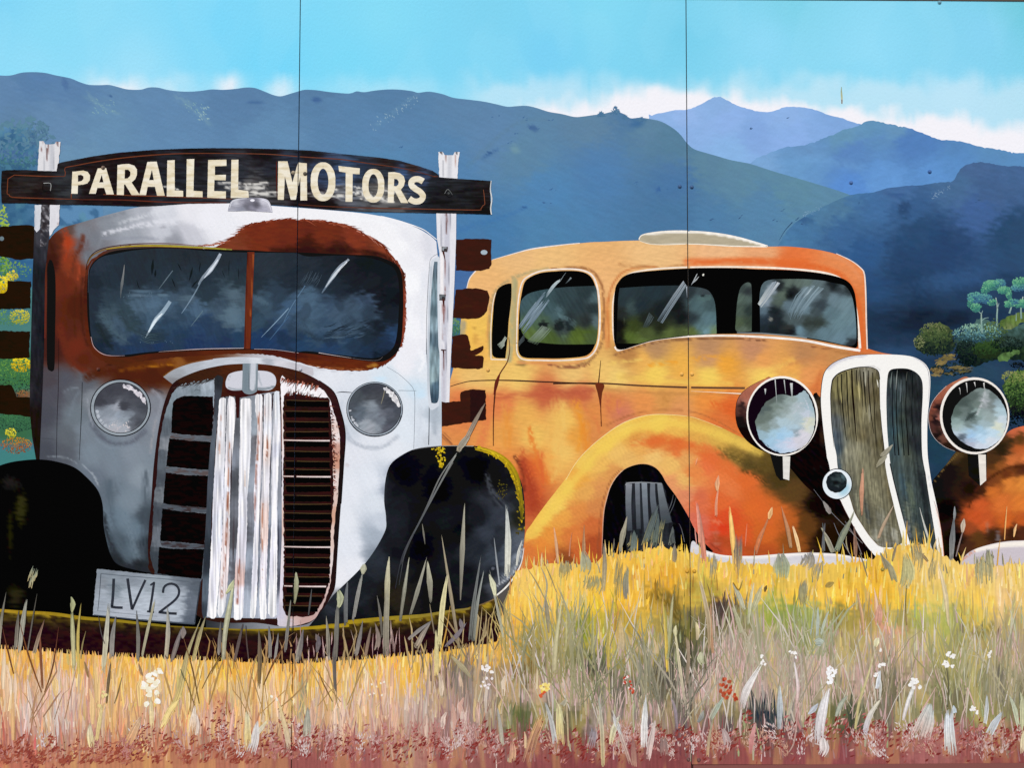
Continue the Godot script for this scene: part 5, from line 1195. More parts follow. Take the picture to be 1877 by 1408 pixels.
func build_truck() -> void:
	sheet(0, 0, 1)
	var truck := thing("truck", "rusty white vintage truck with black mudguards painted head-on, left of the orange car", "truck", Vector2(450, 1195))
	# tray boards behind the stake posts
	sheet(500, 400)
	for s in [[[985, 115, 985, 115, 1100, 111, 1175, 115, 1175, 115, 1173, 255, 1150, 273, 1100, 282, 985, 280, 985, 280]], [[985, 385, 985, 385, 1060, 378, 1130, 383, 1158, 398, 1162, 440, 1145, 510, 1090, 540, 968, 535, 968, 535]], [[965, 635, 965, 635, 1040, 625, 1055, 650, 1062, 690, 1066, 712, 1100, 698, 1130, 685, 1130, 685, 1132, 708, 1085, 738, 1085, 738, 1130, 740, 1130, 740, 1134, 780, 1110, 810, 960, 805, 960, 805]], [[900, 990, 900, 990, 1010, 985, 1010, 985, 1012, 938, 1080, 920, 1145, 925, 1145, 925, 1146, 1085, 1146, 1085, 1050, 1098, 905, 1120, 905, 1120]]]:
		coat(rough(cur(s[0]), 1.0, 0.7), "391a12", 3, 3).mottle("43201a", 0.4, 1.6, 0.0, 2.0).streak(0.16, 4, 2, 10).put(truck, "tray_board", 32)
	flat(truck, "bolt_hole", oval(1136, 184, 18, 13), "aab8c2", 32.5)
	flat(truck, "wet_patch", rough(q([1062, 925, 1142, 928, 1142, 1084, 1062, 1094]), 1.0), "2a130f", 32.5, 0.2)
	sheet(0, 400)
	for s in [[[-250, 45, 0, 45, 190, 50, 192, 215, 192, 215, 100, 222, 0, 205, -250, 205]], [[-250, 410, 0, 405, 40, 390, 45, 337, 45, 337, 170, 340, 170, 340, 166, 486, 166, 486, -250, 485]], [[-250, 615, 165, 610, 165, 610, 160, 752, 160, 752, -250, 745]], [[-250, 905, 30, 897, 70, 905, 92, 962, 92, 962, 240, 965, 240, 965, 235, 1070, 160, 1066, 0, 1050, -250, 1050]]]:
		coat(rough(cur(s[0]), 1.0, 0.7), "1f0f0b", 3, 3).mottle("28140e", 0.4, 1.6, 0.0, 2.0).streak(0.16, 2, 2, 10).put(truck, "tray_board", 32)
	flat(truck, "bolt_head", oval(14, 110, 12, 12), "6a7a80", 32.5)
	# cab
	sheet(0, 0, 1)
	var cab := flow(q([84, 480, 90, 443, 112, 420, 150, 408, 205, 392, 266, 378, 340, 373, 430, 373, 520, 379, 600, 385, 672, 392, 722, 402, 763, 417, 790, 433, 800, 443, 800, 443, 808, 560, 810, 830, 810, 830, 780, 1000, 640, 1130, 560, 1160, 340, 1160, 70, 1100, 70, 1100, 72, 900, 74, 845, 80, 640]), true)
	var b := coat(cab, "dfe2ea", 3.0, 3.0)
	b.blend([100, 450, "4a2418", 95, 480, "3c1a14", 110, 440, "5a2a1c", 125, 420, "5c4a44", 125, 445, "b04626", 130, 480, "8a3a22", 122, 520, "6a2c1c", 115, 600, "562417", 100, 640, "451f18", 95, 700, "4c464c", 140, 560, "4f2214", 145, 500, "7a3620", 150, 450, "6c5a5c", 140, 640, "6c2c1a", 155, 660, "5a2616", 180, 670, "5c2a18", 230, 690, "4c2212", 250, 672, "5a2a14", 280, 690, "4a1e10", 310, 680, "54260f", 330, 666, "8a5424", 300, 660, "6a3618", 350, 655, "5a2a14", 150, 425, "7c8088", 200, 412, "8b9098", 175, 440, "7a7e86", 165, 470, "70747c", 240, 430, "a2a6ae", 220, 400, "989da5", 260, 395, "b2b5bd", 300, 390, "d0d2da", 300, 425, "c4c6ce", 350, 385, "e6e4ea", 380, 400, "eeecf2", 420, 415, "ecebf0", 350, 430, "c8c8d0", 320, 445, "9a9ca4", 450, 385, "f2eff3", 520, 390, "f4f1f4", 600, 392, "f5f3f5", 660, 405, "f6f4f6", 710, 425, "f8f6f7", 735, 450, "fbf9fa", 760, 470, "f0eef2", 750, 430, "ecebef", 785, 450, "dcdae2", 770, 560, "ecebf0", 755, 520, "fcfbfc", 790, 520, "e2e2ea", 760, 600, "f6f4f8", 750, 640, "efedf3", 740, 670, "f0eef4", 775, 680, "dde4ec", 715, 690, "cfdde8", 700, 705, "d2dfea", 650, 690, "d8dee8", 610, 680, "dfe2ea", 560, 665, "d2d4dc", 765, 715, "c4dcec", 780, 730, "d0dce8", 740, 740, "d6e0ea", 770, 780, "d2dbe6", 795, 760, "b8c2cc", 795, 810, "c8ced6", 745, 790, "d8e2ec", 700, 810, "dadfe8", 640, 740, "cfd6e0", 635, 790, "c8d0da", 650, 830, "dcdfe8", 720, 820, "dfe4ec", 640, 900, "dfe3ec", 680, 880, "dce2ec", 625, 960, "e0e4ec", 640, 1000, "dde2ec", 690, 920, "d2dae4", 700, 960, "c4ccd8", 690, 980, "aab4c0", 650, 1040, "e4e6ee", 620, 1060, "e8e8ee", 690, 1020, "8a94a0", 640, 1100, "2a2c32", 710, 870, "c8d0dc", 715, 900, "a0a8b6",
		85, 760, "4b4c55", 100, 720, "504f58", 90, 830, "4a4d56", 120, 700, "54555e", 135, 720, "62676f", 140, 760, "6e7880", 125, 800, "62686f", 115, 830, "585c64", 160, 700, "5e626a", 170, 730, "82888f", 155, 790, "7a848e", 170, 830, "7c8893", 200, 820, "78838e", 240, 830, "848e99", 215, 850, "7a848f", 260, 790, "7c848e", 285, 740, "82868f", 290, 780, "888e98", 280, 850, "7f8a94", 265, 870, "8d98a2", 200, 900, "636e79", 240, 920, "7c8994", 220, 950, "6a7b88", 250, 970, "667784", 270, 950, "3f4850", 270, 1000, "2c333a", 240, 1010, "566570", 215, 1000, "46525c", 210, 1030, "22262a", 250, 1045, "202226", 170, 880, "6b7581", 90, 900, "1a1a1c", 300, 1100, "101012", 500, 700, "c4c6ce"], 1.9, 0.2)
	b.streak(0.035, 62, 0.9, 16.0)
	sheet(0, 380, 5.866)
	b.stroke([1300, 170, 1500, 110, 1800, 20], 60, 130, "d6d8de", 0.6, 0.8, 0.7).stroke([1110, 290, 1300, 240, 1600, 180, 1900, 150], 60, 110, "dcdce4", 0.75, 0.6, 0.7).stroke([1120, 340, 1400, 330, 1700, 340], 60, 50, "9094a0", 0.6, 0.8, 0.6).stroke([700, 120, 1000, 140, 1340, 60], 60, 60, "7a7f88", 0.6, 0.8, 0.6).stroke([940, 580, 920, 420, 960, 300, 1000, 150], 40, 40, "80848c", 0.6, 0.8, 0.6).stroke([1010, 520, 1080, 400, 1100, 260], 60, 50, "8a8e96", 0.5, 0.8, 0.5)
	b.stroke([700, 240, 740, 380, 700, 560], 120, 60, "a83c1e", 0.75, 0.8, 0.6).stroke([900, 300, 880, 420, 800, 560, 780, 700], 70, 70, "66301f", 0.85, 0.7, 0.6).stroke([850, 600, 860, 700, 840, 780], 50, 30, "b04a2c", 0.7, 0.8, 0.5).stroke([560, 300, 570, 450, 600, 520], 90, 60, "3e1c14", 0.8, 0.8, 0.4).stroke([800, 420, 770, 560, 730, 740], 40, 60, "8f3d20", 0.6, 0.8, 0.7).dab(1760, 215, 50, 20, -10, "a6a6ae", 0.6, 0.7, 0.5)
	b.stroke([650, 700, 700, 900, 680, 1200, 700, 1408], 90, 120, "602716", 0.7, 0.8, 0.4).stroke([900, 760, 880, 1000, 900, 1300, 950, 1480], 60, 60, "3a1a12", 0.6, 0.8, 0.4).stroke([830, 850, 800, 1100, 820, 1400], 50, 50, "44210f", 0.5, 0.9, 0.5)
	sheet(0, 600, 5.866)
	b.stroke([650, 0, 700, 200, 800, 400, 950, 480], 130, 90, "692a18", 0.85, 0.7, 0.3).stroke([980, 150, 1100, 330, 1250, 360, 1500, 330], 70, 40, "5c2716", 0.85, 0.7, 0.3).stroke([950, 540, 1200, 470, 1500, 520, 1840, 560], 140, 120, "4d2110", 0.85, 0.7, 0.3).stroke([1150, 410, 1400, 350, 1700, 290, 1877, 270], 40, 50, "35170e", 0.8, 0.7, 0.5).stroke([1300, 470, 1500, 430, 1750, 400, 1877, 380], 60, 70, "7a4216", 0.8, 0.7, 0.6).stroke([1600, 430, 1750, 410, 1877, 400], 20, 30, "b8741e", 0.8, 0.7, 0.8).stroke([1780, 530, 1830, 490, 1877, 470], 24, 30, "9a7426", 0.8, 0.6, 0.6).stroke([500, 400, 560, 430, 620, 420], 70, 60, "62301f", 0.5, 0.8, 0.5)
	b.stroke([880, 570, 870, 500, 800, 440], 14, 60, "6a6e78", 0.5, 0.8, 0.6).stroke([700, 700, 770, 660, 850, 650], 40, 20, "868e98", 0.6, 0.8, 0.5).stroke([760, 950, 800, 800, 860, 700], 60, 60, "78828c", 0.6, 0.8, 0.5).stroke([990, 1040, 1100, 1180, 1250, 1260, 1430, 1230, 1560, 1120], 80, 80, "5a5e6a", 0.75, 0.7, 0.4).stroke([950, 780, 975, 960, 1010, 1060], 30, 24, "a0a4ae", 0.6, 0.7, 0.4).stroke([1040, 1200, 1200, 1300, 1440, 1260], 40, 60, "808c98", 0.7, 0.7, 0.5).stroke([1650, 680, 1740, 780, 1700, 1000], 60, 70, "9a9ea8", 0.6, 0.8, 0.5).stroke([1630, 1350, 1640, 1200, 1680, 1000], 40, 40, "b0a8a8", 0.5, 0.8, 0.5).stroke([1600, 640, 1750, 700], 30, 40, "2c2c32", 0.5, 0.8, 0.9).stroke([520, 1390, 700, 1380], 14, 14, "9aa4ac", 0.7, 0.6, 0.6)
	sheet(0, 800)
	b.stroke([610, 90, 640, 260, 680, 420, 740, 640], 130, 90, "7b8a96", 0.5, 0.9, 0.6).stroke([590, 250, 600, 420, 640, 560, 700, 680], 60, 60, "56636e", 0.75, 0.7, 0.5).stroke([790, 200, 780, 450, 770, 650], 60, 50, "4a545e", 0.7, 0.8, 0.5).stroke([560, 420, 590, 560, 660, 690, 800, 720], 40, 70, "2a2e34", 0.85, 0.7, 0.5).stroke([440, 150, 500, 200, 530, 260], 10, 24, "aab2ba", 0.7, 0.7, 0.8).stroke([260, 110, 360, 115, 420, 150], 16, 10, "8e979f", 0.7, 0.7, 0.6)
	sheet(560, 620, 5.214)
	b.stroke([380, 850, 420, 960, 560, 1040, 740, 1040, 880, 940], 60, 60, "b4bac4", 0.8, 0.7, 0.3).stroke([350, 620, 350, 800, 400, 950], 70, 40, "c2cad6", 0.7, 0.8, 0.3).dab(720, 390, 90, 50, 0, "bfe2f8", 0.8, 0.8, 0.4).dab(1110, 540, 70, 60, 0, "bde0f6", 0.8, 0.8, 0.4).stroke([1090, 120, 1130, 220, 1090, 310], 60, 40, "f8f8fb", 0.9, 0.5, 0.4).stroke([1230, 300, 1240, 600, 1235, 900], 90, 80, "a9b1bb", 0.75, 0.7, 0.3).stroke([1100, 650, 1090, 900, 1060, 1030], 60, 70, "c6ced8", 0.5, 0.8, 0.4).stroke([760, 1300, 820, 1200, 940, 1120], 60, 40, "b4bac8", 0.7, 0.8, 0.5).dab(400, 1210, 26, 30, 0, "c8b8b8", 0.5, 0.8, 0.5).stroke([40, 290, 300, 320, 480, 340], 20, 10, "b4b4bc", 0.5, 0.7, 0.5)
	sheet(560, 380, 5.214)
	b.stroke([780, 120, 900, 200, 980, 300, 1040, 400], 60, 90, "e6e5ea", 0.7, 0.7, 0.5).stroke([1140, 260, 1180, 340, 1170, 480], 60, 100, "d6d6de", 0.8, 0.6, 0.3).stroke([1030, 900, 1000, 1100, 1060, 1230], 40, 60, "fafafc", 0.8, 0.6, 0.5).stroke([1130, 620, 1110, 900, 1120, 1200], 60, 60, "dde2ea", 0.6, 0.8, 0.4).stroke([400, 100, 700, 130, 900, 200], 60, 50, "fbfafb", 0.7, 0.7, 0.4)
	b.each(func(x: float, y: float, k: Color): return k.lerp(Color.html("fbfbfd"), 0.35 * smoothstep(0.72, 0.9, k.get_luminance())))
	b.put(truck, "cab", 34)
	band(truck, "cab_edge", [720, 82, 900, 130, 1110, 205, 1200, 265, 1255, 310], 3, 6, "fbfafb", 34.4, "ffffff", 9)
	# rust of the roof, ragged at its rim
	sheet(0, 0)
	var rp := PackedVector2Array(q([1120, 1335, 1215, 1305, 1290, 1245, 1330, 1212, 1420, 1192, 1540, 1182, 1600, 1182, 1750, 1187, 1877, 1212]))
	sheet(500, 400)
	rp.append_array(q([470, 75, 540, 115, 600, 152, 640, 210, 690, 262, 712, 330, 716, 480, 712, 600, 690, 690, 640, 760, 570, 800, 480, 822, 350, 815, 200, 790, 0, 740]))
	sheet(0, 400)
	rp.append_array(q([1300, 730, 1000, 745, 800, 765, 640, 790, 560, 770, 500, 720, 465, 620, 455, 460, 460, 320, 480, 240, 560, 180, 640, 152, 800, 142, 1000, 150]))
	var rs := coat(rough(flow(rp, true), 1.3, 0.7), "702c19", 3, 3)
	sheet(0, 0, 1)
	rs.blend([420, 450, "7a3a24", 480, 420, "742e1a", 540, 430, "6e2c1a", 600, 430, "702e1b", 650, 440, "803622", 700, 460, "8a4028", 560, 455, "3c1812", 620, 460, "3a1a14", 690, 475, "3a1a14", 735, 500, "4a2016", 738, 560, "7a3422", 738, 600, "863c28", 725, 640, "742e1c", 700, 665, "5e2514", 650, 672, "62280f", 600, 668, "5a2416", 520, 655, "4a1c12", 430, 650, "5a2614", 300, 655, "4c2010", 230, 660, "52260f", 170, 620, "5a2516", 160, 540, "4a1e12", 165, 480, "5a2a1c", 230, 450, "4a3a34", 330, 449, "6a3a2c"], 1.8, 0.5)
	sheet(500, 400)
	rs.streak(0.16, 6, 2, 16).stroke([200, 800, 380, 810, 500, 810], 30, 24, "b0682a", 0.5, 0.8, 0.8).dab(540, 792, 40, 14, -10, "c08a34", 0.8, 0.7, 0.6).stroke([0, 755, 200, 770, 450, 795], 40, 30, "743014", 0.6, 0.8, 0.5).stroke([0, 175, 300, 172, 560, 190, 660, 250], 44, 40, "2c1310", 0.75, 0.8, 0.3).stroke([700, 350, 704, 500, 700, 640], 20, 26, "8e3e28", 0.6, 0.7, 0.5)
	rs.put(truck, "rust_patch", 35)
	var m := marks()
	sheet(500, 400)
	hairs(m, q([150, 12, 300, 22, 400, 45, 470, 72]), 46, 0.15, 0.3, 17, ["7a3420", "702c1a", "9a5038"])
	hairs(m, q([470, 75, 540, 112, 600, 150]), 40, 0.5, 0.3, 15, ["7a3420", "6a2816", "b87a68"])
	hairs(m, q([595, 150, 640, 205, 690, 262]), 34, 0.95, 0.3, 15, ["7a3420", "6a2816", "a86450"])
	hairs(m, q([712, 300, 716, 480, 712, 600, 690, 690]), 60, 1.4, 0.5, 6, ["8a4028", "7a3422", "b06a58"])
	hairs(m, q([690, 690, 640, 760, 570, 800]), 30, 2.4, 0.4, 6, ["5e2514", "6a2a18"])
	hairs(m, q([500, 815, 350, 815, 200, 790]), 40, 3.2, 0.3, 11, ["a8683c", "8a4a2a", "6a3018"])
	sheet(0, 0)
	hairs(m, q([1215, 1305, 1290, 1245, 1330, 1212, 1420, 1192]), 40, 2.8, 0.35, 13, ["7a3420", "a45a44", "6a2816"])
	hairs(m, q([1420, 1192, 1540, 1180, 1750, 1187]), 40, -0.1, 0.4, 12, ["7a3420", "702c1a", "a45a44"])
	hairs(m, q([1080, 1322, 1150, 1318, 1220, 1300]), 24, 3.1, 0.2, 12, ["a45a3c", "8a4428", "c88a78"])
	m.put(truck, "rust_bristles", 35.4).set_meta("kind", "stuff")
	# windscreen: seal, two panes, yellow trim, post between
	sheet(0, 400)
	var gl := PackedVector2Array(q([1335, 172, 1100, 166, 900, 158, 750, 162, 620, 176, 545, 205, 500, 245, 478, 300, 472, 400, 474, 520, 484, 620, 500, 680, 540, 718, 600, 742, 690, 746, 800, 730, 1000, 715, 1335, 708]))
	sheet(500, 400)
	gl.append_array(q([0, 712, 150, 724, 300, 740, 440, 760, 520, 770, 595, 770, 656, 735, 688, 682, 698, 600, 703, 450, 697, 325, 676, 262, 622, 226, 540, 202, 400, 196, 200, 186, 0, 180]))
	flat(truck, "windscreen_seal", flow(gl, true), "160f10", 36, 0.2)
	sheet(160, 430, 4.6925)
	b = coat(cur([1378, 155, 1378, 155, 1200, 150, 1000, 138, 800, 122, 600, 120, 400, 138, 250, 165, 140, 190, 70, 240, 30, 310, 20, 420, 20, 560, 26, 720, 38, 860, 60, 940, 120, 1005, 200, 1035, 330, 1035, 500, 1015, 700, 998, 1000, 985, 1352, 975, 1352, 975]), "28323c", 2.4, 2.4)
	b.blend([100, 250, "2a3440", 300, 200, "273039", 600, 180, "272e35", 900, 180, "252d34", 1200, 190, "262e36", 1350, 250, "262f38", 60, 420, "222a34", 200, 400, "25303a", 450, 350, "262f38", 700, 400, "28333c", 1000, 400, "27323c", 1300, 400, "2a3740", 60, 600, "242d38", 200, 560, "32414c", 60, 800, "25303c", 130, 850, "28323a", 200, 680, "40525e", 250, 780, "44586a", 300, 880, "41566a", 170, 920, "1f2a30", 120, 960, "1e2a3c", 250, 980, "26364c", 400, 980, "253a58", 600, 970, "24385a", 900, 950, "24385a", 1200, 940, "23365a", 1300, 900, "28405a", 450, 640, "4c6274", 600, 600, "4d6478", 520, 740, "435a6e", 400, 760, "33454f", 350, 680, "34454f", 700, 640, "465d72", 700, 800, "30465c", 850, 560, "435565", 950, 640, "4a6278", 820, 700, "394f64", 1000, 780, "2c4260", 1150, 620, "425566", 1250, 520, "4d606c", 1320, 560, "455663", 1250, 680, "566c7a", 1300, 740, "50687a", 1230, 760, "546a7a", 1180, 850, "2a405c", 800, 880, "293f58", 600, 880, "293a4a", 1050, 520, "2c3a44"], 2.0)
	b.streak(0.12, 70, 2, 14).mottle("2a3846", 0.3, 1.6, 0.05, 1.0, 12.0)
	b.dab(460, 490, 120, 16, 0, "5c7486", 0.75, 0.7, 0.7).dab(450, 525, 140, 12, 0, "64798a", 0.75, 0.7, 0.8).dab(655, 525, 60, 22, 0, "60788a", 0.8, 0.6, 0.6).dab(870, 550, 90, 40, 0, "5c7280", 0.6, 0.7, 0.8).dab(570, 600, 80, 50, -10, "567086", 0.7, 0.7, 0.7).stroke([130, 690, 220, 820, 330, 900], 110, 100, "4c626e", 0.7, 0.8, 0.6).stroke([90, 780, 150, 880, 220, 980], 70, 50, "1d272c", 0.8, 0.7, 0.5).stroke([280, 680, 360, 790, 480, 850], 60, 40, "2e3c42", 0.7, 0.8, 0.8)
	b.dab(1260, 700, 90, 110, 0, "5d7484", 0.7, 0.8, 0.6).dab(1260, 520, 100, 70, 0, "566a78", 0.7, 0.8, 0.7)
	b.put(truck, "windscreen_pane", 37)
	sheet(560, 380, 5.214)
	var rpane := PackedVector2Array(q([20, 470, 200, 465, 400, 462, 560, 475, 680, 500, 790, 545, 850, 590, 882, 660, 895, 760, 900, 860, 892, 1000, 880, 1180, 850, 1320, 780, 1400, 700, 1435, 600, 1442, 440, 1425, 140, 1388, 0, 1375]))
	sheet(160, 430, 4.6925)
	rpane.append_array(q([1800, 1010, 1600, 992, 1410, 985, 1410, 985, 1440, 155, 1440, 155, 1700, 158, 1800, 160]))
	b = coat(flow(rpane, true), "232b34", 2.4, 2.4)
	sheet(500, 400)
	b.blend([-50, 230, "2b343d", 60, 230, "29323a", 200, 250, "252d36", 300, 230, "1f252d", 400, 250, "1a1e25", 500, 240, "15181d", 600, 280, "16191f", 660, 330, "171a1f", 540, 380, "181c22", 450, 350, "191e26", 350, 380, "232c36", 250, 320, "222b35", 100, 330, "252e38", -100, 350, "27313a", -120, 450, "405262", -60, 460, "3c5060", -100, 560, "34495a", 30, 420, "384b5c", 90, 480, "415a74", 200, 440, "4a6277", 160, 520, "486076", 260, 500, "445b70", 300, 470, "3c5066", 350, 520, "42566a", 430, 500, "3e5062", 500, 450, "40536a", 520, 520, "384a5c", 450, 570, "3c4f62", 300, 580, "394e64", 200, 590, "405668", 250, 640, "344a60", 380, 620, "40556a", 100, 580, "3a5068", 60, 640, "263c5c", -60, 660, "223a5e", 150, 680, "26405e", 300, 700, "284060", 420, 690, "2a4058", 520, 640, "263340", 560, 580, "1c232c", 600, 450, "171b22", 640, 520, "1a2028", 560, 700, "1f2e40", 620, 680, "22324a", 670, 600, "2c4464", 668, 640, "2c4668", 500, 740, "22344c", 590, 750, "16202c", 640, 420, "121419"], 2.0)
	b.streak(0.14, -35, 2, 14).mottle("1e2732", 0.3, 1.6, 0.05, 1.0, 31.0)
	b.stroke([120, 560, 240, 600, 380, 560, 480, 470], 60, 60, "4a6278", 0.5, 0.8, 0.9).stroke([180, 620, 300, 660, 430, 620], 40, 40, "22303e", 0.5, 0.8, 1.2).dab(-60, 440, 60, 24, 30, "516878", 0.7, 0.7, 0.6)
	b.put(truck, "windscreen_pane", 37)
	m = marks()
	sheet(160, 430, 4.6925)
	band(truck, "glare_streak", [1150, 165, 1110, 240, 1050, 320, 1000, 370, 960, 430], 23, 11, "a8b2be", 38.1, "7c8894", 42)
	m.ribbon(lin([1130, 215, 1070, 300, 1010, 375]), 1.4, 1, "e2e8ee", "c8d0da", 5)
	m.ribbon(lin([985, 400, 920, 520, 850, 630, 815, 680]), 2.0, 0.6, "6a7a88", "7e96aa", 2.4)
	band(truck, "glare_streak", [718, 575, 660, 660, 590, 740, 545, 820, 505, 890], 30, 4, "8fa4b4", 38.1, "a8bcc8", 38)
	m.ribbon(lin([650, 680, 600, 730, 555, 800, 525, 850]), 2.0, 1.0, "e4eef4", "d8e6ee", 5)
	for s in [[740, 310, 680, 390, 620, 470, "62727c"], [1000, 655, 950, 720, 895, 790, "5f7684"], [1735, 635, 1620, 760, 1500, 885, "7f9ab0"], [1877, 440, 1760, 620, 1680, 780, "5a7690"], [1740, 700, 1660, 800, 1570, 910, "466484"]]:
		m.ribbon(lin(s.slice(0, 6)), 1.6, 0.5, s[6], s[6], 1.8)
	m.ribbon(lin([325, 260, 318, 330, 305, 420, 295, 500, 293, 550]), 0.6, 0.5, "8a8a88", "4a5258", 5)
	for s in [[572, 210, 565, 290, 560, 350, 7], [595, 300, 590, 340, 588, 370, 5], [780, 245, 800, 280, 815, 315, 3], [730, 375, 745, 410, 762, 455, 3.4], [910, 280, 900, 330, 880, 400, 5], [980, 240, 970, 290, 968, 330, 3], [430, 390, 440, 430, 455, 470, 2], [1225, 220, 1222, 290, 1222, 350, 2], [1305, 290, 1306, 330, 1305, 385, 2], [1165, 310, 1175, 340, 1190, 375, 1.6], [960, 390, 930, 420, 900, 460, 4]]:
		m.ribbon(lin(s.slice(0, 6)), 0.4, 0.4, "14181c", "181c20", s[6] * 0.8)
	for i in 14:
		var o := rng.randf_range(-70, 70)
		m.ribbon(lin([470 + o * 0.2, 835 + i * 7 - 10, 560, 848 + i * 7, 650 + o * 0.4, 830 + i * 7]), 0.4, 0.3, ["1c2830", "50666e"][i % 2], "2c3c46", 1.2)
	for i in 8:
		m.leaf(pt(rng.randf_range(450, 740), 935 + rng.randfn(0, 5) - absf(rng.randf_range(0, 20))), 2.4, 1.0, rng.randf() * 3.0, tone("60788a"))
		m.leaf(pt(rng.randf_range(310, 580), rng.randf_range(490, 540)), 4.0, 0.8, -1.2, tone("6a8292"))
	sheet(560, 380, 5.214)
	band(truck, "glare_streak", [420, 500, 340, 560, 260, 670, 200, 760, 160, 820], 15, 10, "a0a8b2", 38.1, "5a6c7c", 42)
	m.ribbon(lin([400, 520, 320, 600, 240, 700, 195, 765]), 2.0, 1.0, "e6eaee", "c0c8d0", 5)
	m.ribbon(lin([410, 490, 370, 545, 335, 590]), 0.5, 0.5, "a8b0b8", "8a949c", 1.4)
	for i in 26:
		var x := rng.randf_range(150, 560)
		var y := 1180 + rng.randf_range(-60, 90) - (x - 200) * 0.15
		m.ribbon(lin([x, y + 20, x + 70, y + 8, x + 130, y - 26]), 0.3, 0.3, ["16202a", "60788c", "1c2834"][i % 3], "26343f", 1.5)
	for i in 20:
		var x := rng.randf_range(0, 160)
		m.ribbon(lin([x, 640 + rng.randf_range(-40, 60), x - 60, 730 + rng.randf_range(-20, 60)]), 0.4, 0.4, "4a5864", "2c3844", 1.0)
	m.put(truck, "glass_streak", 38.6).set_meta("kind", "stuff")
	sheet(160, 430, 4.6925)
	band(truck, "windscreen_trim", [8, 250, 40, 190, 110, 145, 200, 120, 350, 102, 550, 95, 750, 98, 1000, 112, 1250, 130], 8, 10, "7a5a2c", 39, "8a8438", 19)
	band(truck, "windscreen_trim", [170, 125, 350, 104, 550, 97, 800, 104, 1050, 118, 1200, 128], 6, 8, "b89a34", 39.3, "a8a43c", 14)
	band(truck, "trim_shadow", [-2, 300, 6, 240, 40, 180, 110, 130, 250, 98, 450, 80, 700, 78, 900, 92, 1000, 102], 6, 4, "2a1310", 38.8, "8a5040", 9)
	band(truck, "seal_highlight", [38, 880, 60, 960, 120, 1018, 200, 1042, 330, 1042], 4, 2, "c8a4a0", 39, "a8949c", 7)
	band(truck, "seal_highlight", [620, 1010, 750, 1000, 1000, 985, 1350, 978], 2, 4, "b89c98", 39, "d8ccd0", 6)
	band(truck, "seal_highlight", [1440, 985, 1620, 992, 1820, 1020], 3, 3, "c8b8b8", 39)
	band(truck, "seal_highlight", [14, 500, 16, 400, 20, 300, 50, 230], 2, 3, "4a5a68", 39)
	sheet(560, 620, 5.214)
	band(truck, "seal_highlight", [130, 140, 260, 162, 440, 190, 470, 195], 6, 2, "dccccc", 39, "c0b0b0")
	band(truck, "seal_highlight", [440, 190, 560, 208, 690, 212, 740, 180], 2, 2, "6a6470", 39, "8a7a78", 3)
	sheet(160, 430, 4.6925)
	coat(q([1382, 150, 1442, 150, 1428, 500, 1405, 985, 1352, 985, 1365, 500]), "6a2c18", 2.5, 3.0).stroke([1432, 170, 1418, 500, 1408, 700], 12, 8, "a8582c", 0.8, 0.6).stroke([1385, 160, 1370, 500, 1358, 980], 14, 12, "42180e", 0.7, 0.7).streak(0.15, 88, 2, 20).put(truck, "centre_post", 39.5)
	# left door window slit and panel seams
	sheet(0, 380, 5.866)
	flat(truck, "door_window", cur([515, 800, 518, 640, 545, 562, 565, 572, 588, 640, 604, 760, 607, 1000, 600, 1408, 595, 1700, 580, 1760, 545, 1758, 515, 1690, 512, 1300]), "141010", 36, 0.2)
	band(truck, "door_edge", [505, 600, 498, 900, 490, 1408], 10, 16, "5a2a1c", 36.2, "6a2c22")
	sheet(0, 600, 5.866)
	band(truck, "panel_seam", [640, 120, 638, 400, 634, 700, 622, 1000, 616, 1408], 4, 5, "2a1614", 36.4, "14161a", 6)
	band(truck, "panel_seam", [892, 590, 888, 800, 880, 1000, 868, 1250, 860, 1430], 6, 4, "14161a", 36.4, "1c1e22", 8)
	band(truck, "panel_seam", [460, 1195, 540, 1200, 610, 1212], 2, 2, "33353c", 36.4)
	sheet(560, 620, 5.214)
	band(truck, "panel_seam", [780, 275, 880, 335, 970, 410, 1030, 480, 1046, 560, 1044, 800, 1036, 1060], 3, 3, "7a828c", 36.4, "4c545e", 4)
	band(truck, "panel_seam", [298, 522, 350, 515, 445, 520], 3, 6, "23252c", 36.4, "3a3e46", 9)
	band(truck, "panel_seam", [890, 500, 1060, 503], 4, 3, "5c6a74", 36.4)
	band(truck, "door_line", [1158, 0, 1162, 200, 1172, 420, 1183, 600, 1182, 860, 1178, 1020], 3, 8, "4a525c", 36.4, "2c3038", 6)
	sheet(560, 380, 5.214)
	band(truck, "door_line", [1278, 440, 1220, 470, 1192, 510, 1182, 620, 1170, 800, 1158, 1100, 1156, 1408], 3, 4, "6a727a", 36.4, "6a727a", 5)
	# quarter window
	var qw := coat(cur([1195, 540, 1215, 500, 1250, 480, 1280, 480, 1284, 700, 1284, 1500, 1284, 1500, 1276, 1900, 1276, 1900, 1190, 1930, 1165, 1700, 1165, 1300, 1175, 800]), "d8dde4", 2.6, 2.6)
	qw.stroke([1205, 560, 1190, 900, 1175, 1300, 1180, 1800], 14, 14, "aeb8c2", 0.7, 0.6).put(truck, "quarter_window_frame", 36.6)
	qw = coat(cur([1225, 560, 1240, 520, 1262, 520, 1262, 600, 1262, 900, 1270, 1300, 1282, 1408, 1280, 1600, 1272, 1840, 1230, 1875, 1205, 1870, 1188, 1700, 1186, 1300, 1198, 900]), "7e949e", 2.6, 2.6)
	qw.blend([1240, 560, "5c6e7a", 1235, 800, "7c929c", 1225, 1100, "8aa0aa", 1210, 1400, "8aa0a8", 1260, 1300, "566a76", 1250, 1700, "4a6070", 1210, 1650, "9ab0b4", 1240, 1850, "3c5060", 1260, 1000, "60747e"], 1.8).streak(0.25, 87, 1.5, 22).put(truck, "quarter_window", 36.9)
	# stake posts
	sheet(0, 400)
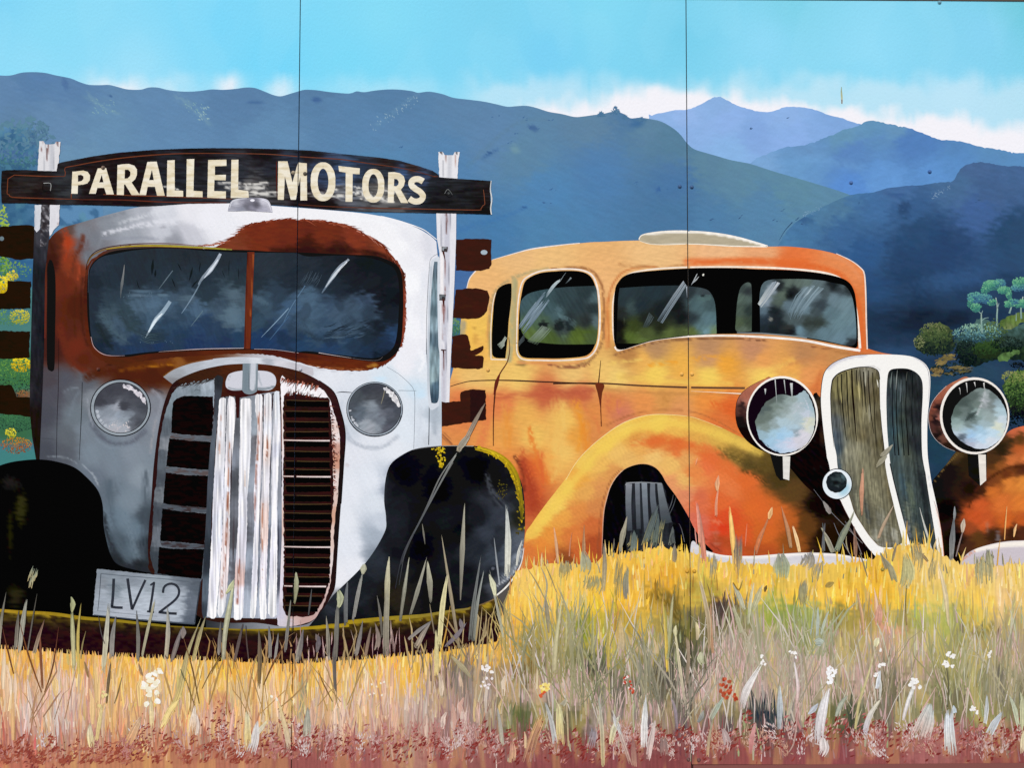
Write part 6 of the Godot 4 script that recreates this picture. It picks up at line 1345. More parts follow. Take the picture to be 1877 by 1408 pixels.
	coat(q([190, 60, 180, 300, 172, 600, 165, 900, 165, 1050, 178, 1180, 200, 1310, 216, 1310, 230, 1000, 242, 700, 246, 300, 270, 90, 262, 60]), "24252c", 3, 3).blend([215, 100, "3a3a40", 200, 200, "26272d", 190, 300, "1c1d22", 220, 300, "1e2026", 240, 200, "34343c", 180, 600, "2c2c34", 205, 600, "181a20", 230, 600, "17181e", 175, 900, "2e2a30", 200, 900, "191a1f", 190, 1100, "1c120e", 205, 1250, "1c110d", 230, 900, "1e1c20"]).streak(0.25, 88, 2, 16).put(truck, "stake_post", 40)
	sheet(0, 380, 5.866)
	coat(q([452, -25, 540, -25, 540, 120, 530, 300, 500, 420, 440, 420, 445, 200]), "4a484e", 3, 3).mottle("b8b4b8", 0.8, 9.0, 0.2, 1.0, 3.0).mottle("2a2426", 0.8, 7.0, 0.05, 1.0, 60.0).dab(490, 330, 60, 130, 0, "2c2c32", 0.8, 0.8).put(truck, "post_channel", 41)
	coat(rough(q([383, -25, 455, -25, 448, 100, 436, 240, 405, 270, 378, 240]), 0.6), "d6d8de", 3, 3).stroke([395, 0, 392, 220], 20, 20, "b8bcc6", 0.6, 0.7).streak(0.08, 88, 2, 20).put(truck, "post_flange", 41.3)
	coat(rough(q([545, -25, 652, -25, 642, 190, 600, 230, 545, 312, 538, 250, 545, 100]), 0.6), "e2e0e4", 3, 3).stroke([645, 0, 632, 190], 8, 8, "6a3a30", 0.6, 0.6, 0.9).streak(0.08, 88, 2, 20).put(truck, "post_flange", 41.3)
	sheet(0, 250, 4.08)
	coat(rough(q([300, 38, 330, 35, 345, 58, 380, 62, 415, 58, 425, 40, 460, 42, 448, 160, 440, 265, 288, 262]), 0.6), "e2e0e2", 2.5, 2.5).stroke([318, 40, 318, 110], 22, 8, "6a3028", 0.8, 0.7, 0.9).stroke([360, 60, 358, 180], 30, 10, "5c2a24", 0.9, 0.6, 0.8).stroke([436, 42, 436, 70], 24, 14, "4a1c1a", 0.9, 0.6, 0.4).stroke([395, 70, 390, 250], 44, 40, "b8bac2", 0.6, 0.7).stroke([345, 70, 335, 255], 10, 10, "a4a6ae", 0.6, 0.7).stroke([412, 70, 408, 250], 8, 8, "9a9ca4", 0.6, 0.7).put(truck, "stake_post", 41)
	sheet(450, 250, 4.08)
	coat(rough(q([1443, 118, 1475, 115, 1490, 140, 1555, 142, 1565, 118, 1602, 118, 1592, 200, 1585, 318, 1450, 312]), 0.6), "eceaec", 2.5, 2.5).stroke([1462, 118, 1466, 130], 24, 12, "2a1c1c", 0.9, 0.6).stroke([1580, 118, 1578, 134], 24, 12, "2a2022", 0.9, 0.6).stroke([1496, 142, 1494, 230], 16, 6, "7a4434", 0.8, 0.6, 0.8).stroke([1530, 150, 1525, 300], 44, 44, "c8c8ce", 0.7, 0.6).stroke([1572, 140, 1566, 250], 14, 8, "9a5a44", 0.5, 0.7, 0.9).stroke([1480, 180, 1478, 300], 6, 6, "a8a8b0", 0.7, 0.6).put(truck, "stake_post", 41)
	var post := PackedVector2Array()
	sheet(560, 380, 5.214)
	post.append_array(q([1250, 40, 1442, 40, 1440, 300, 1425, 700, 1402, 1200, 1392, 1408]))
	sheet(560, 620, 5.214)
	post.append_array(q([1385, 300, 1376, 612, 1338, 615, 1298, 605, 1290, 300, 1286, 150]))
	sheet(560, 380, 5.214)
	post.append_array(q([1280, 1200, 1290, 1000, 1286, 800, 1282, 440, 1258, 300]))
	var pc := coat(post, "e8e6ea", 2.4, 2.8)
	pc.stroke([1355, 50, 1352, 380, 1350, 700, 1330, 1300, 1320, 1850], 66, 60, "cdccd6", 0.95, 0.4).stroke([1318, 60, 1312, 380], 30, 24, "d6d5dd", 0.8, 0.5).stroke([1300, 50, 1296, 370], 5, 5, "9c9ca6", 0.8, 0.6).stroke([1385, 60, 1378, 400, 1368, 800, 1350, 1300, 1340, 1800], 7, 7, "8a8a96", 0.8, 0.6).stroke([1345, 60, 1352, 140, 1348, 260], 30, 14, "5c2c24", 0.85, 0.6, 0.9).stroke([1340, 450, 1335, 600, 1330, 840], 10, 16, "7a3c30", 0.9, 0.6, 0.9).stroke([1308, 450, 1305, 600, 1308, 820], 34, 34, "fbf4f2", 0.9, 0.6).stroke([1318, 900, 1325, 1050, 1320, 1260], 44, 26, "7a3a30", 0.8, 0.7, 1.1).stroke([1316, 1290, 1320, 1350], 22, 22, "f2eef0", 0.9, 0.6)
	sheet(560, 620, 5.214)
	pc.stroke([1325, 130, 1322, 260, 1316, 400], 24, 20, "62302a", 0.8, 0.7, 1.0).stroke([1318, 400, 1316, 560], 14, 14, "b8a8b0", 0.7, 0.7, 0.6)
	pc.streak(0.05, 88, 2, 20).put(truck, "stake_post", 41)
	sheet(560, 380, 5.214)
	for s in [[1332, 402, 30, 28, "9aa0a4"], [1312, 862, 32, 30, "6c7276"]]:
		flat(truck, "bolt_plate", rough(q([s[0] - s[2], s[1] - s[3], s[0] + s[2], s[1] - s[3] + 4, s[0] + s[2] - 6, s[1] + s[3], s[0] - s[2], s[1] + s[3] - 2]), 0.5), "4a4040", 42)
		flat(truck, "bolt_plate", q([s[0] - s[2] + 6, s[1] - s[3] + 6, s[0] + s[2] - 12, s[1] - s[3] + 8, s[0] + s[2] - 16, s[1] + s[3] - 16, s[0] - s[2] + 6, s[1] + s[3] - 16]), s[4], 42.3)
		flat(truck, "bolt_head", oval(s[0] + 4, s[1] + 4, 13, 13), "3a3638", 42.6)
	for s in [[[1318, 428, 1330, 480, 1336, 520], 20], [[1318, 880, 1322, 930, 1326, 960], 22], [[1316, 1360, 1322, 1400, 1318, 1440], 18]]:
		band(truck, "rust_run", s[0], s[1], 4, "4a1c16", 42.2)
	band(truck, "bolt_head", [1296, 1364, 1346, 1368], 12, 10, "3c1a16", 42.4)
	# mudguards
	sheet(0, 800)
	var mg := coat(cur([-180, 240, -60, 185, 0, 158, 80, 136, 200, 124, 300, 134, 400, 165, 470, 220, 530, 290, 556, 370, 560, 470, 576, 560, 600, 640, 640, 690, 740, 720, 860, 742, 1110, 780, 1110, 780, 1110, 1060, 1110, 1060, -180, 1000, -180, 1000]), "0d0c0b", 4, 4)
	mg.dab(60, 250, 70, 40, 20, "2a2420", 0.7, 0.8, 0.6).dab(120, 390, 40, 100, 5, "3c3a10", 0.75, 0.8, 0.8).dab(60, 520, 14, 130, 0, "2e2c0e", 0.6, 0.8, 0.8).dab(90, 860, 50, 60, 0, "363212", 0.7, 0.8, 0.8).dab(340, 300, 160, 120, 0, "08080a", 0.6, 0.9).put(truck, "left_mudguard", 43)
	sheet(500, 800)
	mg = coat(cur([620, 180, 645, 138, 700, 98, 760, 70, 850, 55, 950, 49, 1080, 51, 1180, 74, 1260, 120, 1310, 190, 1342, 270, 1354, 370, 1355, 500, 1346, 600, 1332, 680, 1290, 750, 1240, 810, 1190, 860, 1190, 860, 1100, 940, 900, 1000, 400, 1040, 180, 1040, 180, 1040, 230, 980, 330, 850, 330, 850, 500, 680, 600, 520, 610, 440, 600, 350, 605, 250]), "0d0c0f", 3, 3)
	mg.blend([700, 200, "0c0b0d", 900, 300, "0b0a0c", 800, 600, "0c0b0e", 1000, 500, "0d0d10", 1100, 200, "0b0a0c", 1200, 250, "131214", 1180, 330, "33373f", 1230, 420, "353a44", 1120, 430, "20232a", 1000, 380, "101114", 950, 450, "17181d", 1150, 520, "353b45", 1250, 560, "3c434e", 1200, 650, "3a414c", 1100, 600, "23272e", 1290, 620, "4f5662", 1320, 660, "868e98", 1260, 730, "505864", 1200, 800, "4a4e56", 1180, 740, "2c3038", 1050, 750, "15171b", 1100, 850, "1c1c20", 900, 850, "0f0e12", 620, 300, "1c1e24", 610, 480, "20232a", 560, 650, "2b3038", 640, 600, "191b20", 500, 760, "23272e", 420, 860, "2a2f37", 380, 900, "363c46", 350, 980, "1c1f24", 450, 960, "14151a", 600, 900, "111114", 640, 880, "2a2418", 330, 930, "2c3038", 250, 1000, "17181c", 1330, 450, "2a2a20", 1330, 560, "59606a"], 1.7, 0.2)
	mg.streak(0.2, -30, 2, 12).mottle("08080a", 0.3, 1.3, 0.1, 1.0, 70.0).stroke([1150, 205, 1180, 300, 1250, 380], 36, 60, "555a62", 0.7, 0.7, 1.0).stroke([1205, 800, 1290, 740, 1330, 640, 1345, 560], 16, 12, "dadde0", 0.8, 0.5, 0.5).stroke([1240, 760, 1300, 700], 60, 60, "b4bac2", 0.5, 0.8, 0.9).stroke([615, 200, 606, 300, 612, 430, 600, 520], 26, 26, "2a2c33", 0.7, 0.7, 0.4).stroke([910, 400, 960, 390, 1000, 385], 60, 60, "16181c", 0.8, 0.7, 0.6)
	mg.put(truck, "right_mudguard", 43)
	m = marks()
	for i in 60:
		var t := rng.randf()
		var p: Vector2 = q([1090, 66, 1180, 92, 1250, 140, 1296, 210, 1318, 290, 1334, 380, 1336, 470])[int(t * 6.99)].lerp(q([1180, 92, 1250, 140, 1296, 210, 1318, 290, 1334, 380, 1336, 470, 1328, 520])[int(t * 6.99)], rng.randf())
		m.leaf(p + Vector2(rng.randfn(0, 3.2), rng.randfn(0, 3.2)), rng.randf_range(3, 10), rng.randf_range(2, 5), 0.6 + t * 1.2 + rng.randfn(0, 0.4), tone(["c8a818", "e0c020", "b89818", "8a7818", "4a4210"][mini(int(rng.randf() * 3.0 + maxf(t - 0.55, 0.0) * 6.0), 4)]))
	for i in 60:
		var t := rng.randf()
		m.leaf(pt(904 + rng.randfn(0, 14) * (1.3 - t), lerpf(60, 165, t)), rng.randf_range(3, 7), rng.randf_range(2, 4), rng.randf_range(0.4, 2.4), tone(["d0b020", "c0a01c", "e0c428"][i % 3]))
	for i in 30:
		m.leaf(pt(1230 + rng.randfn(0, 20), 285 + rng.randfn(0, 26)), rng.randf_range(2, 5), 2, rng.randf() * 3.0, tone("5a521c"))
	m.ribbon(lin([1085, 60, 1180, 84, 1255, 128, 1306, 196, 1338, 280]), 0.8, 0.8, "e8cc40", "caa81c", 2.2)
	m.brush(lin([1090, 64, 1180, 88, 1252, 134, 1300, 204, 1324, 290, 1338, 380, 1338, 460], 2.5), 7, 4, 12, tone("c4a41c"), tone("7a6a18"), 0.15)
	m.put(truck, "moss", 44).set_meta("kind", "stuff")
	band(truck, "mudguard_edge", [760, 72, 850, 57, 950, 51, 1080, 53], 2, 2, "3a3a40", 44, "e8dcc8", 4)
	band(truck, "mudguard_edge", [1190, 865, 1250, 815, 1300, 752, 1336, 680, 1350, 600], 8, 3, "f4efe6", 44, "e8e4dc", 9)
	# bumper
	sheet(0, 800)
	var bp := PackedVector2Array(q([-180, 930, 0, 934, 150, 945, 300, 955, 450, 975, 600, 985, 750, 1000, 900, 1015, 1000, 1024, 1200, 1034, 1400, 1040]))
	sheet(500, 800)
	bp.append_array(q([130, 1028, 200, 1020, 400, 1000, 600, 980, 800, 965, 950, 940, 1100, 910, 1200, 868, 1200, 868, 1216, 900, 1236, 1040, 1236, 1095, 1236, 1095, 1100, 1135, 900, 1162, 600, 1188, 300, 1208, 0, 1224]))
	sheet(0, 800)
	bp.append_array(q([1300, 1226, 1000, 1222, 700, 1212, 400, 1192, 200, 1172, 0, 1156, -180, 1145]))
	var bu := coat(rough(flow(bp, true), 1.0, 0.5), "2c1214", 3, 3)
	bu.each(func(x: float, y: float, k: Color):
		var top := 1118.0 + (x * 0.062 if x < 480.0 else 480 * 0.062 - maxf(x - 560.0, 0.0) * 0.075 - maxf(x - 780.0, 0.0) * 0.14)
		var d: float = y - top + noise.get_noise_2d(x * 3.0, y * 3.0) * 5.0
		var c := Color.html("8c7420").lerp(Color.html("4a3c16"), smoothstep(2.0, 12.0, d)).lerp(Color.html("2e2014"), smoothstep(10.0, 22.0, d)).lerp(Color.html("2a1013"), smoothstep(20.0, 34.0, d))
		return c)
	bu.streak(0.3, 0, 2, 12).mottle("180a0c", 0.6, 3.0, 0.1, 2.0, 9.0).put(truck, "bumper", 45)
	sheet(0, 800)
	band(truck, "bumper_edge", [-60, 930, 0, 936, 150, 947, 230, 950, 320, 958, 450, 977, 600, 988, 750, 1004, 900, 1020], 16, 12, "b08c24", 45.5, "8a7820", 18)
	band(truck, "bumper_edge", [900, 1020, 1200, 1036, 1400, 1040, 1600, 1034, 1877, 1014], 6, 20, "7a661c", 45.5, "b0941e", 10)
	sheet(500, 800)
	band(truck, "bumper_edge", [400, 1000, 600, 980, 800, 965, 950, 940, 1060, 926], 22, 8, "a88c1c", 45.5, "8a7a3c", 20)
	band(truck, "bumper_edge", [1060, 922, 1120, 905, 1200, 872], 8, 5, "6a5030", 45.5, "8a7048")
	build_truck_front(truck)

func build_truck_front(truck: Node3D) -> void:
	# bonnet lip over the grille
	sheet(270, 640, 4.939)
	coat(cur([150, 252, 150, 252, 250, 180, 400, 125, 600, 88, 850, 72, 1100, 88, 1350, 130, 1500, 175, 1500, 175, 1500, 240, 1400, 205, 1200, 158, 1000, 138, 860, 135, 700, 145, 500, 190, 330, 255, 235, 318, 235, 318]), "c4c8d0", 2.5, 2.5).blend([250, 220, "a4a8ae", 400, 170, "b4b9c1", 600, 115, "c2c7cf", 850, 95, "c8ccd4", 1000, 115, "dde0e6", 1200, 125, "d8d6dc", 1400, 160, "c8c4ca", 250, 290, "8a8a8e", 1100, 95, "b0b4bc"]).streak(0.08, -10, 2, 16).put(truck, "bonnet_lip", 46)
	band(truck, "bonnet_edge", [150, 250, 250, 180, 400, 125, 600, 88], 4, 10, "8a5a20", 46.3, "7a4a30", 12)
	# grille: brown arch, grey left panel, bright bars, rusty right panel
	var g := thing_part(truck, "grille")
	var ar := PackedVector2Array(q([40, 1408, 60, 1100, 95, 800, 140, 560, 190, 400, 240, 310, 330, 252, 500, 187, 700, 145, 870, 133, 1000, 133, 1200, 158, 1400, 208, 1560, 288, 1690, 390, 1745, 540, 1792, 760, 1778, 1050, 1755, 1408]))
	sheet(270, 900, 4.939)
	ar.append_array(q([1742, 300, 1722, 600, 1705, 850, 1670, 945, 1600, 1060, 1480, 1190, 1330, 1226, 1190, 1222, 1000, 1195, 500, 1150, 60, 760, 20, 640, 12, 500, 22, 300]))
	sheet(270, 640, 4.939)
	coat(flow(ar, true, 4.0), "331611", 3, 3).blend([100, 900, "2c1412", 200, 420, "2a1612", 500, 210, "3c2014", 800, 180, "4a2414", 1100, 200, "4e2416", 1300, 240, "3f1e14", 1600, 380, "34181a", 1750, 700, "2a1416", 1760, 1200, "1a1012", 900, 400, "3a160f", 1200, 300, "4c2414"]).streak(0.2, 20, 2, 14).put(g, "surround", 47)
	band(g, "outline", [1560, 284, 1690, 386, 1748, 540, 1794, 760, 1780, 1050, 1758, 1400], 5, 5, "16100f", 47.3, "0c0a0b", 9)
	var lp := PackedVector2Array(q([205, 470, 235, 400, 290, 345, 400, 318, 520, 300, 600, 283, 612, 283, 612, 440, 590, 800, 562, 1140, 548, 1408]))
	sheet(270, 900, 4.939)
	lp.append_array(q([545, 100, 520, 500, 495, 800, 100, 760, 75, 730, 48, 650, 32, 560, 50, 400, 70, 0]))
	sheet(270, 640, 4.939)
	lp.append_array(q([85, 1250, 110, 900, 150, 650]))
	var p := coat(rough(flow(lp, true), 0.8), "5c646c", 2.5, 2.5)
	p.blend([230, 420, "84919a", 350, 370, "8a959e", 450, 370, "7d8890", 550, 340, "aab4be", 580, 400, "98a4ae", 160, 700, "5c646c", 190, 560, "7a868e", 130, 950, "565e66", 180, 900, "8a8e94", 110, 1200, "4a5058", 150, 1300, "767c82", 80, 1500, "444a52", 120, 1700, "6a7078", 60, 1900, "3c434a", 560, 900, "6a7078", 540, 1300, "70767e"]).streak(0.2, 85, 2, 18)
	p.put(g, "louvre_panel", 48)
	for s in [[430, 378, 450, 366, 485, 376]]:
		band(g, "scratch", s, 3, 3, "24282c", 48.3)
	hairs_on(g)
	sheet(270, 640, 4.939)
	var holes := [q([240, 480, 270, 448, 340, 424, 600, 430, 606, 560, 590, 788, 330, 776, 222, 757, 230, 560]), q([205, 808, 300, 818, 590, 842, 570, 1097, 400, 1085, 178, 1062]), q([172, 1118, 350, 1140, 556, 1146, 545, 1420, 540, 1440, 148, 1404])]
	sheet(270, 900, 4.939)
	holes.append(q([142, 160, 300, 185, 540, 203, 522, 488, 330, 468, 122, 452]))
	holes.append(q([112, 508, 200, 522, 520, 528, 496, 806, 100, 748]))
	for o in holes:
		coat(rough(o, 0.7, 0.7), "0d0a0a", 3, 3).streak(0.3, 4, 1, 26).mottle("160e0b", 0.3, 2.0, 0.12, 5.0, 50.0).put(g, "louvre_opening", 49)
	sheet(270, 640, 4.939)
	for s in [[225, 765, 330, 780, 590, 795, 590, 838, 400, 832, 210, 805], [172, 1070, 350, 1088, 570, 1100, 562, 1146, 400, 1140, 172, 1114]]:
		coat(rough(q(s), 0.7), "5e646c", 2.5, 2.5).mottle("5a4a48", 0.8, 3.0, 0.0, 3.0, 14.0).streak(0.2, 4, 2, 20).put(g, "louvre_bar", 49.4)
	sheet(270, 900, 4.939)
	for s in [[140, 112, 300, 135, 545, 152, 545, 200, 300, 182, 142, 156], [120, 456, 300, 470, 520, 492, 520, 524, 300, 515, 140, 500]]:
		coat(rough(q(s), 0.7), "50565e", 2.5, 2.5).mottle("3a2c2c", 0.8, 3.0, 0.0, 3.0, 14.0).streak(0.2, 4, 2, 20).put(g, "louvre_bar", 49.4)
	# dark channel between louvres and bars
	sheet(270, 640, 4.939)
	var ch := PackedVector2Array(q([618, 255, 688, 255, 684, 330, 672, 440, 645, 600, 620, 900, 600, 1408]))
	sheet(270, 900, 4.939)
	ch.append_array(q([590, 100, 575, 600, 555, 1050, 540, 1150, 500, 1100, 512, 700, 535, 300, 548, 0]))
	sheet(270, 640, 4.939)
	ch.append_array(q([552, 1200, 575, 900, 600, 700, 615, 480]))
	coat(flow(ch, true), "3c4048", 2.2, 3).blend([650, 280, "2a2c30", 640, 450, "3f444c", 600, 800, "5a626c", 590, 1200, "4a505a", 560, 1500, "3f464f", 540, 1900, "2c323a", 570, 2200, "5a6672", 530, 2400, "3a424c"]).streak(0.2, 86, 2, 20).put(g, "channel", 49.6)
	# bright bars
	var bar := func(a: Array, c: Array, cols: Array, rust: Array):
		sheet(270, 640, 4.939)
		var o := q(a)
		o.append_array(q(c))
		var pb := coat(rough(flow(o, true, 6.0), 0.5), "e8e6ee", 2.0, 3.0)
		pb.blend(cols, 1.6, 0.3).streak(0.27, 89, 0.4, 26)
		for r in rust:
			pb.stroke(r[0], r[1], r[2], r[3], r[4], 0.8, 1.0)
		pb.put(g, "grille_bar", 50)
	# grey flutes behind
	sheet(270, 640, 4.939)
	coat(q([660, 445, 700, 430, 800, 430, 850, 440, 960, 420, 1060, 400, 1195, 380, 1212, 600, 1222, 1408, 1222, 1700, 1195, 2400, 1170, 2440, 540, 2430, 560, 2200, 600, 1500, 630, 900]), "9aa0ac", 2.5, 4).blend([700, 1000, "8a909c", 700, 2000, "a8b0bc", 820, 700, "5a5c62", 820, 1200, "4c4e54", 800, 1700, "55565c", 790, 2000, "606068", 780, 2300, "98a0ac", 960, 700, "9ea8b2", 940, 1200, "a2aab6", 900, 1900, "a0a8b6", 890, 2300, "b4bcca", 1050, 800, "5c585c", 1040, 1400, "8a8a92", 1015, 2000, "7a808c", 1130, 800, "a8b0b8", 1110, 1500, "9aa2b0", 1095, 2100, "a0a8b4", 1195, 800, "b4b4c0", 1190, 1700, "6a6e7c", 1185, 2100, "4a4c5a", 1200, 2350, "c0c2d0"]).streak(0.2, 89, 1, 24).put(g, "flutes", 49.8)
	band(g, "flute_shadow", [822, 420, 822, 500, 824, 625], 46, 22, "35140f", 49.9)
	band(g, "flute_shadow", [1146, 400, 1140, 480, 1133, 560], 22, 6, "2c1512", 49.9)
	band(g, "flute_shadow", [1052, 410, 1050, 500, 1052, 660], 16, 8, "3a1c16", 49.9)
	band(g, "flute_shadow", [706, 430, 704, 500, 712, 620], 16, 6, "2c2426", 49.9)
	for s in [[770, 900, 762, 1200, 760, 1400, 12, "33262a"], [1050, 740, 1045, 900, 1038, 1100, 6, "2c2a30"], [1128, 860, 1120, 1050, 1112, 1280, 8, "4a3c40"], [790, 1500, 786, 1700, 780, 1950, 22, "4c464c"], [1188, 1500, 1190, 1700, 1185, 2000, 10, "2e3040"], [1005, 1960, 1008, 2060, 1000, 2250, 9, "4c4a54"], [1028, 1420, 1018, 1560, 1015, 1700, 5, "4a4850"]]:
		band(g, "flute_shadow", s.slice(0, 6), 2, 2, s[7], 50.6, s[7], s[6])
	bar.call([658, 460, 672, 442, 700, 438, 716, 450, 716, 600, 705, 1000, 692, 1408], [682, 1700, 655, 2100, 632, 2360, 630, 2420, 610, 2440, 590, 2440, 555, 2420, 552, 2380, 570, 2000, 592, 1600, 600, 1350, 620, 1000, 640, 700], [690, 470, "f2f0f4", 670, 800, "f0eef2", 640, 1000, "f6f4f8", 660, 1400, "eeecf4", 620, 1600, "e0e2ee", 640, 1900, "f0eef8", 600, 2200, "f2f0fa", 590, 2400, "fdfcff", 690, 1200, "d8d8e2"], [[[672, 520, 668, 700, 655, 950], 14, 22, "b8704c", 0.7]])
	bar.call([735, 455, 760, 428, 785, 438, 803, 480, 803, 600, 780, 900, 765, 1150, 752, 1408], [748, 1800, 735, 2060, 715, 2310, 690, 2400, 668, 2430, 645, 2410, 642, 2350, 660, 2100, 688, 1600, 692, 1350, 712, 1000, 722, 700], [770, 480, "f2eef2", 760, 700, "f2f0f4", 740, 1000, "eee6ea", 720, 1400, "f0ecf2", 730, 1800, "ecdcdc", 700, 2100, "eadcdc", 665, 2380, "fcfcff", 700, 1300, "e0e0ea"], [[[752, 800, 745, 1000, 735, 1250, 730, 1500], 16, 30, "b06c44", 0.85], [[738, 1300, 720, 1700, 700, 2000, 680, 2250], 30, 34, "8e4a2e", 0.85], [[762, 1080, 758, 1180, 756, 1260], 10, 10, "3a1c16", 0.8]])
	bar.call([850, 458, 870, 446, 930, 448, 946, 465, 944, 800, 930, 1100, 912, 1300, 908, 1408], [908, 1600, 895, 1900, 880, 2200, 868, 2420, 830, 2450, 798, 2450, 788, 2380, 800, 2000, 825, 1600, 832, 1300, 838, 1000, 846, 700], [890, 480, "f0eef0", 890, 800, "ecebf0", 870, 1200, "ebeaf0", 880, 1500, "eceaf4", 850, 1800, "e8e4ee", 840, 2100, "d8b8b0", 860, 2200, "eae6f2", 830, 2390, "fafaff", 835, 1500, "e6e6f0"], [[[845, 1850, 835, 2000, 825, 2150, 820, 2300], 12, 34, "8a4028", 0.85], [[890, 1100, 888, 1250], 8, 8, "caa078", 0.5]])
	bar.call([985, 420, 1015, 412, 1045, 425, 1048, 600, 1045, 900, 1035, 1200, 1020, 1408], [1018, 1600, 1005, 1900, 998, 2200, 985, 2400, 960, 2440, 935, 2430, 940, 2300, 960, 1900, 975, 1550, 968, 1350, 985, 1000, 1000, 700, 985, 560], [1015, 440, "e8e8ee", 1020, 700, "e8dede", 1020, 1000, "e8e2e8", 1000, 1350, "ece8f0", 990, 1700, "f2f0fa", 970, 2100, "f0eef8", 955, 2390, "fcfcff"], [[[1015, 560, 1012, 700, 1008, 850, 1000, 1000], 30, 34, "a05a3e", 0.85], [[992, 1050, 985, 1250, 975, 1500, 970, 1560], 26, 22, "935440", 0.85]])
	bar.call([1065, 415, 1090, 402, 1125, 410, 1128, 600, 1132, 720, 1115, 1000, 1106, 1350], [1100, 1600, 1088, 1950, 1080, 2250, 1085, 2380, 1075, 2440, 1045, 2445, 1025, 2420, 1020, 2200, 1030, 1800, 1030, 1450, 1045, 1200, 1055, 900, 1062, 600], [1095, 430, "eceaee", 1095, 600, "efe9ec", 1090, 900, "ecdcd6", 1075, 1200, "ece8ee", 1065, 1600, "e8cfc6", 1060, 2000, "efe9f2", 1050, 2390, "fbfbff", 1115, 700, "e2e2ea"], [[[1068, 480, 1064, 600], 12, 10, "a86a4c", 0.7], [[1090, 780, 1092, 900, 1080, 1000], 26, 30, "8c4a30", 0.95], [[1052, 1400, 1045, 1600, 1045, 1800, 1048, 2000, 1055, 2150], 26, 8, "b06a48", 0.85]])
	bar.call([1145, 420, 1175, 378, 1198, 385, 1205, 600, 1205, 800, 1190, 1100, 1180, 1408], [1182, 1700, 1180, 2000, 1172, 2350, 1172, 2410, 1130, 2430, 1105, 2400, 1098, 2350, 1110, 2000, 1125, 1600, 1128, 1300, 1132, 1000, 1142, 750, 1148, 600], [1170, 420, "d8dce2", 1160, 560, "e8eaf0", 1180, 800, "f0eef4", 1160, 1100, "f4f2f8", 1150, 1500, "f6f4fa", 1150, 1900, "f2f0fc", 1130, 2300, "fcfcff", 1190, 900, "d4d4e0"], [])
	# badge over the bars
	sheet(270, 640, 4.939)
	coat(cur([725, 262, 745, 228, 800, 206, 868, 195, 868, 195, 868, 372, 868, 372, 800, 376, 750, 368, 718, 345, 714, 300]), "d4d4dc", 2.2, 2.2).stroke([740, 350, 800, 366, 862, 366], 18, 18, "8e98a0", 0.8, 0.6).stroke([735, 340, 736, 290, 760, 230], 8, 8, "8f979f", 0.7, 0.6).put(g, "badge_wing", 51)
	coat(cur([1003, 195, 1003, 195, 1080, 200, 1135, 220, 1165, 255, 1170, 310, 1150, 350, 1100, 375, 1003, 372, 1003, 372]), "d6d6de", 2.2, 2.2).stroke([1010, 360, 1080, 360, 1150, 340], 34, 24, "7d8a92", 0.9, 0.5).stroke([1012, 220, 1020, 280, 1040, 330], 24, 16, "98a4ac", 0.6, 0.7).put(g, "badge_wing", 51)
	coat(cur([870, 130, 870, 130, 1006, 130, 1006, 130, 1002, 350, 980, 395, 930, 412, 885, 400, 862, 370, 862, 370]), "7f8c94", 2.2, 2.2).stroke([965, 140, 960, 260, 955, 350], 62, 56, "cdd0d8", 1.0, 0.25).stroke([900, 140, 895, 380], 40, 40, "788690", 0.8, 0.6).stroke([930, 138, 925, 370], 6, 6, "55606a", 0.7, 0.7).put(g, "badge_centre", 51.4)
	# right panel
	var rp := PackedVector2Array(q([1215, 252, 1260, 275, 1330, 305, 1450, 322, 1570, 352, 1650, 450, 1700, 600, 1742, 760, 1748, 900, 1735, 1200, 1722, 1408]))
	sheet(270, 900, 4.939)
	rp.append_array(q([1720, 100, 1690, 400, 1692, 500, 1675, 720, 1640, 920, 1560, 1100, 1480, 1182, 1330, 1222, 1200, 1224, 1180, 1150, 1185, 1000, 1205, 700, 1212, 300, 1222, 0]))
	sheet(270, 640, 4.939)
	rp.append_array(q([1224, 1200, 1222, 800, 1215, 500]))
	p = coat(rough(flow(rp, true), 0.8), "f0e8ea", 2.2, 2.6)
	p.blend([1300, 350, "fbf6f8", 1450, 380, "fdfafb", 1560, 400, "f8f2f4", 1660, 560, "f4eaec", 1720, 800, "f0e2e0", 1690, 720, "e8cfc6", 1700, 900, "d0a090", 1700, 1000, "d09880", 1715, 1200, "ecd8d2", 1700, 1350, "e0c4b8", 1215, 700, "f4e4e0", 1215, 1200, "efe8ee", 1212, 1600, "e8c8bc", 1210, 1800, "efe4e6", 1200, 2200, "e4dce8", 1220, 2400, "cfcada", 1260, 2460, "d6ccd4", 1330, 2420, "d0b0a8", 1440, 2410, "c8a49c", 1540, 2300, "c8aaa4", 1620, 2120, "d8bcb6", 1660, 1950, "e6d6d2", 1690, 1700, "e4c8bc", 1680, 1500, "d8a890"], 1.9).streak(0.06, 85, 2, 18).put(g, "louvre_panel", 48)
	band(g, "outline", [1207, 380, 1212, 480, 1216, 640, 1222, 900], 4, 4, "1c1214", 48.4, "8a4a3c", 10)
	var bed := PackedVector2Array(q([1240, 430, 1300, 415, 1380, 408, 1480, 428, 1570, 440, 1648, 456, 1662, 600, 1682, 900, 1690, 1200, 1692, 1408]))
	sheet(270, 900, 4.939)
	bed.append_array(q([1690, 100, 1672, 300, 1662, 500, 1655, 720, 1630, 880, 1590, 1000, 1540, 1070, 1480, 1130, 1290, 1135, 1240, 1080, 1232, 950, 1240, 600, 1235, 100]))
	sheet(270, 640, 4.939)
	bed.append_array(q([1235, 1200, 1240, 900, 1235, 650]))
	coat(rough(flow(bed, true), 1.5, 0.8), "2d1311", 3, 3).streak(0.3, 0, 1, 14).put(g, "louvre_bed", 48.6)
